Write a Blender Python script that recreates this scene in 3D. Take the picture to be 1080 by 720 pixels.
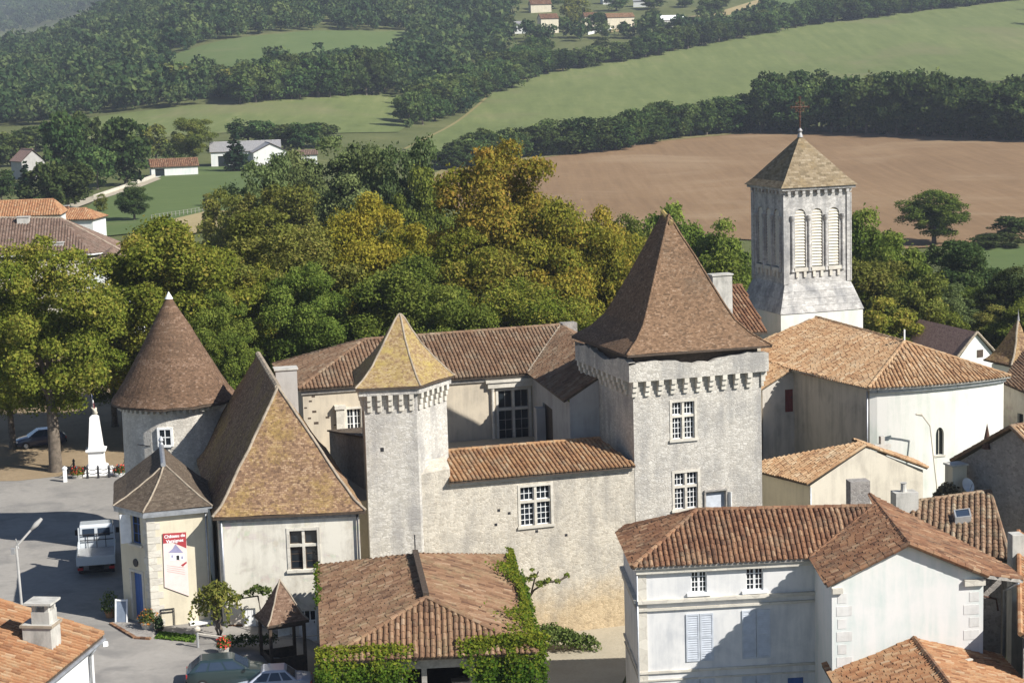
import bpy, bmesh, math, random
import numpy as np
from mathutils import Vector, Matrix

# ------------------------------------------------------------------ scene, camera, light
for o in list(bpy.data.objects):
    bpy.data.objects.remove(o)
scene = bpy.context.scene
COL = scene.collection
R = math.radians

CAM_Z = 29.0
PITCH = math.atan(295.0 / 2000.0)
ROLL = 0.030
FPX = 2000.0
_f = Vector((0, math.cos(PITCH), -math.sin(PITCH)))
_r0 = Vector((1, 0, 0))
_u0 = Vector((0, math.sin(PITCH), math.cos(PITCH)))
_up = _u0 * math.cos(ROLL) + _r0 * math.sin(ROLL)
_rt = _r0 * math.cos(ROLL) - _u0 * math.sin(ROLL)
EYE = Vector((0, 0, CAM_Z))

cd = bpy.data.cameras.new('camera')
cam = bpy.data.objects.new('camera', cd)
COL.objects.link(cam)
cd.sensor_width = 36.0
cd.lens = FPX / 1080.0 * 36.0
cd.clip_start = 1.0
cd.clip_end = 9000.0
m = Matrix((( _rt.x, _up.x, -_f.x, EYE.x), (_rt.y, _up.y, -_f.y, EYE.y), (_rt.z, _up.z, -_f.z, EYE.z), (0, 0, 0, 1)))
cam.matrix_world = m
scene.camera = cam

SUN_AZ = Vector((0.855, -0.518, 0)).normalized()     # horizontal direction towards the sun
SUN_EL = R(38.3)
world = bpy.data.worlds.new('World')
scene.world = world
world.use_nodes = True
wn = world.node_tree.nodes
wl = world.node_tree.links
bg = wn['Background']
sky = wn.new('ShaderNodeTexSky')
sky.sky_type = 'NISHITA'
sky.sun_disc = False
sky.sun_elevation = SUN_EL
sky.sun_rotation = math.atan2(SUN_AZ.x, SUN_AZ.y)
sky.altitude = 100
sky.air_density = 0.7
sky.dust_density = 0.2
sky.ozone_density = 2.0
wl.new(sky.outputs['Color'], bg.inputs['Color'])
bg.inputs['Strength'].default_value = 0.075
sd = bpy.data.lights.new('sun', 'SUN')
sd.energy = 5.0
sd.angle = R(0.5)
sd.color = (1.0, 0.965, 0.91)
sun = bpy.data.objects.new('sun', sd)
COL.objects.link(sun)
sdir = Vector((SUN_AZ.x * math.cos(SUN_EL), SUN_AZ.y * math.cos(SUN_EL), math.sin(SUN_EL)))
sun.rotation_euler = sdir.to_track_quat('Z', 'Y').to_euler()
sun.location = (60, -30, 80)
vs = scene.view_settings
vs.view_transform = 'Standard'
vs.look = 'None'
vs.exposure = 0.70
vs.gamma = 1.0
vs.use_curve_mapping = False

# ------------------------------------------------------------------ where things stand
def ray(px, py):
    return (_f * FPX + _rt * (px - 540.0) + _up * (360.0 - py))
def P(px, py, D):
    d = ray(px, py)
    return EYE + d * (D / d.y)
def G(px, py, z):
    d = ray(px, py)
    return EYE + d * ((z - CAM_Z) / d.z)
def proj(p):
    d = Vector(p) - EYE
    k = FPX / d.dot(_f)
    return (540 + d.dot(_rt) * k, 360 - d.dot(_up) * k)
def sstep(a, b, x):
    t = min(1.0, max(0.0, (x - a) / (b - a)))
    return t * t * (3 - 2 * t)

_LL = ([0, 170, 250, 350, 450, 590, 780, 1000, 1300, 1500, 1700, 2200, 3300, 3700, 6000],
       [0, 0, -2, -1, 0, 2, 8, 23, 41, 49, 44, 40, 150, 165, 165])
_LP = ([0, 170, 250, 350, 450, 590, 780, 900, 1050, 1300, 1500, 1700, 2200, 3500, 6000],
       [0, 0, -2, -1, 0, 2, 11, 22, 41, 72, 92, 112, 150, 205, 220])
_RP = ([0, 160, 300, 370, 500, 640, 760, 850, 1000, 1100, 1300, 1600, 2200, 3500, 6000],
       [-5, -5, -8.5, -7.5, -5, 0, 4, 10, 23, 37, 62, 100, 150, 215, 230])
def _prof(pr, D):
    s = 0.0
    for k, w in ((-0.04, .25), (0, .5), (0.04, .25)):
        s += w * float(np.interp(D * (1 + k), pr[0], pr[1]))
    return s
def ground(x, y):
    D = max(y, 1.0)
    w = sstep(-15.5, -3, x)
    near = -0.8 - 4.2 * w
    if y < 130:
        return near
    r = x / D
    a = sstep(-0.26, -0.15, r)
    b = sstep(-0.13, 0.0, r)
    L = _prof(_LL, D) * (1 - a) + _prof(_LP, D) * a
    far = L * (1 - b) + _prof(_RP, D) * b
    t = sstep(130, 230, y)
    return near * (1 - t) + far * t
def T(px, py):
    d = ray(px, py)
    D = 40.0
    last = D
    while D < 6000:
        p = EYE + d * (D / d.y)
        if p.z <= ground(p.x, p.y):
            lo, hi = last, D
            for _ in range(24):
                mid = (lo + hi) / 2
                q = EYE + d * (mid / d.y)
                if q.z <= ground(q.x, q.y):
                    hi = mid
                else:
                    lo = mid
            q = EYE + d * (hi / d.y)
            return Vector((q.x, q.y, ground(q.x, q.y)))
        last = D
        D *= 1.006
    return None

# ------------------------------------------------------------------ object system
def thing(name, label, cat, loc=(0, 0, 0), rotz=0.0, group=None):
    o = bpy.data.objects.new(name, None)
    COL.objects.link(o)
    o.empty_display_size = 0.3
    o.location = loc
    o.rotation_euler = (0, 0, rotz)
    o['label'] = label
    o['category'] = cat
    if group:
        o['group'] = group
    return o
def tag(o, label, cat, group=None, kind=None):
    o['label'] = label
    o['category'] = cat
    if group:
        o['group'] = group
    if kind:
        o['kind'] = kind
    return o
def root_of(o):
    while o.parent:
        o = o.parent
    return o
def copy_tree(o, parent=None):
    c = o.copy()
    COL.objects.link(c)
    if parent:
        c.parent = parent
    for ch in list(o.children):
        copy_tree(ch, c)
    return c

class MB:
    """collects faces of one mesh, in world coordinates unless local=True at build"""
    def __init__(s):
        s.v, s.f, s.t, s.mi = [], [], [], []
    def face(s, pts, tint=0.5, mi=0):
        b = len(s.v)
        s.v.extend([tuple(p) for p in pts])
        s.f.append(tuple(range(b, b + len(pts))))
        s.t.append(tint)
        s.mi.append(mi)
    def mesh(s, vs, fs, tint=0.5, mi=0):
        b = len(s.v)
        s.v.extend([tuple(p) for p in vs])
        for f in fs:
            s.f.append(tuple(i + b for i in f))
            s.t.append(tint)
            s.mi.append(mi)
    def obox(s, o, ax, ay, az, tint=0.5, mi=0):
        """box from corner o with edge vectors"""
        o, ax, ay, az = Vector(o), Vector(ax), Vector(ay), Vector(az)
        if ax.cross(ay).dot(az) < 0:
            o = o + ax
            ax = -ax
        p = [o, o + ax, o + ax + ay, o + ay, o + az, o + ax + az, o + ax + ay + az, o + ay + az]
        s.mesh(p, [(0, 3, 2, 1), (4, 5, 6, 7), (0, 1, 5, 4), (1, 2, 6, 5), (2, 3, 7, 6), (3, 0, 4, 7)], tint, mi)
    def box(s, c, sx, sy, sz, yaw=0.0, tint=0.5, mi=0):
        """box standing on c (centre of its base)"""
        c = Vector(c)
        u = Vector((math.cos(yaw), math.sin(yaw), 0))
        w = Vector((-math.sin(yaw), math.cos(yaw), 0))
        s.obox(c - u * sx / 2 - w * sy / 2, u * sx, w * sy, Vector((0, 0, sz)), tint, mi)
    def prism(s, plan, z0, z1, tint=0.5, mi=0, cap=True):
        n = len(plan)
        for i in range(n):
            a, b = plan[i], plan[(i + 1) % n]
            s.face([(a[0], a[1], z0), (b[0], b[1], z0), (b[0], b[1], z1), (a[0], a[1], z1)], tint, mi)
        if cap:
            s.face([(p[0], p[1], z1) for p in plan], tint, mi)
            s.face([(p[0], p[1], z0) for p in reversed(plan)], tint, mi)
    def tube(s, pts, rad, n=8, tint=0.5, mi=0, cap=True):
        pts = [Vector(p) for p in pts]
        if not isinstance(rad, (list, tuple)):
            rad = [rad] * len(pts)
        rings = []
        for i, p in enumerate(pts):
            d = (pts[min(i + 1, len(pts) - 1)] - pts[max(i - 1, 0)])
            if d.length < 1e-6:
                d = Vector((0, 0, 1))
            d.normalize()
            a = d.cross(Vector((0, 0, 1)))
            if a.length < 1e-3:
                a = Vector((1, 0, 0))
            a.normalize()
            b = a.cross(d)
            rings.append([p + (a * math.cos(2 * math.pi * k / n) + b * math.sin(2 * math.pi * k / n)) * rad[i] for k in range(n)])
        vs = [q for r in rings for q in r]
        fs = []
        for i in range(len(pts) - 1):
            for k in range(n):
                fs.append((i * n + k, (i + 1) * n + k, (i + 1) * n + (k + 1) % n, i * n + (k + 1) % n))
        if cap:
            fs.append(tuple(range(n)))
            fs.append(tuple((len(pts) - 1) * n + k for k in reversed(range(n))))
        s.mesh(vs, fs, tint, mi)
    def lathe(s, c, prof, n=24, tint=0.5, mi=0):
        c = Vector(c)
        vs, fs = [], []
        for (r, z) in prof:
            for k in range(n):
                a = 2 * math.pi * k / n
                vs.append(c + Vector((r * math.cos(a), r * math.sin(a), z)))
        for i in range(len(prof) - 1):
            for k in range(n):
                fs.append((i * n + k, i * n + (k + 1) % n, (i + 1) * n + (k + 1) % n, (i + 1) * n + k))
        fs.append(tuple(reversed(range(n))))
        fs.append(tuple((len(prof) - 1) * n + k for k in range(n)))
        s.mesh(vs, fs, tint, mi)
    def build(s, name, mat, parent=None, loc=None, smooth=False, bevel=0.0, local=False, label=None):
        if parent is not None:
            off = Vector((0, 0, 0)) if local else root_of(parent).location.copy()
        else:
            off = Vector(loc) if loc is not None else Vector((0, 0, 0))
        me = bpy.data.meshes.new(name)
        V = np.array(s.v, dtype=np.float64).reshape(-1, 3)
        if not s.v:
            print('EMPTY MESH', name, parent and parent.name)
        if not local or parent is None:
            V = V - np.array(off)
        me.from_pydata(V.tolist(), [], s.f)
        mats = mat if isinstance(mat, (list, tuple)) else [mat]
        for x in mats:
            me.materials.append(x)
        me.polygons.foreach_set('material_index', s.mi)
        at = me.attributes.new('tint', 'FLOAT', 'FACE')
        at.data.foreach_set('value', s.t)
        # metres along the level line and along the fall line of every face
        uv = me.uv_layers.new(name='UVMap')
        co = np.empty(len(me.vertices) * 3)
        me.vertices.foreach_get('co', co)
        co = co.reshape(-1, 3)
        nf = len(me.polygons)
        nor = np.empty(nf * 3)
        me.polygons.foreach_get('normal', nor)
        nor = nor.reshape(-1, 3)
        ls = np.empty(nf, dtype=np.int32)
        me.polygons.foreach_get('loop_total', ls)
        vi = np.empty(len(me.loops), dtype=np.int32)
        me.loops.foreach_get('vertex_index', vi)
        fi = np.repeat(np.arange(nf), ls)
        h = np.stack([-nor[:, 1], nor[:, 0], np.zeros(nf)], 1)
        hl = np.linalg.norm(h, axis=1)
        flat = hl < 0.02
        h[flat] = (1, 0, 0)
        hl[flat] = 1
        h /= hl[:, None]
        w = np.cross(nor, h)
        c = co[vi]
        U = np.stack([(c * h[fi]).sum(1), (c * w[fi]).sum(1)], 1)
        uv.data.foreach_set('uv', U.ravel())
        if smooth:
            me.polygons.foreach_set('use_smooth', [True] * nf)
        o = bpy.data.objects.new(name, me)
        COL.objects.link(o)
        if parent is not None:
            o.parent = parent
        else:
            o.location = off
        if bevel > 0:
            b = o.modifiers.new('bevel', 'BEVEL')
            b.width = bevel
            b.segments = 2
            b.limit_method = 'ANGLE'
            b.angle_limit = R(40)
        if label:
            o['label'] = label
        return o

def quads_mesh(name, V, tint, mat):
    """V: N x 4 x 3 array -> one mesh of N loose quads"""
    N = len(V)
    me = bpy.data.meshes.new(name)
    me.vertices.add(N * 4)
    me.vertices.foreach_set('co', V.reshape(-1).astype(np.float32))
    me.loops.add(N * 4)
    me.loops.foreach_set('vertex_index', np.arange(N * 4, dtype=np.int32))
    me.polygons.add(N)
    me.polygons.foreach_set('loop_start', np.arange(0, N * 4, 4, dtype=np.int32))
    me.polygons.foreach_set('loop_total', np.full(N, 4, dtype=np.int32))
    me.update(calc_edges=True)
    at = me.attributes.new('tint', 'FLOAT', 'FACE')
    at.data.foreach_set('value', np.clip(tint, 0, 1).astype(np.float32))
    me.materials.append(mat)
    return me

# ------------------------------------------------------------------ materials
def _mat(name):
    mt = bpy.data.materials.new(name)
    mt.use_nodes = True
    nt = mt.node_tree
    b = nt.nodes['Principled BSDF']
    b.inputs['Roughness'].default_value = 0.9
    b.inputs['Specular IOR Level'].default_value = 0.2
    return mt, nt.nodes, nt.links, b
def _ramp(n, stops):
    r = n.new('ShaderNodeValToRGB')
    e = r.color_ramp.elements
    e[0].position, e[0].color = stops[0][0], (*stops[0][1], 1)
    e[1].position, e[1].color = stops[-1][0], (*stops[-1][1], 1)
    for p, c in stops[1:-1]:
        x = e.new(p)
        x.color = (*c, 1)
    return r
def _noise(n, l, src, scale, detail=4, rough=0.55, dist=0.0):
    t = n.new('ShaderNodeTexNoise')
    t.inputs['Scale'].default_value = scale
    t.inputs['Detail'].default_value = detail
    t.inputs['Roughness'].default_value = rough
    t.inputs['Distortion'].default_value = dist
    l.new(src, t.inputs['Vector'])
    return t
def _math(n, l, op, a, b=None, clamp=False):
    x = n.new('ShaderNodeMath')
    x.operation = op
    x.use_clamp = clamp
    for i, q in enumerate((a, b)):
        if q is None:
            continue
        if isinstance(q, (int, float)):
            x.inputs[i].default_value = q
        else:
            l.new(q, x.inputs[i])
    return x.outputs[0]
def _mix(n, l, fac, a, b, blend='MIX'):
    x = n.new('ShaderNodeMix')
    x.data_type = 'RGBA'
    x.blend_type = blend
    for i, q in ((0, fac), (6, a), (7, b)):
        if isinstance(q, (int, float)):
            x.inputs[i].default_value = q
        elif isinstance(q, tuple):
            x.inputs[i].default_value = (*q, 1)
        else:
            l.new(q, x.inputs[i])
    return x.outputs[2]
def _bump(n, l, b, height, strength, dist):
    x = n.new('ShaderNodeBump')
    x.inputs['Strength'].default_value = strength
    x.inputs['Distance'].default_value = dist
    l.new(height, x.inputs['Height'])
    l.new(x.outputs['Normal'], b.inputs['Normal'])
    return x

def mat_plain(name, c, rough=0.8, metal=0.0, spec=0.3, var=0.12, scale=3.0):
    mt, n, l, b = _mat(name)
    tc = n.new('ShaderNodeTexCoord')
    nz = _noise(n, l, tc.outputs['Object'], scale, 5)
    lo = tuple(x * (1 - var) for x in c)
    hi = tuple(min(1, x * (1 + var)) for x in c)
    r = _ramp(n, [(0.3, lo), (0.7, hi)])
    l.new(nz.outputs['Fac'], r.inputs['Fac'])
    l.new(r.outputs['Color'], b.inputs['Base Color'])
    b.inputs['Roughness'].default_value = rough
    b.inputs['Metallic'].default_value = metal
    b.inputs['Specular IOR Level'].default_value = spec
    return mt

def mat_glass(name, c=(0.015, 0.02, 0.025)):
    mt, n, l, b = _mat(name)
    b.inputs['Base Color'].default_value = (*c, 1)
    b.inputs['Roughness'].default_value = 0.08
    b.inputs['Specular IOR Level'].default_value = 0.6
    return mt

def mat_stone(name, c0, c1, c2, cell=(2.6, 2.6, 4.6), mortar=(0.5, 0.45, 0.37), stain=(0.22, 0.21, 0.19), stain_amt=0.5, mort=0.05, warm=None, bump=0.5):
    mt, n, l, b = _mat(name)
    tc = n.new('ShaderNodeTexCoord')
    mp = n.new('ShaderNodeMapping')
    mp.inputs['Scale'].default_value = cell
    wob = _noise(n, l, tc.outputs['Object'], 1.7, 3)
    add = n.new('ShaderNodeVectorMath')
    add.operation = 'MULTIPLY_ADD'
    l.new(wob.outputs['Color'], add.inputs[0])
    add.inputs[1].default_value = (0.22, 0.22, 0.22)
    l.new(tc.outputs['Object'], add.inputs[2])
    l.new(add.outputs[0], mp.inputs['Vector'])
    v = n.new('ShaderNodeTexVoronoi')
    v.inputs['Scale'].default_value = 1.0
    l.new(mp.outputs[0], v.inputs['Vector'])
    ve = n.new('ShaderNodeTexVoronoi')
    ve.feature = 'DISTANCE_TO_EDGE'
    ve.inputs['Scale'].default_value = 1.0
    l.new(mp.outputs[0], ve.inputs['Vector'])
    sx = n.new('ShaderNodeSeparateColor')
    l.new(v.outputs['Color'], sx.inputs[0])
    fine = _noise(n, l, tc.outputs['Object'], 9.0, 6, 0.7)
    fac = _math(n, l, 'ADD', _math(n, l, 'MULTIPLY', sx.outputs[0], 0.32), _math(n, l, 'MULTIPLY', _math(n, l, 'ADD', fine.outputs['Fac'], _math(n, l, 'MULTIPLY', _noise(n, l, tc.outputs['Object'], 2.2, 6, 0.7).outputs['Fac'], 0.7)), 0.46))
    r = _ramp(n, [(0.36, c0), (0.55, c1), (0.74, c2)])
    l.new(fac, r.inputs['Fac'])
    em = n.new('ShaderNodeMapRange')
    em.inputs['From Min'].default_value = mort * 0.3
    em.inputs['From Max'].default_value = mort * 1.6
    l.new(ve.outputs['Distance'], em.inputs['Value'])
    col = _mix(n, l, em.outputs[0], mortar, r.outputs['Color'])
    big = _noise(n, l, tc.outputs['Object'], 0.42, 6, 0.65)
    mp2 = n.new('ShaderNodeMapping')
    mp2.inputs['Scale'].default_value = (1.3, 1.3, 0.22)
    l.new(tc.outputs['Object'], mp2.inputs['Vector'])
    strk = _noise(n, l, mp2.outputs[0], 1.0, 5, 0.6)
    sfac = _math(n, l, 'MULTIPLY', big.outputs['Fac'], strk.outputs['Fac'])
    sr = n.new('ShaderNodeMapRange')
    sr.inputs['From Min'].default_value = 0.20
    sr.inputs['From Max'].default_value = 0.36
    sr.inputs['To Max'].default_value = stain_amt
    l.new(sfac, sr.inputs['Value'])
    col = _mix(n, l, sr.outputs[0], col, stain)
    if warm:      # ochre earth-stained foot of the wall below the given local height
        sz = n.new('ShaderNodeSeparateXYZ')
        l.new(tc.outputs['Object'], sz.inputs[0])
        zz = _math(n, l, 'ADD', sz.outputs[2], _math(n, l, 'MULTIPLY', big.outputs['Fac'], 5.0))
        wr = n.new('ShaderNodeMapRange')
        wr.inputs['From Min'].default_value = warm[0] + 3.6
        wr.inputs['From Max'].default_value = warm[0] + 1.0
        wr.inputs['To Max'].default_value = 0.75
        l.new(zz, wr.inputs['Value'])
        col = _mix(n, l, wr.outputs[0], col, _mix(n, l, 0.8, col, warm[1], 'MULTIPLY'))
    l.new(col, b.inputs['Base Color'])
    hh = _math(n, l, 'ADD', _math(n, l, 'MULTIPLY', em.outputs[0], 0.6), _math(n, l, 'MULTIPLY', fine.outputs['Fac'], 0.7))
    _bump(n, l, b, hh, bump, 0.05)
    b.inputs['Roughness'].default_value = 0.95
    b.inputs['Specular IOR Level'].default_value = 0.1
    return mt

def mat_plaster(name, c, dirt, amt=0.5, scale=0.5, bump=0.15, stone=None, stone_amt=0.0):
    mt, n, l, b = _mat(name)
    tc = n.new('ShaderNodeTexCoord')
    a = _noise(n, l, tc.outputs['Object'], scale, 7, 0.65, 0.6)
    mp2 = n.new('ShaderNodeMapping')
    mp2.inputs['Scale'].default_value = (1.6, 1.6, 0.18)
    l.new(tc.outputs['Object'], mp2.inputs['Vector'])
    s = _noise(n, l, mp2.outputs[0], 1.2, 6, 0.65)
    f = _noise(n, l, tc.outputs['Object'], 14.0, 4, 0.7)
    q = _math(n, l, 'MULTIPLY', a.outputs['Fac'], s.outputs['Fac'])
    mr = n.new('ShaderNodeMapRange')
    mr.inputs['From Min'].default_value = 0.2
    mr.inputs['From Max'].default_value = 0.38
    mr.inputs['To Max'].default_value = min(0.95, amt * 1.3)
    l.new(q, mr.inputs['Value'])
    col = _mix(n, l, mr.outputs[0], c, dirt)
    if stone:
        v = n.new('ShaderNodeTexVoronoi')
        v.inputs['Scale'].default_value = 3.2
        l.new(tc.outputs['Object'], v.inputs['Vector'])
        sm = n.new('ShaderNodeMapRange')
        sm.inputs['From Min'].default_value = 0.5
        sm.inputs['From Max'].default_value = 0.62
        sm.inputs['To Max'].default_value = stone_amt
        l.new(a.outputs['Fac'], sm.inputs['Value'])
        col = _mix(n, l, sm.outputs[0], col, _mix(n, l, 0.35, stone, v.outputs['Color'], 'SOFT_LIGHT'))
    col = _mix(n, l, 0.10, col, _ramp_out(n, l, f.outputs['Fac'], [(0.3, tuple(x * 0.6 for x in c)), (0.7, c)]))
    l.new(col, b.inputs['Base Color'])
    _bump(n, l, b, f.outputs['Fac'], bump, 0.02)
    b.inputs['Specular IOR Level'].default_value = 0.15
    return mt
def _ramp_out(n, l, fac, stops):
    r = _ramp(n, stops)
    l.new(fac, r.inputs['Fac'])
    return r.outputs['Color']

def _tone(c, k, d=0.12):
    g = 0.3 * c[0] + 0.55 * c[1] + 0.15 * c[2]
    return tuple((x + (g - x) * d) * k for x in c)
def mat_canal(name, stops, lichen, lich_amt=0.5, lich_scale=0.8, dark=(0.06, 0.045, 0.035), dark_amt=0.5):
    """half-round tiles: one fired colour per tile (face attribute) with lichen and soot patches"""
    kk = TONE.get(name, 0.72)
    stops = [(p, _tone(c, kk)) for p, c in stops]
    lichen = _tone(lichen, kk)
    mt, n, l, b = _mat(name)
    tc = n.new('ShaderNodeTexCoord')
    at = n.new('ShaderNodeAttribute')
    at.attribute_name = 'tint'
    big = _noise(n, l, tc.outputs['Object'], lich_scale, 6, 0.65, 0.3)
    fine = _noise(n, l, tc.outputs['Object'], 7.0, 6, 0.7)
    fac = _math(n, l, 'ADD', _math(n, l, 'MULTIPLY', at.outputs['Fac'], 0.7), _math(n, l, 'MULTIPLY', fine.outputs['Fac'], 0.32))
    col = _ramp_out(n, l, fac, stops)
    f2 = _math(n, l, 'MULTIPLY', _math(n, l, 'ADD', fine.outputs['Fac'], 0.25), big.outputs['Fac'])
    mr = n.new('ShaderNodeMapRange')
    mr.inputs['From Min'].default_value = 0.36
    mr.inputs['From Max'].default_value = 0.55
    mr.inputs['To Max'].default_value = lich_amt
    l.new(f2, mr.inputs['Value'])
    col = _mix(n, l, mr.outputs[0], col, lichen)
    d2 = _noise(n, l, tc.outputs['Object'], 0.55, 7, 0.7, 0.8)
    mr2 = n.new('ShaderNodeMapRange')
    mr2.inputs['From Min'].default_value = 0.5
    mr2.inputs['From Max'].default_value = 0.75
    mr2.inputs['To Max'].default_value = dark_amt
    l.new(d2.outputs['Fac'], mr2.inputs['Value'])
    col = _mix(n, l, mr2.outputs[0], col, dark)
    l.new(col, b.inputs['Base Color'])
    _bump(n, l, b, fine.outputs['Fac'], 0.25, 0.02)
    b.inputs['Specular IOR Level'].default_value = 0.15
    return mt

def mat_flat(name, stops, lichen, lich_amt=0.6, lich_scale=0.5, lich_lo=0.5, tile=(0.18, 0.11), z_lichen=None):
    """plain flat tiles laid in staggered courses along the fall line (UV in metres)"""
    kk = TONE.get(name, 0.68)
    stops = [(p, _tone(c, kk)) for p, c in stops]
    lichen = _tone(lichen, kk, 0.05)
    mt, n, l, b = _mat(name)
    tc = n.new('ShaderNodeTexCoord')
    uvn = n.new('ShaderNodeUVMap')
    uvn.uv_map = 'UVMap'
    br = n.new('ShaderNodeTexBrick')
    br.offset = 0.5
    br.inputs['Scale'].default_value = 1.0
    br.inputs['Brick Width'].default_value = tile[0]
    br.inputs['Row Height'].default_value = tile[1]
    br.inputs['Mortar Size'].default_value = 0.012
    br.inputs['Mortar Smooth'].default_value = 0.3
    br.inputs['Color1'].default_value = (0, 0, 0, 1)
    br.inputs['Color2'].default_value = (1, 1, 1, 1)
    br.inputs['Mortar'].default_value = (0.3, 0.3, 0.3, 1)
    wob = _noise(n, l, tc.outputs['Object'], 1.3, 4)
    add = n.new('ShaderNodeVectorMath')
    add.operation = 'MULTIPLY_ADD'
    l.new(wob.outputs['Color'], add.inputs[0])
    add.inputs[1].default_value = (0.3, 0.22, 0)
    l.new(uvn.outputs[0], add.inputs[2])
    l.new(add.outputs[0], br.inputs['Vector'])
    fine = _noise(n, l, tc.outputs['Object'], 5.0, 7, 0.75)
    sp = n.new('ShaderNodeSeparateColor')
    l.new(br.outputs['Color'], sp.inputs[0])
    fac = _math(n, l, 'ADD', _math(n, l, 'MULTIPLY', sp.outputs[0], 0.5), _math(n, l, 'SUBTRACT', _math(n, l, 'MULTIPLY', fine.outputs['Fac'], 1.1), 0.28))
    col = _ramp_out(n, l, fac, stops)
    big = _noise(n, l, tc.outputs['Object'], lich_scale, 7, 0.7, 0.4)
    s = big.outputs['Fac']
    if z_lichen:
        sz = n.new('ShaderNodeSeparateXYZ')
        l.new(tc.outputs['Object'], sz.inputs[0])
        zr = n.new('ShaderNodeMapRange')
        zr.inputs['From Min'].default_value = z_lichen[0]
        zr.inputs['From Max'].default_value = z_lichen[1]
        zr.inputs['To Min'].default_value = z_lichen[2]
        zr.inputs['To Max'].default_value = z_lichen[3]
        l.new(sz.outputs[2], zr.inputs['Value'])
        s = _math(n, l, 'ADD', s, zr.outputs[0])
    s = _math(n, l, 'ADD', s, _math(n, l, 'MULTIPLY', _math(n, l, 'SUBTRACT', fine.outputs['Fac'], 0.5), 0.7))
    mr = n.new('ShaderNodeMapRange')
    mr.inputs['From Min'].default_value = lich_lo
    mr.inputs['From Max'].default_value = lich_lo + 0.28
    mr.inputs['To Max'].default_value = lich_amt
    l.new(s, mr.inputs['Value'])
    col = _mix(n, l, mr.outputs[0], col, lichen)
    l.new(col, b.inputs['Base Color'])
    hh = _math(n, l, 'ADD', _math(n, l, 'MULTIPLY', br.outputs['Fac'], -0.6), _math(n, l, 'MULTIPLY', _math(n, l, 'ADD', sp.outputs[0], fine.outputs['Fac']), 0.5))
    _bump(n, l, b, hh, 0.55, 0.035)
    b.inputs['Specular IOR Level'].default_value = 0.12
    return mt

def mat_leaf(name, c0, c1, c2, trans=0.22, hue_var=0.03, val_var=0.3):
    mt = bpy.data.materials.new(name)
    mt.use_nodes = True
    n, l = mt.node_tree.nodes, mt.node_tree.links
    n.clear()
    out = n.new('ShaderNodeOutputMaterial')
    at = n.new('ShaderNodeAttribute')
    at.attribute_name = 'tint'
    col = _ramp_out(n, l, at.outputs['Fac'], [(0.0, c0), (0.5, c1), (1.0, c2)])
    oi = n.new('ShaderNodeObjectInfo')
    hs = n.new('ShaderNodeHueSaturation')
    hv = n.new('ShaderNodeMapRange')
    hv.inputs['To Min'].default_value = 0.5 - hue_var
    hv.inputs['To Max'].default_value = 0.5 + hue_var
    l.new(oi.outputs['Random'], hv.inputs['Value'])
    l.new(hv.outputs[0], hs.inputs['Hue'])
    r2 = _math(n, l, 'FRACT', _math(n, l, 'MULTIPLY', oi.outputs['Random'], 7.31))
    vv = n.new('ShaderNodeMapRange')
    vv.inputs['To Min'].default_value = 1 - val_var
    vv.inputs['To Max'].default_value = 1 + val_var
    l.new(r2, vv.inputs['Value'])
    l.new(vv.outputs[0], hs.inputs['Value'])
    l.new(col, hs.inputs['Color'])
    trans = trans + 0.15
    df = n.new('ShaderNodeBsdfDiffuse')
    tr = n.new('ShaderNodeBsdfTranslucent')
    l.new(hs.outputs[0], df.inputs['Color'])
    l.new(hs.outputs[0], tr.inputs['Color'])
    mx = n.new('ShaderNodeMixShader')
    mx.inputs[0].default_value = trans
    l.new(df.outputs[0], mx.inputs[1])
    l.new(tr.outputs[0], mx.inputs[2])
    l.new(mx.outputs[0], out.inputs['Surface'])
    return mt

def mat_ground(name, stops, scale=0.05, fine_scale=0.8, bump=0.2, stripes=None, patch=None):
    mt, n, l, b = _mat(name)
    tc = n.new('ShaderNodeTexCoord')
    a = _noise(n, l, tc.outputs['Object'], scale, 8, 0.65, 0.3)
    f = _noise(n, l, tc.outputs['Object'], fine_scale, 6, 0.75)
    fac = _math(n, l, 'ADD', _math(n, l, 'MULTIPLY', a.outputs['Fac'], 0.6), _math(n, l, 'MULTIPLY', f.outputs['Fac'], 0.4))
    if stripes:
        mp = n.new('ShaderNodeMapping')
        mp.inputs['Rotation'].default_value = (0, 0, stripes[0])
        mp.inputs['Scale'].default_value = (stripes[1], 0.02, 0.02)
        l.new(tc.outputs['Object'], mp.inputs['Vector'])
        st = _noise(n, l, mp.outputs[0], 1.0, 3, 0.7)
        fac = _math(n, l, 'ADD', fac, _math(n, l, 'MULTIPLY', _math(n, l, 'SUBTRACT', st.outputs['Fac'], 0.5), stripes[2]))
    col = _ramp_out(n, l, fac, stops)
    if patch:
        p = _noise(n, l, tc.outputs['Object'], patch[0], 5, 0.6, 0.5)
        mr = n.new('ShaderNodeMapRange')
        mr.inputs['From Min'].default_value = patch[1]
        mr.inputs['From Max'].default_value = patch[1] + 0.15
        mr.inputs['To Max'].default_value = patch[3]
        l.new(p.outputs['Fac'], mr.inputs['Value'])
        col = _mix(n, l, mr.outputs[0], col, patch[2])
    l.new(col, b.inputs['Base Color'])
    _bump(n, l, b, f.outputs['Fac'], bump, 0.1)
    b.inputs['Roughness'].default_value = 0.97
    b.inputs['Specular IOR Level'].default_value = 0.075
    return mt

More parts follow.
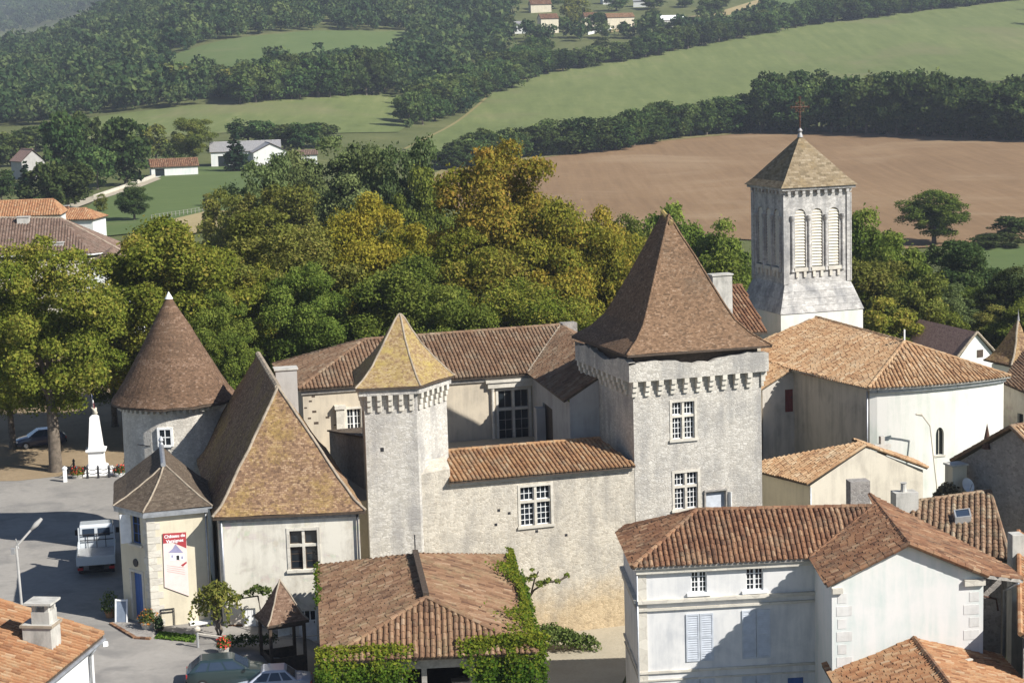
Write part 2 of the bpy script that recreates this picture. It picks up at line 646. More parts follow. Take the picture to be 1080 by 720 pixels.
TONE = {'canal_tiles_church': 0.78, 'canal_tiles_foreground': 0.74, 'canal_tiles_aged': 0.62, 'canal_tiles_orange': 0.72, 'flat_tiles_cone': 0.66, 'flat_tiles_keep': 0.74, 'flat_tiles_lodge': 0.92, 'flat_tiles_lichened': 0.84, 'far_brown_tiles': 1.35, 'stone_tiles_belfry': 0.7}
M = {}
M['keep'] = mat_stone('keep_stone', (0.39, 0.36, 0.31), (0.53, 0.495, 0.43), (0.61, 0.58, 0.515), (4.8, 4.8, 8.4), (0.43, 0.40, 0.35), (0.27, 0.26, 0.245), 0.75, 0.06)
M['curtain'] = mat_stone('curtain_rubble', (0.38, 0.34, 0.275), (0.53, 0.485, 0.40), (0.62, 0.57, 0.475), (5.4, 5.4, 8.0), (0.56, 0.50, 0.40), (0.29, 0.27, 0.24), 0.65, 0.06, warm=(2.6, (0.82, 0.62, 0.34)))
M['tower'] = mat_stone('tower_stone', (0.40, 0.375, 0.325), (0.53, 0.50, 0.44), (0.61, 0.585, 0.53), (5.0, 5.0, 8.6), (0.44, 0.415, 0.37), (0.27, 0.26, 0.25), 0.7)
M['round'] = mat_stone('round_tower_stone', (0.46, 0.425, 0.365), (0.59, 0.55, 0.48), (0.66, 0.62, 0.54), (5.0, 5.0, 7.6), (0.50, 0.46, 0.39), (0.28, 0.26, 0.23), 0.4)
M['belfry'] = mat_stone('belfry_stone', (0.34, 0.325, 0.30), (0.48, 0.46, 0.425), (0.58, 0.56, 0.52), (3.4, 3.4, 5.6), (0.46, 0.44, 0.41), (0.20, 0.20, 0.20), 0.75, 0.03)
M['dressed'] = mat_stone('dressed_stone', (0.50, 0.47, 0.40), (0.58, 0.54, 0.46), (0.66, 0.62, 0.53), (1.2, 1.2, 2.4), (0.5, 0.46, 0.39), (0.35, 0.33, 0.29), 0.3, 0.02, bump=0.2)
M['rubble_grey'] = mat_stone('grey_rubble', (0.22, 0.20, 0.18), (0.30, 0.275, 0.25), (0.38, 0.35, 0.31), (5.0, 5.0, 7.0), (0.32, 0.30, 0.27), (0.18, 0.17, 0.16), 0.4)
M['lodge_wall'] = mat_plaster('old_lime_wall', (0.70, 0.66, 0.56), (0.44, 0.40, 0.33), 0.75, 0.7, 0.3, (0.50, 0.46, 0.38), 0.6)
M['cream'] = mat_plaster('cream_render', (0.64, 0.575, 0.43), (0.46, 0.41, 0.31), 0.5)
M['range_wall'] = mat_plaster('ochre_lime_wall', (0.54, 0.47, 0.36), (0.36, 0.315, 0.25), 0.7, 0.5, 0.2)
M['white_wall'] = mat_plaster('white_render', (0.69, 0.675, 0.64), (0.48, 0.56, 0.52), 0.55, 0.35, 0.06)
M['house_white'] = mat_plaster('house_white_render', (0.68, 0.67, 0.645), (0.46, 0.47, 0.48), 0.65, 0.5, 0.06)
M['apse_white'] = mat_plaster('apse_white_render', (0.70, 0.68, 0.625), (0.50, 0.55, 0.47), 0.55, 0.35, 0.06)
M['church_side'] = mat_plaster('church_side_render', (0.54, 0.50, 0.44), (0.32, 0.30, 0.265), 0.75, 0.4, 0.15)
M['annex'] = mat_plaster('annex_render', (0.58, 0.53, 0.43), (0.42, 0.38, 0.31), 0.7, 0.7, 0.2)
M['grey_render'] = mat_plaster('grey_render', (0.40, 0.385, 0.36), (0.28, 0.265, 0.245), 0.6, 0.8)
M['concrete'] = mat_plaster('weathered_cement', (0.50, 0.48, 0.43), (0.28, 0.27, 0.24), 0.7, 1.2, 0.3)
M['white_paint'] = mat_plain('white_paint', (0.80, 0.80, 0.78), 0.5)
M['white_stone'] = mat_plaster('memorial_white_stone', (0.82, 0.81, 0.78), (0.62, 0.61, 0.58), 0.35, 1.0)
M['shutter'] = mat_plain('grey_blue_shutter_paint', (0.50, 0.53, 0.57), 0.6)
M['blue'] = mat_plain('blue_paint', (0.05, 0.12, 0.34), 0.5)
M['red_door'] = mat_plain('oxblood_paint', (0.16, 0.035, 0.03), 0.6)
M['wood'] = mat_plain('dark_oak', (0.07, 0.05, 0.035), 0.8, var=0.3, scale=6)
M['greywood'] = mat_plain('weathered_boards', (0.30, 0.28, 0.25), 0.9, var=0.3, scale=5)
M['glass'] = mat_glass('dark_glass')
M['glass_blue'] = mat_glass('car_glass', (0.03, 0.045, 0.07))
M['iron'] = mat_plain('rusted_iron', (0.10, 0.055, 0.04), 0.8, 0.3, var=0.4, scale=8)
M['dark_metal'] = mat_plain('dark_metal', (0.05, 0.05, 0.055), 0.5, 0.6)
M['zinc'] = mat_plain('weathered_zinc', (0.40, 0.41, 0.42), 0.5, 0.7, var=0.2)
M['galv'] = mat_plain('galvanised_steel', (0.45, 0.45, 0.44), 0.5, 0.5)
M['mortar'] = mat_plaster('ridge_mortar', (0.36, 0.30, 0.225), (0.20, 0.165, 0.125), 0.8, 1.5, 0.3)
M['bark'] = mat_plain('bark', (0.13, 0.105, 0.08), 0.95, var=0.4, scale=5)
M['lead'] = mat_plain('lead_sheet', (0.34, 0.33, 0.32), 0.6, 0.4, var=0.25)
_R = [(0.15, (0.13, 0.065, 0.038)), (0.45, (0.27, 0.125, 0.062)), (0.7, (0.38, 0.19, 0.09)), (0.95, (0.50, 0.33, 0.19))]
M['canal_gallery'] = mat_canal('canal_tiles_orange', [(0.1, (0.20, 0.10, 0.05)), (0.4, (0.40, 0.20, 0.085)), (0.7, (0.50, 0.28, 0.12)), (0.95, (0.55, 0.42, 0.26))], (0.48, 0.42, 0.28), 0.5, 0.9, dark_amt=0.35)
M['canal_range'] = mat_canal('canal_tiles_aged', [(0.1, (0.15, 0.085, 0.05)), (0.4, (0.29, 0.16, 0.085)), (0.7, (0.38, 0.23, 0.13)), (0.95, (0.46, 0.34, 0.22))], (0.42, 0.36, 0.24), 0.55, 0.8)
M['canal_church'] = mat_canal('canal_tiles_church', [(0.1, (0.26, 0.13, 0.06)), (0.4, (0.46, 0.25, 0.11)), (0.7, (0.57, 0.36, 0.18)), (0.95, (0.66, 0.50, 0.31))], (0.55, 0.45, 0.29), 0.45, 0.8, dark_amt=0.25)
M['canal_house'] = mat_canal('canal_tiles_house', _R, (0.44, 0.36, 0.22), 0.35, 0.9, dark_amt=0.4)
M['canal_hall'] = mat_canal('canal_tiles_market_hall', [(0.1, (0.14, 0.07, 0.042)), (0.4, (0.28, 0.148, 0.075)), (0.7, (0.38, 0.215, 0.115)), (0.95, (0.48, 0.33, 0.2))], (0.38, 0.34, 0.17), 0.4, 0.7)
M['canal_fore'] = mat_canal('canal_tiles_foreground', [(0.1, (0.24, 0.11, 0.05)), (0.4, (0.44, 0.19, 0.075)), (0.7, (0.54, 0.28, 0.12)), (0.95, (0.60, 0.44, 0.27))], (0.52, 0.40, 0.22), 0.45, 1.1, dark_amt=0.2)
M['canal_mossy'] = mat_canal('canal_tiles_mossy', [(0.1, (0.13, 0.085, 0.05)), (0.4, (0.29, 0.165, 0.09)), (0.7, (0.39, 0.245, 0.145)), (0.95, (0.48, 0.40, 0.27))], (0.38, 0.36, 0.22), 0.5, 0.7)
M['canal_far'] = mat_canal('canal_tiles_brown', [(0.1, (0.13, 0.085, 0.06)), (0.4, (0.24, 0.15, 0.105)), (0.7, (0.31, 0.205, 0.15)), (0.95, (0.38, 0.28, 0.21))], (0.30, 0.26, 0.2), 0.4, 0.8)
M['flat_keep'] = mat_flat('flat_tiles_keep', [(0.2, (0.125, 0.078, 0.045)), (0.5, (0.25, 0.143, 0.075)), (0.72, (0.335, 0.2, 0.11)), (0.92, (0.46, 0.33, 0.22))], (0.13, 0.105, 0.075), 0.65, 0.35, 0.52)
M['flat_cone'] = mat_flat('flat_tiles_cone', [(0.2, (0.12, 0.073, 0.045)), (0.5, (0.215, 0.124, 0.07)), (0.72, (0.28, 0.166, 0.098)), (0.92, (0.42, 0.30, 0.22))], (0.15, 0.115, 0.08), 0.5, 0.4, 0.55)
M['flat_lodge'] = mat_flat('flat_tiles_lodge', [(0.2, (0.13, 0.075, 0.045)), (0.5, (0.26, 0.15, 0.08)), (0.72, (0.37, 0.23, 0.125)), (0.92, (0.50, 0.36, 0.23))], (0.38, 0.26, 0.06), 0.75, 0.3, 0.46)
M['flat_tower'] = mat_flat('flat_tiles_lichened', [(0.2, (0.20, 0.12, 0.06)), (0.5, (0.33, 0.215, 0.10)), (0.75, (0.42, 0.30, 0.16)), (0.92, (0.50, 0.38, 0.24))], (0.43, 0.33, 0.08), 0.85, 0.5, 0.42)
M['flat_pav'] = mat_flat('flat_tiles_pavilion', [(0.2, (0.10, 0.075, 0.05)), (0.5, (0.165, 0.12, 0.083)), (0.75, (0.215, 0.165, 0.115)), (0.92, (0.30, 0.24, 0.17))], (0.20, 0.16, 0.09), 0.4, 0.5, 0.55, (0.20, 0.12))
M['flat_belfry'] = mat_flat('stone_tiles_belfry', [(0.2, (0.20, 0.15, 0.085)), (0.5, (0.32, 0.24, 0.14)), (0.75, (0.40, 0.31, 0.19)), (0.92, (0.46, 0.38, 0.26))], (0.36, 0.24, 0.09), 0.6, 0.5, 0.5, (0.4, 0.22))
M['flat_porch'] = mat_flat('flat_tiles_porch', [(0.2, (0.14, 0.08, 0.05)), (0.5, (0.27, 0.16, 0.10)), (0.75, (0.36, 0.23, 0.15)), (0.92, (0.44, 0.31, 0.22))], (0.2, 0.15, 0.1), 0.3, 0.5)
M['flat_purple'] = mat_flat('far_brown_tiles', [(0.2, (0.17, 0.10, 0.075)), (0.5, (0.25, 0.15, 0.115)), (0.8, (0.31, 0.20, 0.15))], (0.18, 0.13, 0.1), 0.3, 0.5)
# foliage
M['lf_lime'] = mat_leaf('lime_tree_leaves', (0.09, 0.125, 0.018), (0.205, 0.225, 0.034), (0.37, 0.29, 0.065), 0.22, 0.012, 0.12)
M['lf_gold'] = mat_leaf('golden_leaves', (0.10, 0.135, 0.02), (0.25, 0.225, 0.036), (0.43, 0.28, 0.055), 0.22, 0.012, 0.1)
M['lf_yellow'] = mat_leaf('yellow_leaves', (0.09, 0.12, 0.018), (0.26, 0.235, 0.032), (0.42, 0.32, 0.05), 0.22, 0.01, 0.1)
M['lf_green'] = mat_leaf('green_leaves', (0.065, 0.10, 0.018), (0.145, 0.185, 0.034), (0.25, 0.27, 0.055), 0.2, 0.015, 0.15)
M['lf_olive'] = mat_leaf('olive_leaves', (0.08, 0.105, 0.022), (0.175, 0.195, 0.042), (0.30, 0.27, 0.068), 0.2, 0.015, 0.15)
M['lf_grey'] = mat_leaf('pale_grey_green_leaves', (0.07, 0.098, 0.036), (0.135, 0.175, 0.062), (0.21, 0.245, 0.095), 0.2, 0.02, 0.2)
M['lf_far'] = mat_leaf('woodland_leaves', (0.036, 0.066, 0.022), (0.076, 0.116, 0.034), (0.145, 0.18, 0.052), 0.15, 0.025, 0.35)
M['lf_dark'] = mat_leaf('dark_wood_leaves', (0.025, 0.046, 0.016), (0.053, 0.083, 0.025), (0.108, 0.138, 0.04), 0.15, 0.02, 0.3)
M['lf_conifer'] = mat_leaf('conifer_needles', (0.012, 0.026, 0.014), (0.026, 0.046, 0.022), (0.05, 0.075, 0.032), 0.1, 0.015, 0.2)
M['lf_vine'] = mat_leaf('vine_leaves', (0.03, 0.07, 0.01), (0.09, 0.15, 0.018), (0.25, 0.25, 0.03), 0.3, 0.01, 0.1)
M['lf_bush'] = mat_leaf('bush_leaves', (0.035, 0.06, 0.014), (0.09, 0.125, 0.03), (0.17, 0.20, 0.06), 0.2, 0.015, 0.15)
M['lf_grass'] = mat_leaf('lawn_grass', (0.05, 0.10, 0.015), (0.10, 0.19, 0.025), (0.16, 0.25, 0.05), 0.2, 0.01, 0.1)
M['petal_red'] = mat_plain('red_petals', (0.55, 0.05, 0.04), 0.7)
M['petal_orange'] = mat_leaf('orange_flowers', (0.25, 0.10, 0.02), (0.45, 0.22, 0.04), (0.55, 0.33, 0.06), 0.2)
# ground
M['earth'] = mat_ground('rough_grass', [(0.3, (0.06, 0.075, 0.028)), (0.55, (0.11, 0.12, 0.045)), (0.75, (0.19, 0.175, 0.08))], 0.03, 0.5)
M['plough'] = mat_ground('ploughed_earth', [(0.25, (0.165, 0.105, 0.058)), (0.55, (0.228, 0.148, 0.081)), (0.8, (0.29, 0.197, 0.115))], 0.012, 0.35, 0.3, (R(78), 0.45, 0.5), (0.02, 0.52, (0.30, 0.215, 0.13), 0.6))
M['pasture'] = mat_ground('dry_pasture', [(0.25, (0.095, 0.12, 0.04)), (0.55, (0.14, 0.165, 0.058)), (0.8, (0.21, 0.215, 0.09))], 0.008, 0.15, 0.2, (R(20), 0.2, 0.6), (0.012, 0.55, (0.18, 0.16, 0.085), 0.6))
M['meadow'] = mat_ground('green_meadow', [(0.25, (0.068, 0.10, 0.034)), (0.55, (0.10, 0.135, 0.047)), (0.8, (0.15, 0.17, 0.068))], 0.012, 0.25, 0.2, None, (0.03, 0.58, (0.15, 0.15, 0.07), 0.5))
M['edge'] = mat_ground('mown_field_edge', [(0.25, (0.15, 0.135, 0.055)), (0.55, (0.22, 0.19, 0.085)), (0.8, (0.29, 0.245, 0.12))], 0.03, 0.4)
M['straw'] = mat_ground('dry_grass_strip', [(0.25, (0.24, 0.19, 0.09)), (0.55, (0.33, 0.265, 0.14)), (0.8, (0.40, 0.34, 0.2))], 0.05, 0.5)
M['asphalt'] = mat_ground('pale_worn_asphalt', [(0.3, (0.22, 0.205, 0.185)), (0.55, (0.30, 0.28, 0.25)), (0.8, (0.37, 0.345, 0.31))], 0.12, 2.5, 0.15, None, (0.3, 0.5, (0.20, 0.19, 0.175), 0.85))
M['gravel'] = mat_ground('gravel', [(0.3, (0.30, 0.26, 0.19)), (0.55, (0.40, 0.35, 0.26)), (0.8, (0.48, 0.43, 0.33))], 0.2, 5.0, 0.3)
M['dirt'] = mat_ground('bare_ground', [(0.3, (0.17, 0.125, 0.075)), (0.55, (0.28, 0.21, 0.13)), (0.8, (0.40, 0.32, 0.20))], 0.2, 3.0, 0.3)
M['paint'] = mat_ground('worn_road_paint', [(0.3, (0.45, 0.44, 0.41)), (0.6, (0.66, 0.65, 0.61))], 0.6, 6.0, 0.1)
# ------------------------------------------------------------------ building helpers
from mathutils.geometry import tessellate_polygon
from mathutils import noise
RNG = random.Random(11)
UP = Vector((0, 0, 1))
def V2(p):
    return Vector((p[0], p[1], 0))
class Wall:
    """vertical plane from p0 to p1 (left to right seen from outside)"""
    def __init__(s, p0, p1):
        s.p0 = V2(p0)
        s.p1 = V2(p1)
        s.d = (s.p1 - s.p0)
        s.len = s.d.length
        s.d.normalize()
        s.n = Vector((s.d.y, -s.d.x, 0))
    def at(s, u, z, d=0.0):
        return s.p0 + s.d * u + UP * z + s.n * d
    def hit(s, px, py):
        r = ray(px, py)
        t = (s.p0 - EYE).dot(s.n) / r.dot(s.n)
        q = EYE + r * t
        return ((q - s.p0).dot(s.d), q.z)
    def rect(s, x0, y0, x1, y1):
        """pixel rectangle -> (u0, u1, z0, z1) taken at its centre lines"""
        cx, cy = (x0 + x1) / 2, (y0 + y1) / 2
        u0 = s.hit(x0, cy)[0]
        u1 = s.hit(x1, cy)[0]
        z1 = s.hit(cx, y0)[1]
        z0 = s.hit(cx, y1)[1]
        return (u0, u1, z0, z1)
    def box(s, mb, u0, u1, z0, z1, d0, d1, tint=0.5, mi=0):
        mb.obox(s.at(u0, z0, d0), s.d * (u1 - u0), s.n * (d1 - d0), UP * (z1 - z0), tint, mi)

def wall_face(mb, w, z0, z1, holes=(), depth=0.28, z1b=None):
    """z1 / z1b: height of the top at the left / right end; holes = (u0,u1,z0,z1[,arch])"""
    if z1b is None:
        z1b = z1
    zt = min(z1, z1b)
    us = sorted(set([0.0, w.len] + [h[0] for h in holes] + [h[1] for h in holes]))
    zs = sorted(set([z0, zt] + [h[2] for h in holes] + [h[3] for h in holes]))
    for i in range(len(us) - 1):
        for j in range(len(zs) - 1):
            cu, cz = (us[i] + us[i + 1]) / 2, (zs[j] + zs[j + 1]) / 2
            if any(h[0] < cu < h[1] and h[2] < cz < h[3] for h in holes):
                continue
            mb.face([w.at(us[i], zs[j]), w.at(us[i + 1], zs[j]), w.at(us[i + 1], zs[j + 1]), w.at(us[i], zs[j + 1])])
    if abs(z1 - z1b) > 1e-4:
        if z1 < z1b:
            mb.face([w.at(0, z1), w.at(w.len, z1), w.at(w.len, z1b)])
        else:
            mb.face([w.at(0, z1b), w.at(w.len, z1b), w.at(0, z1)])
    for h in holes:
        u0, u1, a, b = h[:4]
        arch = len(h) > 4 and h[4]
        if arch:
            r = (u1 - u0) / 2
            c = (u0 + u1) / 2
            s = b - r * (1.0 if arch == 1 else arch)
            k = (b - s) / r
            pts = [(c - r * math.cos(math.pi * q / 12), s + k * r * math.sin(math.pi * q / 12)) for q in range(13)]
            mb.face([w.at(u0, b)] + [w.at(*p) for p in reversed(pts[:7])])
            mb.face([w.at(u1, b)] + [w.at(*p) for p in reversed(pts[6:])])
            for q in range(12):
                p, e = pts[q], pts[q + 1]
                mb.face([w.at(*p), w.at(*e), w.at(e[0], e[1], -depth), w.at(p[0], p[1], -depth)])
            top = s
        else:
            mb.face([w.at(u0, b), w.at(u1, b), w.at(u1, b, -depth), w.at(u0, b, -depth)])
            top = b
        mb.face([w.at(u0, a), w.at(u0, top), w.at(u0, top, -depth), w.at(u0, a, -depth)])
        mb.face([w.at(u1, top), w.at(u1, a), w.at(u1, a, -depth), w.at(u1, top, -depth)])
        mb.face([w.at(u1, a), w.at(u0, a), w.at(u0, a, -depth), w.at(u1, a, -depth)])

def walls(parent, plan, z0, z1, mat, holes=None, name='wall', cap=True, label=None):
    """closed ring of walls; z1 a number or one height per corner; holes {edge: [...]}"""
    mb = MB()
    n = len(plan)
    zz = z1 if isinstance(z1, (list, tuple)) else [z1] * n
    for i in range(n):
        wall_face(mb, Wall(plan[i], plan[(i + 1) % n]), z0, zz[i], (holes or {}).get(i, ()), z1b=zz[(i + 1) % n])
    if cap:
        mb.face([(p[0], p[1], z) for p, z in zip(plan, zz)])
    return mb.build(name, mat, parent, label=label)

def window(parent, w, r, kind='cross', frame=None, trim=None, name='window', bars=(2, 4), sill=True, label=None, recess=0.16):
    u0, u1, z0, z1 = r
    frame = frame or M['dressed']
    mb = MB()
    if trim:
        t, d = 0.16, 0.035
        w.box(mb, u0 - t, u0, z0 - 0.02, z1 + t, -0.01, d)
        w.box(mb, u1, u1 + t, z0 - 0.02, z1 + t, -0.01, d)
        w.box(mb, u0 - 0.001, u1 + 0.001, z1, z1 + t - 0.003, -0.01, d - 0.003)
    if sill:
        w.box(mb, u0 - 0.22, u1 + 0.22, z0 - 0.15, z0 - 0.003, -0.02, 0.12)
    if kind == 'cross':
        m_ = 0.075
        cu = (u0 + u1) / 2
        cz = z0 + (z1 - z0) * 0.62
        w.box(mb, cu - m_, cu + m_, z0, z1, -recess, -0.02)
        w.box(mb, u0, u1, cz - m_, cz + m_, -recess + 0.002, -0.023)
    fr = mb.build(name, M['dressed'] if kind == 'cross' or trim else frame, parent, label=label) if mb.v else None
    # casement bars
    mb = MB()
    b = 0.035
    cells = [(u0, u1, z0, z1)]
    if kind == 'cross':
        cells = [(u0, cu - m_, z0, cz - m_), (cu + m_, u1, z0, cz - m_), (u0, cu - m_, cz + m_, z1), (cu + m_, u1, cz + m_, z1)]
    elif kind == 'casement':
        cu = (u0 + u1) / 2
        cells = [(u0, cu - 0.005, z0, z1), (cu + 0.005, u1, z0, z1)]
    for ci, (a, c, e, f) in enumerate(cells):
        k = 0.05
        w.box(mb, a, a + k, e, f, -recess - 0.05, -recess)
        w.box(mb, c - k, c, e, f, -recess - 0.05, -recess)
        w.box(mb, a + k, c - k, e, e + k, -recess - 0.05, -recess)
        w.box(mb, a + k, c - k, f - k, f, -recess - 0.05, -recess)
        nx, nz = bars
        if kind == 'cross' and ci >= 2:
            nz = max(1, nz // 2)
        for i in range(1, nx):
            x = a + (c - a) * i / nx
            w.box(mb, x - b / 2, x + b / 2, e + k, f - k, -recess - 0.045, -recess - 0.008)
        for i in range(1, nz):
            z = e + (f - e) * i / nz
            w.box(mb, a + k, c - k, z - b / 2, z + b / 2, -recess - 0.044, -recess - 0.01)
    pm = MB()
    pm.face([w.at(u0, z0, -recess - 0.03), w.at(u1, z0, -recess - 0.03), w.at(u1, z1, -recess - 0.03), w.at(u0, z1, -recess - 0.03)])
    if fr is None:
        fr = mb.build(name, frame, parent, label=label)
    else:
        mb.build('casement', frame, fr)
    pm.build('pane', M['glass'], fr)
    return fr

def shutters(parent, w, r, mat, ajar=0.0, slats=True):
    u0, u1, z0, z1 = r
    cu = (u0 + u1) / 2
    for a, c in ((u0, cu - 0.012), (cu + 0.012, u1)):
        mb = MB()
        w.box(mb, a, a + 0.08, z0, z1, 0.005, 0.05)
        w.box(mb, c - 0.08, c, z0, z1, 0.005, 0.05)
        for zc in (z0, (z0 + z1) / 2 - 0.05, z1 - 0.1):
            w.box(mb, a + 0.08, c - 0.08, zc, zc + 0.1, 0.006, 0.048)
        w.box(mb, a + 0.08, c - 0.08, z0 + 0.1, z1 - 0.1, 0.004, 0.02)
        if slats:
            n = int((z1 - z0) / 0.11)
            for i in range(n):
                z = z0 + (z1 - z0) * (i + 0.5) / n
                mb.face([w.at(a + 0.08, z - 0.04, 0.045), w.at(c - 0.08, z - 0.04, 0.045), w.at(c - 0.08, z + 0.04, 0.022), w.at(a + 0.08, z + 0.04, 0.022)])
        mb.build('shutter', mat, parent)

def plank_door(parent, w, r, mat, recess=0.15, glazed=0.0, name='door'):
    u0, u1, z0, z1 = r
    mb = MB()
    n = max(3, int((u1 - u0) / 0.18))
    zg = z1 - (z1 - z0) * glazed
    for i in range(n):
        a = u0 + (u1 - u0) * i / n
        c = u0 + (u1 - u0) * (i + 1) / n
        w.box(mb, a + 0.006, c - 0.006, z0, zg, -recess - 0.05, -recess + 0.004 * (i % 2))
    w.box(mb, u0, u1, z0, z1, -recess - 0.09, -recess - 0.055)
    if glazed:
        for k in range(4):
            a = u0 + (u1 - u0 - 0.06) * k / 3
            w.box(mb, a, a + 0.06, zg, z1, -recess - 0.05, -recess)
        w.box(mb, u0 + 0.06, u1 - 0.06, z1 - 0.08, z1, -recess - 0.05, -recess - 0.002)
    d = mb.build(name, mat, parent)
    hb = MB()
    w.box(hb, u1 - 0.14, u1 - 0.09, z0 + 1.0, z0 + 1.12, -recess + 0.006, -recess + 0.05)
    hb.build('handle', M['dark_metal'], d)
    if glazed:
        pm = MB()
        pm.face([w.at(u0, zg, -recess - 0.03), w.at(u1, zg, -recess - 0.03), w.at(u1, z1, -recess - 0.03), w.at(u0, z1, -recess - 0.03)])
        pm.build('pane', M['glass'], d)
    return d

# ---- roofs
def up_facet(f):
    f = [Vector(p) for p in f]
    n = Vector((0, 0, 0))
    for i in range(len(f)):
        n += f[i].cross(f[(i + 1) % len(f)])
    if n.z < 0:
        f.reverse()
        n = -n
    return f, n.normalized()
def canal(mb, facet, pitch=0.265, r=0.098, L=0.42, jit=1.0, lo=0.0):
    f, n = up_facet(facet)
    h = UP.cross(n)
    if h.length < 1e-3:
        return
    h.normalize()
    vd = n.cross(h)
    if vd.z < 0:
        vd = -vd
    o = f[0]
    q = [((p - o).dot(h), (p - o).dot(vd)) for p in f]
    # best-fit plane offset is ignored: facets are near planar
    u0, u1 = min(a for a, b in q), max(a for a, b in q)
    N = max(1, int(round((u1 - u0) / pitch)))
    step = (u1 - u0) / N
    tri = tessellate_polygon([[Vector((a, b, 0)) for a, b in q]])
    wz = [(p - o).dot(n) for p in f]
    def hgt(u, v):
        best, bd = 0.0, 1e9
        for (i0, i1, i2) in tri:
            (x0, y0), (x1, y1), (x2, y2) = q[i0], q[i1], q[i2]
            dt = (y1 - y2) * (x0 - x2) + (x2 - x1) * (y0 - y2)
            if abs(dt) < 1e-9:
                continue
            l0 = ((y1 - y2) * (u - x2) + (x2 - x1) * (v - y2)) / dt
            l1 = ((y2 - y0) * (u - x2) + (x0 - x2) * (v - y2)) / dt
            out = max(0, -l0, -l1, l0 + l1 - 1)
            if out < bd:
                bd = out
                best = l0 * wz[i0] + l1 * wz[i1] + (1 - l0 - l1) * wz[i2]
        return best
    for i in range(N):
        u = u0 + (i + 0.5) * step
        xs = []
        for k in range(len(q)):
            (a, b), (c, d) = q[k], q[(k + 1) % len(q)]
            if (a - u) * (c - u) < 0:
                xs.append(b + (d - b) * (u - a) / (c - a))
        if len(xs) < 2:
            continue
        va, vb = min(xs) - lo, max(xs)
        v = va
        first = RNG.uniform(0.15, 1.0) * L
        cj = RNG.uniform(-0.15, 0.15)
        sway = RNG.uniform(-0.012, 0.012)
        while v < vb - 0.06:
            e = min(v + (first or L), vb)
            first = 0
            t = min(1, max(0, 0.5 + cj + RNG.gauss(0, 0.22)))
            ra, rb = r * 1.04, r * 0.93
            ju = RNG.uniform(-0.014, 0.014) * jit + sway
            lift = RNG.uniform(0.01, 0.03)
            vs_ = []
            for (vv, rr, lf) in ((v - 0.03, ra, lift), (e, rb, 0.0)):
                for s in range(5):
                    an = math.pi * s / 4
                    vs_.append(o + h * (u + ju - rr * math.cos(an)) + vd * vv + n * (hgt(u, vv) + lf + rr * 0.92 * math.sin(an)))
            fs = [(s, s + 1, s + 6, s + 5) for s in range(4)]
            mb.mesh(vs_, fs + [(4, 3, 2, 1, 0)], t)
            v = e
def ridge(mb, a, b, r=0.14, L=0.42):
    a, b = Vector(a), Vector(b)
    d = b - a
    n = max(1, int(d.length / L))
    for i in range(n):
        p = a + d * (i / n)
        q = a + d * ((i + 1.08) / n)
        t = min(1, max(0, RNG.gauss(0.55, 0.2)))
        mb.tube([p + UP * 0.015 * (i % 2), q], [r * 1.05, r * 0.92], 7, t)
def slab(mb, facets, thick=0.16):
    """underlay of a roof: top faces, undersides and the edge boards"""
    edges = {}
    key = lambda p: (round(p.x, 3), round(p.y, 3), round(p.z, 3))
    for f in facets:
        f, n = up_facet(f)
        hh = UP.cross(n)
        if len(f) > 3 and hh.length > 1e-3:
            hh.normalize()
            ww = n.cross(hh)
            for tr in tessellate_polygon([[Vector((p.dot(hh), p.dot(ww), 0)) for p in f]]):
                g, _ = up_facet([f[i] for i in tr])
                mb.face(g, 0.35)
                mb.face([p - UP * thick for p in reversed(g)], 0.3, 1)
        else:
            mb.face(f, 0.35)
            mb.face([p - UP * thick for p in reversed(f)], 0.3, 1)
        for i in range(len(f)):
            a, b = f[i], f[(i + 1) % len(f)]
            k = frozenset((key(a), key(b)))
            edges[k] = None if k in edges else (a, b)
    for e in edges.values():
        if e:
            a, b = e
            mb.face([a - UP * thick, b - UP * thick, b, a], 0.3, 1)
def roof(parent, facets, mat, style='canal', caps=(), cap_r=0.13, cap_mat=None, thick=0.16, under=None, name='roof', pitch=0.265, lo=0.0, label=None, r=0.098):
    mb = MB()
    slab(mb, facets, thick)
    if style == 'canal':
        for f in facets:
            canal(mb, f, pitch, r, lo=lo)
    o = mb.build(name, [mat, under or M['wood']], parent, label=label)
    if caps:
        for c in caps:
            cb = MB()
            ridge(cb, c[0], c[1], cap_r)
            cb.build('ridge_cap', cap_mat or mat, o)
    return o
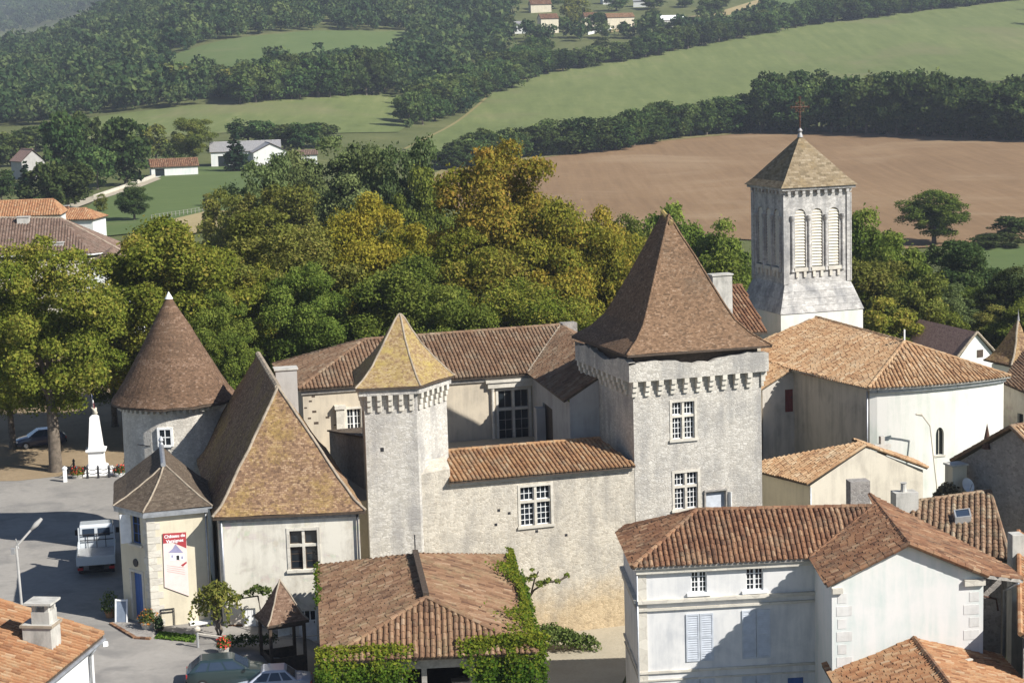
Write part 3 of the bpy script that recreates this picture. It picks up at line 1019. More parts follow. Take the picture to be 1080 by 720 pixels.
def hat(parent, eave, tops, prof, mat, name='roof', under=None, thick=0.14, hips=(), hip_mat=None, hip_r=0.09, smooth=False):
    """roof of curved profile; eave[i] rises to tops[i] along prof [(inward, up) 0..1]"""
    eave = [Vector(p) for p in eave]
    tops = [Vector(p) for p in tops]
    n = len(eave)
    fine = []
    for (s0, z0), (s1, z1) in zip(prof[:-1], prof[1:]):
        m_ = max(1, int(round((s1 - s0) / 0.12)))
        fine += [(s0 + (s1 - s0) * q / m_, z0 + (z1 - z0) * q / m_) for q in range(m_)]
    prof = fine + [prof[-1]]
    def at(i, s, z, t=0.0):
        e, a = eave[i % n], tops[i % n]
        p = Vector((e.x + (a.x - e.x) * s, e.y + (a.y - e.y) * s, e.z + (a.z - e.z) * z))
        if t:
            p = p.lerp(at_raw(i + 1, s, z), t)
        # old timbers: the slopes sag and ripple a little
        w = noise.noise_vector(p * 0.45) * 0.09 + noise.noise_vector(p * 1.7) * 0.03
        return p + w * min(1.0, 4 * (1 - s))
    def at_raw(i, s, z):
        e, a = eave[i % n], tops[i % n]
        return Vector((e.x + (a.x - e.x) * s, e.y + (a.y - e.y) * s, e.z + (a.z - e.z) * z))
    mb = MB()
    for i in range(n):
        NS = 1 if n > 10 else max(1, int((eave[(i + 1) % n] - eave[i]).length / 0.8))
        for k in range(len(prof) - 1):
            (s0, z0), (s1, z1) = prof[k], prof[k + 1]
            for c_ in range(NS):
                t0, t1 = c_ / NS, (c_ + 1) / NS
                f = [at(i, s0, z0, t0), at(i, s0, z0, t1) if t1 < 1 else at(i + 1, s0, z0), at(i, s1, z1, t1) if t1 < 1 else at(i + 1, s1, z1), at(i, s1, z1, t0)]
                g = []
                for p in f:
                    if not g or (p - g[-1]).length > 1e-4:
                        g.append(p)
                if (g[0] - g[-1]).length < 1e-4:
                    g.pop()
                if len(g) > 2:
                    mb.face(g)
        a, b = eave[i], eave[(i + 1) % n]
        mb.face([a - UP * thick, b - UP * thick, b, a], 0.3, 1)
    mb.face([p - UP * thick for p in reversed(eave)], 0.3, 1)
    o = mb.build(name, [mat, under or M['wood']], parent, smooth=smooth)
    if hips:
        hb = MB()
        for i in hips:
            for k in range(len(prof) - 1):
                ridge(hb, at(i, *prof[k]), at(i, *prof[k + 1]), hip_r)
        hb.build('hip_cap', hip_mat or M['mortar'], o)
    return o
def chimney(parent, c, sx, sy, z0, z1, yaw, mat, cap='slab', pots=0, name='chimney'):
    mb = MB()
    mb.box((c[0], c[1], z0), sx, sy, z1 - z0, yaw)
    o = mb.build(name, mat, parent)
    mb = MB()
    if cap == 'slab':
        mb.box((c[0], c[1], z1), sx + 0.16, sy + 0.16, 0.1, yaw)
    elif cap == 'open':
        mb.box((c[0], c[1], z1), sx + 0.1, sy + 0.1, 0.08, yaw)
        u = Vector((math.cos(yaw), math.sin(yaw), 0))
        w = Vector((-math.sin(yaw), math.cos(yaw), 0))
        for a in (-1, 1):
            for b in (-1, 1):
                p = Vector((c[0], c[1], z1 + 0.08)) + u * a * (sx / 2 - 0.14) + w * b * (sy / 2 - 0.14)
                mb.box(p, 0.2, 0.2, 0.34, yaw)
        mb.box((c[0], c[1], z1 + 0.42), sx + 0.25, sy + 0.25, 0.09, yaw)
    if mb.v:
        mb.build('chimney_cap', M['concrete'], o)
    if pots:
        for k in range(pots):
            pb = MB()
            p = Vector((c[0] + (k - (pots - 1) / 2) * 0.4 * math.cos(yaw), c[1] + (k - (pots - 1) / 2) * 0.4 * math.sin(yaw), z1 + 0.1))
            pb.lathe(p, [(0.13, 0), (0.11, 0.4), (0.13, 0.42), (0.09, 0.42), (0.09, 0.2)], 12)
            pb.build('chimney_pot', M['canal_fore'], o)
    return o
def pipe(parent, pts, r=0.05, mat=None, name='drainpipe'):
    mb = MB()
    mb.tube(pts, r, 8)
    return mb.build(name, mat or M['zinc'], parent, smooth=True)
def inset(plan, d):
    """move every corner of a ccw plan inwards by d"""
    n = len(plan)
    out = []
    for i in range(n):
        p = V2(plan[i])
        a = (p - V2(plan[i - 1])).normalized()
        b = (V2(plan[(i + 1) % n]) - p).normalized()
        na, nb = Vector((-a.y, a.x, 0)), Vector((-b.y, b.x, 0))
        bis = na + nb
        k = bis.dot(na)
        out.append(p + bis * (d / k))
    return out

# ---- vegetation
def leaf_quads(rng, pos, nor, size, var=0.4, spread=0.7):
    N = len(pos)
    n = nor + rng.normal(0, spread, (N, 3))
    n /= np.linalg.norm(n, axis=1)[:, None] + 1e-9
    a = np.cross(n, rng.normal(0, 1, (N, 3)))
    a /= np.linalg.norm(a, axis=1)[:, None] + 1e-9
    b = np.cross(n, a)
    s = size * (1 + rng.uniform(-var, var, N))[:, None]
    w = s * rng.uniform(0.45, 0.8, (N, 1))
    k = rng.uniform(-0.2, 0.2, (N, 1))
    return np.stack([pos - a * s * 0.5, pos + b * w * 0.5 + a * s * k - n * s * 0.1, pos + a * s * 0.5, pos - b * w * 0.5 + a * s * k - n * s * 0.1], 1)
def unit(rng, N):
    d = rng.normal(0, 1, (N, 3))
    return d / np.linalg.norm(d, axis=1)[:, None]
def crown_arrays(rng, Rx, H, z0, lobes, leaves, size, lobe_r=(0.28, 0.45), squash=0.9, lowcut=-0.5, shape='round'):
    """leaf quads of one crown: many uneven lobes through the crown's volume"""
    cs, rs, ts = [], [], []
    for i in range(lobes):
        d = unit(rng, 1)[0]
        if d[2] < lowcut:
            d[2] = -d[2]
        k = rng.uniform(0.5, 0.86) if i > lobes // 6 else rng.uniform(0.0, 0.4)
        c = np.array([d[0] * Rx * k, d[1] * Rx * k, z0 + H / 2 + d[2] * H / 2 * k])
        if shape == 'cone':
            t = rng.uniform(0, 1) ** 1.3
            an = rng.uniform(0, 2 * math.pi)
            rr = Rx * (1 - t) * rng.uniform(0.3, 0.75)
            c = np.array([rr * math.cos(an), rr * math.sin(an), z0 + t * H * 0.95])
        cs.append(c)
        lr = rng.uniform(*lobe_r) * Rx
        if shape == 'cone':
            lr *= (1.15 - 0.8 * (c[2] - z0) / H)
        rs.append(lr)
        ts.append(rng.uniform(-0.18, 0.18))
    cs, rs, ts = np.array(cs), np.array(rs), np.array(ts)
    an = rng.uniform(0.65, 1.35, (lobes, 3))
    wgt = rs ** 2
    li = rng.choice(lobes, leaves, p=wgt / wgt.sum())
    d = unit(rng, leaves)
    flip = (d[:, 2] < -0.35) & (rng.uniform(0, 1, leaves) < 0.75)
    d[flip, 2] *= -1
    rr = rs[li] * (rng.uniform(0.5, 1.05, leaves) + (rng.uniform(0, 1, leaves) < 0.16) * rng.uniform(0, 0.35, leaves))
    dd = d * np.array([1, 1, squash]) * an[li]
    pos = cs[li] + dd * rr[:, None]
    # drop leaves buried deep inside another lobe
    keep = np.ones(leaves, bool)
    for j in range(lobes):
        q = np.linalg.norm((pos - cs[j]) / (np.array([1, 1, squash]) * an[j]), axis=1) / rs[j]
        keep &= ~((q < 0.45) & (li != j))
    pos, d, li = pos[keep], d[keep], li[keep]
    Q = leaf_quads(rng, pos, d, size, spread=0.8)
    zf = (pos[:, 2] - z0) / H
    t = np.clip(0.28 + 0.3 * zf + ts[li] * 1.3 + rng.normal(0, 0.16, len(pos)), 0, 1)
    return Q, t, cs
def trunk_mb(rng, h, r, limbs, cs, lean=0.03):
    mb = MB()
    top = Vector((rng.uniform(-lean, lean) * h, rng.uniform(-lean, lean) * h, h))
    mb.tube([(0, 0, -0.6), (0, 0, 0.0), (top.x * .2, top.y * .2, 0.5), top * 0.55, top], [r * 1.5, r * 1.35, r * 1.05, r * 0.85, r * 0.6], 9)
    for i in range(limbs):
        c = Vector(cs[i % len(cs)])
        st = top * rng.uniform(0.65, 1.0)
        mid = st.lerp(c, 0.5) + Vector((0, 0, 0.1 * (c - st).length))
        mb.tube([st, mid, c], [r * 0.5, r * 0.32, r * 0.12], 6)
    return mb
class Tree:
    """prototype: shared meshes for crown and trunk (or one mesh for far trees)"""
    def __init__(s, seed, Rx, H, trunk, leaves, lobes, size, leaf, tr=0.3, limbs=5, shape='round', far=False, lobe_r=(0.28, 0.45), squash=0.9, lowcut=-0.5):
        rng = np.random.default_rng(seed)
        Q, t, cs = crown_arrays(rng, Rx, H, trunk, lobes, leaves, size, lobe_r, squash, lowcut, shape)
        s.h = float(Q[:, :, 2].max())
        s.rx = float(np.percentile(np.abs(Q[:, :, 0]), 97))
        s.far = far
        s.crown = quads_mesh('crown', Q, t, M[leaf])
        mb = trunk_mb(rng, trunk + H * 0.35, tr, limbs, cs)
        if far:
            bm = bmesh.new()
            bm.from_mesh(s.crown)
            me2 = bpy.data.meshes.new('t')
            me2.from_pydata(mb.v, [], mb.f)
            k = len(bm.faces)
            bm.from_mesh(me2)
            bm.faces.ensure_lookup_table()
            for f in bm.faces[k:]:
                f.material_index = 1
            bm.to_mesh(s.crown)
            bm.free()
            bpy.data.meshes.remove(me2)
            s.crown.materials.append(M['bark'])
        else:
            me = bpy.data.meshes.new('trunk')
            me.from_pydata(mb.v, [], mb.f)
            me.materials.append(M['bark'])
            me.polygons.foreach_set('use_smooth', [True] * len(me.polygons))
            s.trunk = me
    def put(s, name, p, height, width, label, group=None, rz=0.0, cat='tree', leaf=None):
        sc = (width / (2 * s.rx), width / (2 * s.rx), height / s.h)
        if s.far:
            o = bpy.data.objects.new(name, s.crown)
            COL.objects.link(o)
            o.location = p
            o.rotation_euler = (0, 0, rz)
            o.scale = sc
            return tag(o, label, cat, group)
        o = thing(name, label, cat, p, rz, group)
        o.scale = sc
        for nm, me in (('crown', s.crown), ('trunk', s.trunk)):
            c = bpy.data.objects.new(nm, me)
            COL.objects.link(c)
            c.parent = o
            if nm == 'crown' and leaf:
                c.material_slots[0].link = 'OBJECT'
                c.material_slots[0].material = M[leaf]
        return o

# ---- ground sheets
def drape(name, poly, mat, off, step, parent=None):
    bm = bmesh.new()
    vs_ = [bm.verts.new((p[0], p[1], 0)) for p in poly]
    bm.faces.new(vs_)
    xs, ys = [p[0] for p in poly], [p[1] for p in poly]
    for ax, lo, hi in ((0, min(xs), max(xs)), (1, min(ys), max(ys))):
        k = math.floor(lo / step) + 1
        while k * step < hi:
            co = [0, 0, 0]
            no = [0, 0, 0]
            co[ax] = k * step
            no[ax] = 1
            bmesh.ops.bisect_plane(bm, geom=bm.verts[:] + bm.edges[:] + bm.faces[:], plane_co=co, plane_no=no)
            k += 1
    for v in bm.verts:
        v.co.z = ground(v.co.x, v.co.y) + off
    bmesh.ops.recalc_face_normals(bm, faces=bm.faces[:])
    me = bpy.data.meshes.new(name)
    bm.to_mesh(me)
    bm.free()
    if sum(p.normal.z for p in me.polygons) < 0:
        me.flip_normals()
    me.materials.append(mat)
    o = bpy.data.objects.new(name, me)
    COL.objects.link(o)
    o['kind'] = 'structure'
    return o
def pxpoly(pts):
    return [tuple(T(*p))[:2] for p in pts]
# ------------------------------------------------------------------ the setting
def terrain():
    ys = [-120 + 6 * k for k in range(31)] + [62 + 2 * k for k in range(30)]
    while ys[-1] < 5200:
        ys.append(ys[-1] + max(6.0, ys[-1] * 0.022))
    ts = [-0.75 + 1.5 * k / 260 for k in range(261)]
    vs_, fs = [], []
    for y in ys:
        for t in ts:
            x = t * (max(y, 0) + 160)
            vs_.append((x, y, ground(x, y)))
    n = len(ts)
    for i in range(len(ys) - 1):
        for j in range(n - 1):
            fs.append((i * n + j, i * n + j + 1, (i + 1) * n + j + 1, (i + 1) * n + j))
    me = bpy.data.meshes.new('ground')
    me.from_pydata(vs_, [], fs)
    me.materials.append(M['earth'])
    me.polygons.foreach_set('use_smooth', [True] * len(me.polygons))
    o = bpy.data.objects.new('ground', me)
    COL.objects.link(o)
    o['kind'] = 'structure'
terrain()
OFF = 0.25
drape('ploughed_field', pxpoly([(440, 192), (470, 178), (580, 163), (700, 146), (790, 138), (1100, 146), (1300, 146), (1300, 246), (1100, 252), (950, 264), (700, 248), (560, 230), (440, 214)]), M['plough'], OFF, 12)
drape('dry_pasture', pxpoly([(425, 158), (520, 95), (570, 76), (700, 54), (860, 24), (1100, -2), (1300, -24), (1300, 80), (1100, 84), (1000, 88), (800, 112), (620, 138), (480, 172)]), M['pasture'], OFF, 18)
drape('meadow', pxpoly([(82, 232), (100, 212), (130, 200), (200, 177), (300, 176), (330, 190), (300, 222), (215, 226), (180, 234), (150, 246), (96, 252)]), M['meadow'], OFF, 10)
drape('dry_grass_strip', pxpoly([(150, 246), (180, 233), (218, 224), (300, 222), (300, 236), (200, 248)]), M['straw'], OFF + 0.05, 10)
drape('far_meadow', pxpoly([(-20, 150), (40, 138), (100, 124), (250, 108), (420, 98), (445, 120), (420, 140), (330, 142), (250, 140), (100, 152), (-20, 160)]), M['pasture'], OFF, 14)
drape('hill_meadow', pxpoly([(172, 62), (240, 42), (330, 33), (430, 33), (440, 48), (430, 64), (350, 74), (240, 90), (185, 90)]), M['meadow'], OFF, 18)
drape('village_meadow', pxpoly([(735, 24), (790, 2), (905, -6), (880, 6), (780, 26)]), M['meadow'], OFF, 18)
drape('hillside_lane', pxpoly([(640, 30), (700, 22), (755, 14), (800, 0), (815, 0), (768, 17), (705, 27), (645, 35)]), M['straw'], OFF + 0.1, 14)
drape('orchard_lawn', pxpoly([(1030, 262), (1250, 258), (1250, 300), (1040, 296)]), M['meadow'], OFF, 8)
drape('meadow_track', pxpoly([(60, 222), (95, 209), (150, 194), (165, 188), (170, 190), (150, 198), (98, 214), (64, 227)]), M['gravel'], OFF + 0.1, 6)
drape('field_margin', pxpoly([(440, 192), (470, 178), (580, 163), (700, 146), (790, 138), (790, 141), (700, 149.5), (580, 166.5), (470, 182), (444, 196)]), M['edge'], OFF + 0.08, 12)
drape('pasture_margin', pxpoly([(425, 158), (520, 95), (570, 76), (700, 54), (860, 24), (860, 25), (700, 55.2), (571, 77.6), (521.5, 96.5), (429, 158)]), M['edge'], OFF + 0.08, 14)
# the square and the street
drape('street', [(-75, 20), (-13, 20), (-5, 60), (1, 86), (0.5, 97.5), (-2.5, 106), (-13, 106), (-17, 106), (-19.5, 110), (-22, 122), (-24, 134), (-34, 150), (-85, 150)], M['asphalt'], 0.09, 2)
drape('planting_bed', [(-50, 139), (-37, 138), (-33.5, 139.5), (-30, 142), (-25, 136), (-20, 150), (-18, 205), (-95, 215), (-100, 150)], M['dirt'], 0.10, 4)
drape('garden_ground', [(1.5, 84), (5.6, 91), (5.2, 99), (8, 112), (-3, 108.5), (-1, 100.5)], M['gravel'], 0.06, 2)
drape('lower_lane', [(1, 60), (12, 60), (6, 91), (1.5, 91)], M['asphalt'], 0.08, 3)

# courtyard of the castle, a terrace above the moat side
def court():
    mb = MB()
    mb.prism([(-11.3, 108.5), (-6.0, 111), (6.0, 115.5), (2.5, 127.8), (-14, 124.4), (-12.2, 118.5)], -3, 3.6)
    o = mb.build('castle_courtyard', M['gravel'])
    o['kind'] = 'structure'
court()
# ------------------------------------------------------------------ the castle
CY = R(17.3)
CU = Vector((math.cos(CY), math.sin(CY), 0))
CV = Vector((-math.sin(CY), math.cos(CY), 0))

# ---- keep
def keep():
    A = Vector((7.12, 111.4, 0))
    W_, L_ = 8.35, 8.9
    t = thing('keep', 'tall square stone keep with a steep curved brown tile roof and corbelled top', 'castle tower', (A.x, A.y, -5))
    zc0, zc1, ze = 9.0, 9.95, 11.55
    plan = [A, A + CU * W_, A + CU * W_ + CV * L_, A + CV * L_]
    wf = Wall(plan[0], plan[1])
    up = wf.rect(709, 423.5, 732.5, 462.5)
    lo = wf.rect(711.5, 498, 736, 536)
    hb = wf.rect(744, 519, 765, 537)
    walls(t, plan, -5.6, zc1 - 0.02, M['keep'], {0: [up, lo, hb]}, name='wall', cap=False)
    for r in (up, lo):
        window(t, wf, r, 'cross', M['white_paint'], trim=True, bars=(3, 4))
    # boarded hatch with a tilted wooden leaf
    mb = MB()
    u0, u1, z0, z1 = hb
    wf.box(mb, u0 - 0.1, u0 - 0.002, z0, z1 + 0.1, -0.05, 0.12)
    wf.box(mb, u1 + 0.002, u1 + 0.1, z0, z1 + 0.1, -0.05, 0.12)
    wf.box(mb, u0 - 0.1, u1 + 0.1, z1 + 0.102, z1 + 0.2, -0.05, 0.14)
    h = mb.build('hatch_frame', M['greywood'], t)
    mb = MB()
    wf.box(mb, u0, u1, z0, z1, -0.2, -0.14)
    mb.build('hatch_board', M['shutter'], h)
    mb = MB()
    mb.obox(wf.at(u1 + 0.12, z0, 0.06), wf.n * 0.25 + wf.d * 0.12, wf.d * 0.04, UP * (z1 - z0))
    mb.build('hatch_leaf', M['white_paint'], h)
    # putlog holes
    # corbelled parapet
    ov = 0.36
    out = inset(plan, -ov)
    mb = MB()
    rr = RNG
    th = 0.42
    inn = inset(out, th)
    for i in range(4):
        w = Wall(out[i], out[(i + 1) % 4])
        # ragged crest just under the eaves
        n = 26
        tops = []
        base = ze - 0.62
        for k in range(n + 1):
            x = k / n
            tops.append(base + 0.26 * math.sin(x * 9 + i * 2) * 0.7 + rr.uniform(-0.07, 0.07) + 0.12 * x)
        for k in range(n):
            a, b = w.len * k / n, w.len * (k + 1) / n
            mb.face([w.at(a, zc1), w.at(b, zc1), w.at(b, tops[k + 1]), w.at(a, tops[k])])
            mb.face([w.at(a, tops[k]), w.at(b, tops[k + 1]), w.at(b, tops[k + 1], -th), w.at(a, tops[k], -th)])
            mb.face([w.at(b, zc1, -th), w.at(a, zc1, -th), w.at(a, tops[k], -th), w.at(b, tops[k + 1], -th)])
    mb.face([(p.x, p.y, zc1) for p in reversed(out)])
    mb.build('parapet', M['keep'], t)
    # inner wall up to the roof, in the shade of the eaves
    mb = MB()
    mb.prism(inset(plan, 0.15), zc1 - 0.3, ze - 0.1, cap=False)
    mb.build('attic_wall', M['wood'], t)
    # corbels: three rounded steps each
    for i in (0, 3, 1):
        w = Wall(plan[i], plan[(i + 1) % 4])
        n = 11
        for k in range(n):
            u = (k + 0.05) * w.len / (n - 0.9)
            if u > w.len - 0.05:
                continue
            cb = MB()
            hw = 0.16
            for s, (z0, z1, d) in enumerate(((zc0, zc0 + 0.3, 0.14), (zc0 + 0.302, zc0 + 0.62, 0.25), (zc0 + 0.622, zc1 - 0.002, 0.35))):
                w.box(cb, u - hw, u + hw, z0, z1, -0.05, d)
            cb.build('corbel', M['dressed'], t, bevel=0.03)
    # roof
    eo = [p + UP * z for p, z in zip(inset(plan, -0.52), (11.62, 11.55, 11.5, 11.5))]
    c = (plan[0] + plan[2]) / 2 + Vector((0.1, 0, 0))
    a1 = c + CV * -0.1 + UP * 19.35
    a2 = c + CV * 0.9 + UP * 19.45
    hat(t, eo, [a1, a1, a2, a2], [(0, 0), (0.2, 0.085), (0.36, 0.19), (0.47, 0.31), (0.6, 0.485), (0.76, 0.69), (1, 1)], M['flat_keep'], hips=(0, 1), hip_mat=M['flat_keep'], hip_r=0.07)
    mb = MB()
    ridge(mb, a1 + CV * -0.35 + UP * -0.5, a2, 0.16, 0.5)
    mb.build('ridge_cap', M['flat_tower'], t)
keep()

# ---- curtain wall with the gallery behind it
def gallery():
    P0 = Vector((P(440, 500, 107.5).x, 107.5, 0))
    P1 = Vector((P(669, 500, 111.3).x, 111.3, 0))
    w = Wall(P0, P1)
    t = thing('gallery_wing', 'low gallery with an orange canal tile roof over a rubble curtain wall between two towers', 'castle wing', (P0.x, P0.y, -5))
    uL = w.hit(475, 510)[0]
    win = w.rect(549, 512.5, 581, 553.5)
    zt = 4.95
    back = 4.0
    wn_ = w.n
    mb = MB()
    wl_ = Wall(P0 + w.d * uL, P1)
    r2 = (win[0] - uL, win[1] - uL, win[2], win[3])
    wall_face(mb, wl_, -5.8, zt, [r2])
    # the lower stretch beside the tower with a sloping weathered coping
    ws = Wall(P0, P0 + w.d * uL)
    wall_face(mb, ws, -5.8, zt + 0.55, z1b=zt + 0.75)
    mb.face([ws.at(0, zt + 0.55), ws.at(uL, zt + 0.75), ws.at(uL, zt + 1.3, -0.9), ws.at(0, zt + 1.1, -0.9)])
    mb.face([ws.at(uL, -5.8), ws.at(uL, -5.8, -1.2), ws.at(uL, zt + 1.3, -0.9), ws.at(uL, zt + 0.75)])
    mb.build('curtain_wall', M['curtain'], t)
    # putlog holes as small dark sockets
    for (px, py) in ((526, 538), (537, 541), (566, 560), (597, 564), (523, 553)):
        u, z = w.hit(px, py)
        hb = MB()
        w.box(hb, u - 0.09, u + 0.09, z - 0.08, z + 0.08, -0.15, 0.004)
        hb.build('putlog_hole', M['dark_metal'], t)
    window(t, w, win, 'cross', M['white_paint'], trim=True, bars=(3, 4))
    E0 = w.at(uL - 0.12, zt + 0.08, 0.38)
    E1 = w.at(w.len - 0.05, zt + 0.0, 0.38)
    T0 = w.at(uL + 0.1, zt + 1.12, -3.3)
    T1 = w.at(w.len - 1.0, zt + 1.05, -3.3)
    T2 = w.at(w.len - 0.95, zt + 1.0, -3.1)
    roof(t, [[E0, E1, T1, T0]], M['canal_gallery'], caps=[(T0, T1)], lo=0.05)
    mb = MB()
    q0, q1 = w.at(uL, 0, -3.2), w.at(w.len - 1.0, 0, -3.2)
    wb = Wall(q1, q0)
    wall_face(mb, wb, -1, zt + 0.85)
    mb.build('courtyard_side_wall', M['range_wall'], t)
    mb = MB()
    w.box(mb, uL, w.len - 0.05, zt - 0.28, zt - 0.1, -0.1, 0.16)
    mb.build('eaves_course', M['dressed'], t)
gallery()

# ---- polygonal tower with the lichened roof
def poly_tower():
    D0 = 107.0
    FL = Vector((P(385, 450, D0).x, D0, 0))
    FR = Vector((P(440, 450, D0 + 0.35).x, D0 + 0.35, 0))
    Rr = Vector((P(472, 450, 110.4).x, 110.4, 0))
    BR = Rr + Vector((-0.5, 2.6, 0))
    BL = FL + Vector((-0.62, 5.6, 0))
    plan = [FL, FR, Rr, BR, BL]
    t = thing('polygonal_tower', 'slender polygonal tower of pale stone with a yellow lichened pointed roof', 'castle tower', (FL.x, FL.y, -3))
    z0, zc0, zc1, ze = -4.5, 9.35, 10.35, 10.75
    walls(t, plan, z0, zc1, M['tower'], cap=False)
    up = inset(plan, -0.05)
    mb = MB()
    out = inset(plan, -0.30)
    mb.prism(out, zc1, ze + 0.1)
    mb.build('parapet', M['tower'], t)
    for i, n in ((0, 5), (1, 6), (4, 8)):
        w = Wall(plan[i], plan[(i + 1) % 5])
        for k in range(n):
            u = (k + 0.5) * w.len / n + RNG.uniform(-0.04, 0.04)
            cb = MB()
            w.box(cb, u - 0.13, u + 0.13, zc0, zc0 + 0.35, -0.05, 0.12)
            w.box(cb, u - 0.13, u + 0.13, zc0 + 0.352, zc0 + 0.68, -0.05, 0.21)
            w.box(cb, u - 0.13, u + 0.13, zc0 + 0.682, zc1 + 0.002, -0.05, 0.297)
            cb.build('corbel', M['dressed'], t, bevel=0.03)
    eave = [p + UP * (ze + 0.08) for p in inset(plan, -0.46)]
    a = P(421.5, 331, 109.7)
    hat(t, eave, [a] * 5, [(0, 0), (0.16, 0.10), (0.38, 0.29), (0.6, 0.52), (0.78, 0.75), (0.90, 0.925), (0.965, 0.99), (1, 1)], M['flat_tower'], hips=(0, 1, 2), hip_mat=M['mortar'], hip_r=0.06)
    hb = MB()
    w = Wall(FL, FR)
    u, z = w.hit(403, 474)
    w.box(hb, u - 0.1, u + 0.1, z - 0.12, z + 0.12, -0.1, 0.004)
    hb.build('arrow_slit', M['dark_metal'], t)
poly_tower()

# ---- range at the back of the courtyard, with the stair wing along the keep
def back_range():
    ze, zr = 8.0, 10.35
    a = G(314, 410, ze)
    b = G(557, 393, ze)
    t = thing('courtyard_range', 'long back range of the castle with aged canal tiles behind the courtyard', 'castle wing', (a.x, a.y, 0))
    bl = G(288, 384, ze)
    w_e = G(595, 422, ze)
    rl = G(384, 358, zr)
    rr = G(592, 342.5, zr)
    d = (Vector((b.x, b.y, 0)) - Vector((a.x, a.y, 0))).normalized()
    nrm = Vector((-d.y, d.x, 0))
    far = rr + d * 9 
    br = V2(far) + nrm * 6.2 + UP * ze
    bw = V2(w_e) + d * 3.2 + UP * (zr - 0.5)
    b2 = V2(rr) + nrm * 6 + UP * ze
    fac_front = [a, b, rr, rl]
    fac_left = [bl, a, rl]
    fac_back = [b2, bl, rl, rr]
    wing = [b, w_e, bw, rr]
    r_ = roof(t, [fac_front, fac_left, fac_back], M['canal_range'], caps=[(rl, rr), (a, rl), (bl, rl)], cap_mat=M['canal_range'], lo=0.05)
    roof(t, [wing, [bw, V2(bw) + d * 1.2 + UP * (ze + 0.6), V2(rr) + d * 3 + UP * (ze + 0.6), rr]], M['canal_range'], caps=[(b, rr)], cap_mat=M['mortar'], lo=0.05, name='wing_roof')
    # walls
    ins = 0.35
    A = V2(a) + nrm * ins + d * ins
    B = V2(b) + nrm * ins + d * 0.3
    BL = V2(bl) - nrm * ins + d * ins
    wf = Wall(A, B)
    wm = wf.rect(526, 411, 558, 463)
    wl2 = wf.rect(366, 431, 381, 455)
    walls(t, [A, B, B + nrm * 9.4, BL], -0.5, ze - 0.12, M['range_wall'], {0: [wm, wl2]})
    window(t, wf, wm, 'cross', M['greywood'], trim=True, bars=(2, 3))
    window(t, wf, wl2, 'casement', M['white_paint'], trim=True, bars=(2, 3))
    # carved window surround with side shafts and a lintel
    mb = MB()
    u0, u1, z0, z1 = wm
    for u in (u0 - 0.42, u1 + 0.42):
        mb.lathe(wf.at(u, z0 - 0.2, 0.12), [(0.14, 0), (0.11, 0.15), (0.11, z1 - z0 + 0.2), (0.15, z1 - z0 + 0.4)], 10)
    wf.box(mb, u0 - 0.75, u1 + 0.75, z1 + 0.25, z1 + 0.62, -0.02, 0.26)
    wf.box(mb, u0 - 0.9, u1 + 0.9, z1 + 0.622, z1 + 0.8, -0.02, 0.36)
    mb.build('carved_surround', M['dressed'], t)
    mb = MB()
    u0, u1, z0, z1 = wl2
    wf.box(mb, u0 - 0.75, u0 - 0.2, z0 - 0.3, z1 + 0.1, 0.0, 0.35)
    wf.box(mb, u0 - 0.85, u0 - 0.1, z1 + 0.102, z1 + 0.35, 0.0, 0.45)
    mb.build('pilaster', M['dressed'], t)
    for (px, py) in ((327, 423), (331, 434), (326, 441), (333, 446), (345, 440), (353, 448), (330, 418), (322, 430)):
        u, z = wf.hit(px, py)
        hb = MB()
        s = RNG.uniform(0.06, 0.13)
        wf.box(hb, u - s, u + s * 1.6, z - s * .7, z + s * .7, -0.15, 0.004)
        hb.build('putlog_hole', M['wood'], t)
    # eaves board in shade
    mb = MB()
    wf.box(mb, -0.1, wf.len, ze - 0.45, ze - 0.2, 0.0, 0.14)
    mb.build('eaves_course', M['greywood'], t)
    # wing wall facing the courtyard
    E = V2(w_e) + d * 0.35
    ww = Wall(B + d * 0.02, E)
    mb = MB()
    wdo = ww.rect(573, 428, 583, 470)
    wall_face(mb, ww, -0.5, ze - 0.15, [wdo])
    we = Wall(E, V2(bw) + d * 0.2)
    wall_face(mb, we, -0.5, ze + 0.03, z1b=zr - 0.53)
    mb.build('wing_wall', M['grey_render'], t)
    plank_door(t, ww, wdo, M['wood'])
    mb = MB()
    ww.box(mb, 3.4, 4.2, -0.5, 6.2, 0.0, 0.6)
    mb.build('buttress', M['grey_render'], t)
    # chimney at the near right of the range, beside the keep roof
    c = V2(rr) + d * 0.5
    chimney(t, c, 1.1, 0.8, zr - 1.4, zr + 0.15, CY, M['rubble_grey'], 'none')
back_range()

# ---- shaded link between lodge and polygonal tower
def link():
    t = thing('link_building', 'low shaded stone building wedged between the lodge roof and the lichened tower', 'building', (-9.6, 115.5, -2))
    plan = [(-9.15, 112.3), (-7.2, 113.4), (-9.6, 121.2), (-11.9, 119.6)]
    zz = [6.9, 6.6, 5.7, 5.9]
    walls(t, plan, -2.5, zz, M['rubble_grey'])
    c = (-9.5, 116.6, 7.0)
    q = [Vector((p.x, p.y, z + 0.08)) for p, z in zip(inset(plan, -0.12), zz)]
    roof(t, [q], M['flat_pav'], 'flat', thick=0.1)
link()

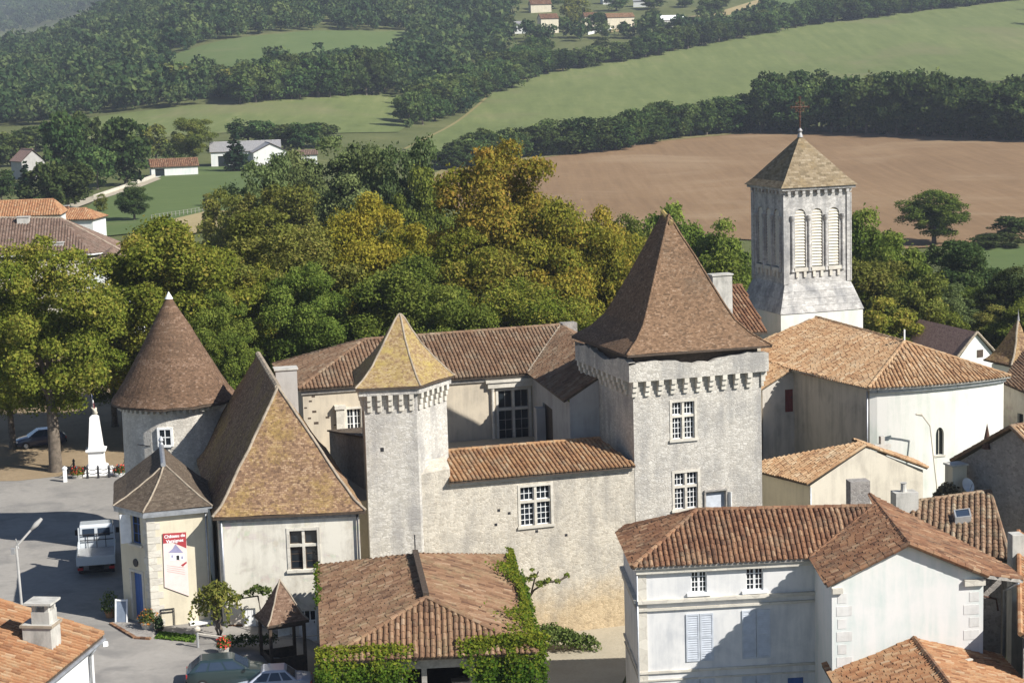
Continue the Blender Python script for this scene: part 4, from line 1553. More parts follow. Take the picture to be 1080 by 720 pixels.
# ---- round tower
def round_tower():
    c = Vector((P(184, 420, 117.5).x, 117.5, 0))
    t = thing('round_tower', 'round stone tower under a tall brown tiled cone with a white tip', 'castle tower', (c.x, c.y, 0))
    rw, ro, ze, za = 3.28, 3.92, 8.75, 15.35
    n = 40
    mb = MB()
    mb.lathe((c.x, c.y, -2.4), [(rw + 0.14, 0), (rw + 0.05, 5.4), (rw, 11.0)], n)
    mb.build('wall', M['round'], t, smooth=False)
    # the little window
    q = P(174.5, 460, c.y - rw)
    dv = (V2(q) - V2(c)).normalized()
    tn = Vector((-dv.y, dv.x, 0))
    w = Wall(c + dv * (rw + 0.06) - tn * 0.6, c + dv * (rw + 0.06) + tn * 0.6)
    if w.n.y > 0:
        w = Wall(w.p1, w.p0)
    r = w.rect(168.5, 453, 180, 469)
    mb = MB()
    u0, u1, z0, z1 = r
    w.box(mb, u0 - 0.14, u0, z0 - 0.1, z1 + 0.14, -0.3, 0.05)
    w.box(mb, u1, u1 + 0.14, z0 - 0.1, z1 + 0.14, -0.3, 0.05)
    w.box(mb, u0, u1, z1, z1 + 0.138, -0.3, 0.048)
    w.box(mb, u0, u1, z0 - 0.14, z0, -0.3, 0.08)
    fr = mb.build('window', M['white_paint'], t)
    mb = MB()
    cu = (u0 + u1) / 2
    w.box(mb, cu - 0.03, cu + 0.03, z0, z1, -0.02, 0.02)
    w.box(mb, u0, u1, (z0 + z1) / 2 - 0.03, (z0 + z1) / 2 + 0.03, -0.02, 0.018)
    mb.build('glazing_bar', M['white_paint'], fr)
    mb = MB()
    mb.face([w.at(u0, z0, 0.0), w.at(u1, z0, 0.0), w.at(u1, z1, 0.0), w.at(u0, z1, 0.0)])
    mb.build('pane', M['glass'], fr)
    # corbel ring under the eaves
    for k in range(56):
        a = 2 * math.pi * k / 56
        p = Vector((c.x + (rw + 0.12) * math.cos(a), c.y + (rw + 0.12) * math.sin(a), ze - 0.42))
        mb = MB()
        mb.box(p, 0.34, 0.16, 0.3, a)
        mb.build('corbel', M['dressed'], t)
    ev, tp = [], []
    for k in range(n):
        a = 2 * math.pi * k / n
        ev.append((c.x + ro * math.cos(a), c.y + ro * math.sin(a), ze + RNG.uniform(-0.04, 0.04)))
        tp.append((c.x, c.y, za))
    hat(t, ev, tp, [(0, 0), (0.10, 0.075), (0.24, 0.205), (0.45, 0.425), (0.7, 0.69), (0.94, 0.94), (1, 1)], M['flat_cone'])
    mb = MB()
    mb.lathe((c.x, c.y, za - 0.34), [(0.26, 0), (0.0, 0.46)], 20)
    mb.build('finial_cap', M['white_paint'], t)
    pipe(t, [(c.x - 1.9, c.y - 2.9, 6.4), (c.x + 0.4, c.y - 3.45, 6.1)], 0.025, M['dark_metal'], 'cable')
round_tower()

# ---- lodge with the steep roof
LD_E = 5.35
def lodge():
    FL = P(224.5, 553, 99.0)
    FR = P(386, 545, 99.6)
    z = LD_E
    F0, F1 = Vector((FL.x, 99.0, z)), Vector((FR.x, 99.6, z))
    v = Vector((-0.21, 0.978, 0))
    B0, B1 = F0 + v * 18.5 + UP * 0, F1 + v * 18.0
    R0 = P(293, 408, 102.8)
    zr = R0.z
    R1 = G(272, 373, zr)
    t = thing('gate_lodge', 'pale lodge with a very steep mottled tile roof and a mullioned window', 'castle wing', (F0.x + 4, F0.y, -1))
    prof = [(0, 0), (0.12, 0.08), (0.3, 0.265), (1, 1)]
    hat(t, [F0, F1, B1, B0], [R0, R0, R1, R1], prof, M['flat_lodge'], hips=(0, 1), hip_mat=M['mortar'], hip_r=0.08)
    mb = MB()
    ridge(mb, R0, R1, 0.17, 0.45)
    mb.build('ridge_cap', M['mortar'], t)
    plan = inset([V2(F0), V2(F1), V2(B1), V2(B0)], 0.32)
    wf = Wall(plan[0], plan[1])
    win = wf.rect(306, 559, 335, 600)
    dl = wf.rect(257, 641, 270, 669)
    dg = wf.rect(271, 645, 284, 667)
    dr = wf.rect(315, 643, 334, 676)
    walls(t, plan, -3.2, z - 0.1, M['lodge_wall'], {0: [win, dl, dg, dr]}, cap=False)
    window(t, wf, win, 'cross', M['wood'], trim=True, bars=(1, 3))
    plank_door(t, wf, dl, M['white_paint'], 0.1)
    window(t, wf, dg, 'casement', M['white_paint'], bars=(1, 3), sill=False)
    plank_door(t, wf, dr, M['white_paint'], 0.1, 0.33)
    mb = MB()
    mb2 = (wf.len)
    wf.box(mb, 0.0, wf.len, z - 0.34, z - 0.16, 0.0, 0.12)
    mb.build('eaves_course', M['greywood'], t)
    pipe(t, [wf.at(0.15, z - 0.2, 0.12), wf.at(0.15, 2.2, 0.12), wf.at(0.15, -1.6, 0.12)], 0.06)
    pipe(t, [wf.at(wf.len - 0.1, z - 0.2, 0.12), wf.at(wf.len - 0.1, -2, 0.12)], 0.05, M['dark_metal'])
    # rendered chimney on the far slope
    c = P(302, 410, 110.5)
    chimney(t, (c.x, c.y), 1.25, 0.9, 7.5, P(302, 389, 110.5).z, R(12), M['grey_render'], 'slab')
    # worn red plaster by the left door
    mb = MB()
    u0, u1, z0, z1 = wf.rect(240, 658, 256, 672)
    wf.box(mb, u0, u1, z0, z1, -0.02, 0.02)
    mb.build('brick_patch', M['canal_house'], t)
lodge()

# ---- gate pavilion with the blue door and the banner
def pavilion():
    z = 5.7
    A, B, C = G(119, 533, z), G(151, 541, z), G(224, 534, z)
    A2 = G(121, 507, z)
    C2 = C + Vector((-1.3, 6.5, 0))
    R0 = P(173, 489, 102.9)
    R1 = P(170, 468, 108.0)
    R1.z = R0.z
    t = thing('gate_pavilion', 'small pavilion with a canted corner, blue door and grey brown hipped roof', 'pavilion', (B.x + 1, B.y + 1, 0))
    eave = [B, C, C2, A2, A]
    tops = [R0, R0, R1, R1, R0]
    hat(t, eave, tops, [(0, 0), (0.25, 0.2), (1, 1)], M['flat_pav'], hips=(0, 1, 4), hip_mat=M['mortar'], hip_r=0.055, thick=0.1, under=M['zinc'])
    mb = MB()
    mb.tube([R0 + Vector((0.0, -0.25, 0)), R1], 0.14, 8)
    mb.build('ridge_cap', M['zinc'], t)
    mb = MB()
    mb.lathe(R1 + UP * 0.05, [(0.16, 0), (0.1, 0.15), (0.16, 0.3), (0.02, 0.55)], 12)
    mb.build('finial', M['zinc'], t)
    pl = inset([V2(p) for p in eave], 0.28)
    wc = Wall(pl[4], pl[0])
    wf = Wall(pl[0], pl[1])
    wu = wc.rect(138, 543, 148, 573)
    wd = wc.rect(140, 604, 151, 653)
    walls(t, pl, -2.2, z - 0.08, M['cream'], {4: [wu, wd]}, cap=False)
    # upper window, half shuttered in blue
    mb = MB()
    u0, u1, z0, z1 = wu
    fr = window(t, wc, wu, 'plain', M['blue'], bars=(2, 3), sill=False)
    mb = MB()
    wc.box(mb, u0 - 0.15, u1 + 0.15, z0 - 0.12, z0 - 0.004, -0.02, 0.14)
    mb.build('sill', M['dressed'], t)
    mb = MB()
    mb.obox(wc.at(u0 - 0.02, z0, 0.0), wc.n * 0.5 - wc.d * 0.25, wc.d * 0.04, UP * (z1 - z0))
    mb.build('shutter', M['white_paint'], t)
    d = plank_door(t, wc, wd, M['blue'], 0.2)
    mb = MB()
    u0, u1, z0, z1 = wd
    wc.box(mb, u0 - 0.16, u0, z0, z1 + 0.15, 0.0, 0.03)
    wc.box(mb, u1, u1 + 0.16, z0, z1 + 0.15, 0.0, 0.03)
    wc.box(mb, u0, u1, z1, z1 + 0.148, 0.0, 0.028)
    mb.build('door_surround', M['dressed'], t)
    # round plaque over the door
    mb = MB()
    u, zz = wc.hit(143.5, 593)
    c = wc.at(u, zz, 0.03)
    mb.tube([c - wc.n * 0.03, c + wc.n * 0.03], 0.22, 16)
    mb.build('plaque', M['dark_metal'], t)
    # quoin stones at the canted corner
    mb = MB()
    for k in range(18):
        zz = -1.4 + k * 0.38
        l_ = 0.45 if k % 2 else 0.7
        mb = MB()
        wf.box(mb, 0.0, l_, zz, zz + 0.36, -0.01, 0.025)
        wc.box(mb, wc.len - (1.1 - l_) * 0.6, wc.len, zz, zz + 0.36, -0.01, 0.024)
        mb.build('quoin', M['dressed'], t)
    mb = MB()
    wf.box(mb, -0.2, wf.len, z - 0.28, z - 0.1, 0.0, 0.3)
    wc.box(mb, 0, wc.len + 0.15, z - 0.281, z - 0.1, 0.0, 0.3)
    mb.build('gutter', M['zinc'], t)
    pipe(t, [wf.at(wf.len - 0.12, z - 0.2, 0.1), wf.at(wf.len - 0.12, -1.4, 0.1)], 0.055)
    # cellar vent with a dark iron guard and a white hatch
    mb = MB()
    for (a, b) in ((168, 186),):
        u0, u1, z0, z1 = wf.rect(170, 641, 184, 664)
        for u in (u0, u1):
            wf.box(mb, u - 0.02, u + 0.02, -1.3, z1, 0.05, 0.09)
        wf.box(mb, u0, u1, z1 - 0.04, z1, 0.05, 0.09)
        wf.box(mb, u0, u1, z1 - 0.2, z1 - 0.17, 0.05, 0.09)
    mb.build('handrail', M['dark_metal'], t)
    mb = MB()
    wl_ = Wall(pl[0], pl[1])
    u0, u1, z0, z1 = wl_.rect(200, 654, 224, 669)
    wl_.box(mb, u0, min(u1, wl_.len + 0.3), -1.6, z1, 0.0, 0.5)
    mb.build('cellar_hatch', M['white_paint'], t)
    return wf
PAV = pavilion()
# ------------------------------------------------------------------ church
M['louvre'] = mat_plain('cream_louvre_boards', (0.60, 0.55, 0.45), 0.8, var=0.12)
def church():
    cy = R(18)
    u = Vector((math.cos(cy), math.sin(cy), 0))
    v = Vector((-math.sin(cy), math.cos(cy), 0))
    ze, zr = 6.4, 8.75
    C0 = G(916, 409, ze)
    AP = G(954, 360, zr)
    RW = G(867, 336, zr)
    CR = G(1066, 396, ze)
    CL = G(834, 389, ze)
    t = thing('church', 'white walled church with an orange canal tile roof and a square stone bell tower', 'church', (AP.x, AP.y, -5))
    # apse eaves: a shallow bow from C0 to CR
    ch = V2(CR) - V2(C0)
    nn = Vector((ch.y, -ch.x, 0)).normalized()
    bow = []
    SS = (0, .07, .14, .22, .31, .41, .59, .69, .78, .86, .93, 1)
    for s in SS:
        p = V2(C0) + ch * s + nn * (0.75 * 4 * s * (1 - s))
        bow.append(p + UP * ze)
    # far right side going back
    BR = V2(CR) + v * 16 + UP * ze
    RB = V2(RW) + v * 1.0 + UP * zr
    CL2 = V2(CL)
    low = G(801, 410.5, 5.1)
    d_low = V2(low) - V2(CL)
    LB = V2(low) + v * 10 + UP * 5.1
    f1 = [C0, AP, RB, V2(CL) + v * 9.5 + UP * ze, CL]
    lowx = [CL, V2(CL) + v * 9.5 + UP * ze, LB, low]
    NB = len(bow) - 1
    fans = [[bow[k], bow[k + 1], AP] for k in range(NB)]
    right = [CR, BR, RB, AP]
    roof(t, [f1, lowx] + fans + [right], M['canal_church'], caps=[(AP, RB), (C0, AP), (CR, AP), (low, CL)], cap_mat=M['canal_church'], lo=0.06, name='nave_roof', under=M['greywood'])
    # walls
    iw = 0.42
    bi = [V2(p) - nn * iw for p in bow]
    bi[0] = bi[0] + u * 0.3
    bi[-1] = bi[-1] - u * 0.3
    CLi = V2(CL) + u * iw + v * 0.35
    lowi = V2(low) + u * 0.4 + v * 0.35
    mb = MB()
    wr_ = None
    for k in range(NB):
        w = Wall(bi[k], bi[k + 1])
        holes = []
        a, b = w.hit(987.5, 466)[0], w.hit(995, 466)[0]
        if 0.05 < a and b < w.len - 0.05:
            r = w.rect(987, 450.5, 995.5, 479.5)
            holes = [r + (1.7,)]
            wr_ = (w, r)
        wall_face(mb, w, -6, ze - 0.15, holes)
    mb.build('apse_wall', M['apse_white'], t)
    if wr_:
        w, r = wr_
        mb = MB()
        mb.face([w.at(r[0], r[2], -0.2), w.at(r[1], r[2], -0.2), w.at(r[1], r[3], -0.2), w.at(r[0], r[3], -0.2)])
        pb = MB()
        w.box(pb, r[0] - 0.12, r[1] + 0.12, r[2] - 0.12, r[2] - 0.003, -0.1, 0.06)
        w.box(pb, (r[0] + r[1]) / 2 - 0.02, (r[0] + r[1]) / 2 + 0.02, r[2], r[3], -0.19, -0.16)
        wi = pb.build('window', M['dressed'], t)
        mb.build('pane', M['glass'], wi)
    mb = MB()
    ws = Wall(CLi, bi[0])
    wall_face(mb, ws, -6, ze - 0.15)
    wfr = Wall(lowi, CLi)
    rd = wfr.rect(828, 406, 843, 434)
    rd = (max(rd[0], 0.1), min(rd[1], wfr.len - 0.05), rd[2], rd[3])
    wall_face(mb, wfr, -6, 4.95, [rd] if rd[3] < 4.9 else [(rd[0], rd[1], rd[2], 4.85)], z1b=ze - 0.15)
    wall_face(mb, Wall(lowi + v * 9, lowi), -6, 4.95)
    mb.build('nave_wall', M['church_side'], t)
    plank_door(t, wfr, (rd[0], rd[1], rd[2], min(rd[3], 4.85)), M['red_door'], 0.1, name='red_shutter')
    mb = MB()
    wall_face(mb, Wall(bi[-1], V2(BR) - u * 0.4), -6, ze - 0.15)
    mb.build('right_wall', M['church_side'], t)
    pipe(t, [ws.at(ws.len - 0.1, ze - 0.3, 0.12), ws.at(ws.len - 0.1, -2, 0.12)], 0.06)
    # moulded band under the apse eaves
    mb = MB()
    for k in range(NB):
        w = Wall(bi[k], bi[k + 1])
        w.box(mb, 0, w.len, ze - 0.42, ze - 0.2, 0.0, 0.22)
    mb.build('cornice', M['zinc'], t)
    # little cross on the apse ridge
    mb = MB()
    mb.box(AP + UP * 0.1, 0.1, 0.1, 0.75)
    mb.build('ridge_stud', M['white_paint'], t)
    # ---------------- bell tower
    c = Vector((23.1, 149.6, 0))
    hw = 2.82
    def sq(h):
        return [c - u * h - v * h, c + u * h - v * h, c + u * h + v * h, c - u * h + v * h]
    z_top, z_fl, z_ft = 18.55, 9.05, 11.25
    pl = sq(hw)
    holes = {}
    info = []
    for i in range(4):
        w = Wall(pl[i], pl[(i + 1) % 4])
        hs = []
        for k in (-1, 0, 1):
            m_ = w.len / 2 + k * 1.45
            hs.append((m_ - 0.46, m_ + 0.46, 12.5, 17.05, 1))
        holes[i] = hs
        info.append((w, hs))
    bt = walls(t, pl, z_ft - 0.05, z_top, M['belfry'], holes, name='bell_tower')
    mb = MB()
    q1, q0 = sq(hw + 0.03), sq(3.62)
    for i in range(4):
        a, b, e, d = q0[i], q0[(i + 1) % 4], q1[(i + 1) % 4], q1[i]
        mb.face([a + UP * z_fl, b + UP * z_fl, e + UP * z_ft, d + UP * z_ft])
        for s in (0.25, 0.5, 0.75):
            # courses of the stone batter
            w = Wall(a.lerp(d, s), b.lerp(e, s))
            zz = z_fl + (z_ft - z_fl) * s
            w.box(mb, 0, w.len, zz - 0.05, zz, -0.05, 0.03)
    mb.build('tower_batter', M['belfry'], bt)
    mb = MB()
    mb.prism(sq(3.55), z_fl - 14, z_fl, cap=False)
    mb.face([p + UP * (z_fl - 0.002) for p in sq(3.55)])
    mb.build('tower_base', M['apse_white'], bt)
    for (w, hs) in info:
        for h in hs:
            lb = MB()
            a, b = h[0] + 0.02, h[1] - 0.02
            n = 19
            for k in range(n):
                z = h[2] + 0.12 + (h[3] - h[2] - 0.15) * k / n
                lb.mesh([w.at(a, z, -0.06), w.at(b, z, -0.06), w.at(b, z + 0.2, -0.15), w.at(a, z + 0.2, -0.15),
                         w.at(a, z - 0.03, -0.06), w.at(b, z - 0.03, -0.06)], [(0, 1, 2, 3), (4, 5, 1, 0)])
            lb.face([w.at(a, h[2], -0.25), w.at(b, h[2], -0.25), w.at(b, h[3], -0.25), w.at(a, h[3], -0.25)])
            lb.build('louvre', M['louvre'], bt)
            sb = MB()
            w.box(sb, h[0] - 0.1, h[1] + 0.1, h[2] - 0.28, h[2] - 0.002, -0.05, 0.16)
            w.box(sb, h[0] + 0.02, h[0] + 0.24, h[2] - 0.75, h[2] - 0.282, -0.05, 0.12)
            w.box(sb, h[1] - 0.24, h[1] - 0.02, h[2] - 0.75, h[2] - 0.282, -0.05, 0.12)
            sb.build('sill', M['dressed'], bt)
        for k in (-1.5, -0.5, 0.5, 1.5):
            m_ = w.len / 2 + k * 1.45
            cb = MB()
            cb.lathe(w.at(m_, 12.2, 0.04), [(0.17, 0), (0.12, 0.2), (0.11, 3.9), (0.19, 4.15), (0.19, 4.35)], 10)
            cb.build('colonnette', M['belfry'], bt)
        for e0, e1 in ((-0.12, 0.3), (w.len - 0.3, w.len)):
            cb = MB()
            w.box(cb, e0, e1, z_ft, z_top - 0.4, 0.0, 0.1)
            cb.build('pilaster', M['belfry'], bt)
        for k in range(9):
            cb = MB()
            m_ = 0.3 + (w.len - 0.6) * k / 8
            w.box(cb, m_ - 0.12, m_ + 0.12, z_top - 0.32, z_top - 0.02, 0.0, 0.26)
            cb.build('modillion', M['belfry'], bt)
    mb = MB()
    mb.prism(sq(hw + 0.34), z_top - 0.02, z_top + 0.2)
    mb.build('tower_cornice', M['belfry'], bt)
    eo = [p + UP * (z_top + 0.2) for p in sq(hw + 0.5)]
    ap = c + UP * 22.6
    mb = MB()
    prof = [(0, 0), (0.15, 0.125), (1, 1)]
    for i in range(4):
        for k in range(2):
            def at(j, q):
                e = eo[j % 4]
                return Vector((e.x + (ap.x - e.x) * q[0], e.y + (ap.y - e.y) * q[0], e.z + (ap.z - e.z) * q[1]))
            a, b, d, e = at(i, prof[k]), at(i + 1, prof[k]), at(i + 1, prof[k + 1]), at(i, prof[k + 1])
            mb.face([a, b, d, e] if k == 0 else [a, b, d])
    mb.build('spire', M['flat_belfry'], bt)
    # wrought iron cross
    mb = MB()
    mb.lathe(ap + UP * -0.15, [(0.24, 0), (0.12, 0.35), (0.2, 0.5), (0.07, 0.7)], 12)
    mb.build('finial_base', M['lead'], bt)
    mb = MB()
    z0 = ap.z + 0.4
    mb.tube([ap + UP * 0.3, ap + UP * 2.95], 0.055, 6)
    h = ap + UP * 2.2
    mb.tube([h - u * 0.72, h + u * 0.72], 0.055, 6)
    for k in range(24):
        a0, a1 = 2 * math.pi * k / 24, 2 * math.pi * (k + 1) / 24
        mb.tube([h + u * 0.4 * math.cos(a0) + UP * 0.4 * math.sin(a0), h + u * 0.4 * math.cos(a1) + UP * 0.4 * math.sin(a1)], 0.035, 5, cap=False)
    for a in (45, 135, 225, 315):
        q = u * math.cos(R(a)) + UP * math.sin(R(a))
        mb.tube([h + q * 0.08, h + q * 0.58], 0.03, 5)
    for a in (0, 90, 180, 270):
        q = u * math.cos(R(a)) + UP * math.sin(R(a))
        e = h + q * 0.72
        w2 = Vector((-q.x, -q.y, 0)).cross(UP)
        pr = u * -math.sin(R(a)) + UP * math.cos(R(a))
        mb.tube([e - pr * 0.13, e + q * 0.1, e + pr * 0.13], 0.035, 5)
    mb.build('cross', M['iron'], bt)
church()

# ---- low annex in front of the church
def annex():
    FL, AP, FR = P(851, 509.5, 118.0), P(913, 469, 120.0), P(978, 492.5, 121.5)
    B1, B2, B3 = P(800, 496.5, 122.4), P(800, 486, 123.6), P(906, 466, 120.9)
    FR2 = FR + Vector((-0.4, 2.5, 0))
    AP2 = AP + Vector((-0.5, 2.2, 0))
    t = thing('annex', 'small beige gabled annex with orange tiles at the foot of the church', 'annex', (FL.x, FL.y, -5))
    roof(t, [[FL, AP, B3, B2, B1], [AP, FR, FR2, AP2]], M['canal_church'], caps=[(AP, FR), (AP, FL)], cap_mat=M['canal_church'], cap_r=0.1, lo=0.05)
    i_ = 0.2
    a, p, b = V2(FL) + Vector((0.25, 0.2, 0)), V2(AP), V2(FR) + Vector((-0.25, 0.15, 0))
    mb = MB()
    w1, w2 = Wall(a, p), Wall(p, b)
    wall_face(mb, w1, -6, FL.z - 0.2, z1b=AP.z - 0.2)
    wall_face(mb, w2, -6, AP.z - 0.2, z1b=FR.z - 0.2)
    wall_face(mb, Wall(b, b + Vector((-1, 3, 0))), -6, FR.z - 0.25)
    mb.build('gable_wall', M['annex'], t)
    mb = MB()
    wl_ = Wall(V2(B1) + Vector((0.2, 0, 0)), a)
    wall_face(mb, wl_, -6, FL.z - 0.25)
    mb.build('side_wall', M['cream'], t)
    pipe(t, [Vector((a.x, a.y - 0.1, FL.z - 0.3)), Vector((a.x, a.y - 0.1, -4))], 0.05)
annex()
M['quoin'] = mat_plaster('gable_quoins', (0.65, 0.635, 0.60), (0.50, 0.485, 0.45), 0.7, 1.5, 0.2)
# ------------------------------------------------------------------ big white house with the gabled wing
def white_house():
    ze, zr = 4.4, 6.1
    FL = G(667, 598, ze)
    VB = G(855, 588, ze)
    BL = G(651, 562, ze)
    RL = G(735, 537.5, zr)
    RM = G(923, 533.5, zr)
    t = thing('white_house', 'white house with grey shutters, hipped canal tile roof and a blank gabled wing', 'house', (FL.x, FL.y, -5))
    d = (V2(VB) - V2(FL)).normalized()
    nrm = Vector((-d.y, d.x, 0))
    # wing
    GA = G(958.5, 573, zr)
    GB = G(917.5, 521.5, zr)
    WL = G(872, 616.5, ze - 0.05)
    WR = G(1042, 606.5, ze - 0.05)
    WR2 = P(1079, 611, 87.6)
    RBk = P(1060, 596, 90.9)
    BR = V2(RM) + nrm * 4.2 + d * 3 + UP * ze
    BLb = V2(RL) + nrm * 4.3 - d * 3.0 + UP * ze
    main = [[FL, VB, RM, RL], [BL, FL, RL], [BLb, BL, RL], [BR, BLb, RL, RM]]
    roof(t, main, M['canal_house'], caps=[(RL, RM), (FL, RL), (BL, RL)], cap_mat=M['canal_house'], lo=0.06, under=M['greywood'], label=None)
    wing = [[WL, GA, RM, VB], [GA, WR, RBk, GB, ]]
    roof(t, [[WL, GA, GB, RM, VB]], M['canal_house'], caps=[(RM, VB), (GA, GB), (WL, GA)], cap_mat=M['canal_house'], lo=0.06, under=M['greywood'], name='wing_roof')
    roof(t, [[GA, WR, WR2, RBk, GB]], M['canal_house'], caps=[(GA, WR)], cap_mat=M['canal_house'], lo=0.02, under=M['greywood'], name='wing_roof')
    # facade
    fl, vb = V2(FL) + nrm * 0.32 + d * 0.3, V2(VB) + nrm * 0.32
    wl_c = V2(WL) + Vector((0.28, 0.28, 0))
    wr_c = V2(WR) + Vector((-0.15, 0.25, 0))
    # where the facade meets the wing's side wall
    wf = Wall(fl, vb + d * 0.5)
    z0 = -6.5
    a1 = wf.rect(729, 602.5, 745.5, 624.5)
    a2 = wf.rect(787, 599, 805, 622)
    s1 = wf.rect(724, 647, 752, 696)
    s2 = wf.rect(783, 643, 812, 693)
    s3 = wf.rect(724, 715, 753, 765)
    s4 = wf.rect(783, 712, 812, 762)
    s5 = wf.rect(831, 714, 848, 775)
    mb = MB()
    wall_face(mb, wf, z0, ze - 0.2, [a1, a2, s1, s2, s3, s4, s5])
    bl = V2(BL) + d * 0.3
    wall_face(mb, Wall(bl, fl), z0, ze - 0.2)
    mb.build('facade_wall', M['house_white'], t)
    for r in (a1, a2):
        window(t, wf, r, 'casement', M['white_paint'], trim=False, bars=(2, 4), sill=True, recess=0.1)
    for r in (s1, s2, s3, s4):
        mb = MB()
        mb.face([wf.at(r[0], r[2], -0.1), wf.at(r[1], r[2], -0.1), wf.at(r[1], r[3], -0.1), wf.at(r[0], r[3], -0.1)])
        mb.build('pane', M['glass'], t)
        shutters(t, wf, (r[0] - 0.02, r[1] + 0.02, r[2] - 0.02, r[3] + 0.02), M['shutter'])
    plank_door(t, wf, s5, M['blue'])
    # string courses and cornice
    mb = MB()
    def band(py, h, dd):
        zz = wf.hit(760, py)[1]
        wf.box(mb, -0.05, wf.len, zz - h, zz, -0.02, dd)
        wl2 = Wall(bl, fl)
        wl2.box(mb, 0, wl2.len + 0.04, zz - h, zz - 0.002, -0.02, dd)
    band(628, 0.16, 0.22)
    band(637, 0.12, 0.12)
    band(703, 0.12, 0.10)
    band(712, 0.08, 0.06)
    wf.box(mb, -0.1, wf.len, ze - 0.42, ze - 0.17, 0, 0.2)
    wf.box(mb, 0, 0.42, z0, ze - 0.45, 0, 0.035)
    mb.build('string_course', M['dressed'], t)
    pipe(t, [wf.at(-0.06, ze - 0.3, 0.1), wf.at(-0.06, z0, 0.1)], 0.05)
    # wing walls
    mb = MB()
    ws = Wall(V2(VB) + d * 0.28 + nrm * 0.6, wl_c)
    wall_face(mb, ws, z0, ze - 0.2)
    apx = V2(GA) + Vector((0, 0.28, 0))
    wg1, wg2 = Wall(wl_c, apx), Wall(apx, wr_c)
    wall_face(mb, wg1, z0, ze - 0.22, z1b=zr - 0.2)
    wall_face(mb, wg2, z0, zr - 0.2, z1b=ze - 0.22)
    wall_face(mb, Wall(wr_c, wr_c + Vector((0.1, 6, 0))), z0, ze - 0.22)
    mb.build('gable_wall', M['white_wall'], t)
    mb = MB()
    for k in range(14):
        zz = ze - 1.05 - k * 0.62
        l_ = 0.75 if k % 2 else 0.48
        for ww, e0, e1, dz in ((wg1, 0.28 if k % 2 == 0 else 0.22, l_ + 0.22, 0), (wg2, wg2.len - l_ - 0.2, wg2.len - 0.2, -0.3)):
            mb = MB()
            ww.box(mb, e0, e1, zz + dz, zz + 0.46 + dz, -0.02, 0.015)
            mb.build('quoin', M['quoin'], t)
    mb = MB()
    wg2.box(mb, wg2.len - 0.95, wg2.len + 0.05, ze - 0.55, ze - 0.25, 0.0, 0.18)
    mb.build('kneeler', M['dressed'], t)
    mb = MB()
    wg1.box(mb, 0, 0.5, ze - 0.55, ze - 0.3, 0.0, 0.16)
    mb.build('kneeler', M['dressed'], t)
    # lean-to behind, with rubble wall, gutter and downpipe
    mb = MB()
    q = Vector((WR2.x - 0.3, 90.4, 0))
    q0 = Vector((wr_c.x - 0.1, 90.2, 0))
    wb = Wall(q0, q)
    wall_face(mb, wb, z0, WR2.z - 0.1)
    mb.build('lean_to_wall', M['rubble_grey'], t)
    mb = MB()
    wb.box(mb, 0.15, 0.65, -1.9, 1.6, 0.0, 0.25)
    mb.build('white_panel', M['white_paint'], t)
    pipe(t, [(WR2.x - 0.25, WR2.y - 0.05, WR2.z - 0.15), (WR2.x - 0.35, 89.6, 2.8), (WR2.x - 0.35, 89.6, -5)], 0.09)
    pipe(t, [wb.at(0.0, 2.6, 0.12), wb.at(wb.len - 0.3, 2.2, 0.12), wb.at(wb.len - 0.2, 1.6, 0.12)], 0.05, M['iron'])
white_house()

# ---- house in the bottom right corner
def corner_house():
    A = P(958.7, 666, 87.9)
    L0, R0 = P(867, 699.5, 87.9), P(1055, 691, 87.9)
    B = Vector((A.x + 0.25, 70, A.z))
    L1 = Vector((L0.x + 0.25, 70, L0.z))
    R1 = Vector((R0.x + 0.35, 70, R0.z))
    t = thing('low_house', 'low house with an orange tiled gable roof built against the blank white gable', 'house', (A.x, 79, -6))
    roof(t, [[L0, L1, B, A], [R1, R0, A, B]], M['canal_fore'], caps=[(B, A)], cap_mat=M['canal_house'], cap_r=0.15)
    pl = [V2(L1) + Vector((0.3, 0.3, 0)), V2(R1) + Vector((-0.3, 0.3, 0)), V2(R0) + Vector((-0.3, -0.05, 0)), V2(L0) + Vector((0.3, -0.05, 0))]
    walls(t, pl, -6.5, L0.z - 0.15, M['house_white'])
    mb = MB()
    q = P(1022, 697, 85)
    mb.box(q + UP * 0.05, 0.35, 0.18, 0.06, 0.5)
    mb.build('loose_tile', M['dressed'], t)
corner_house()

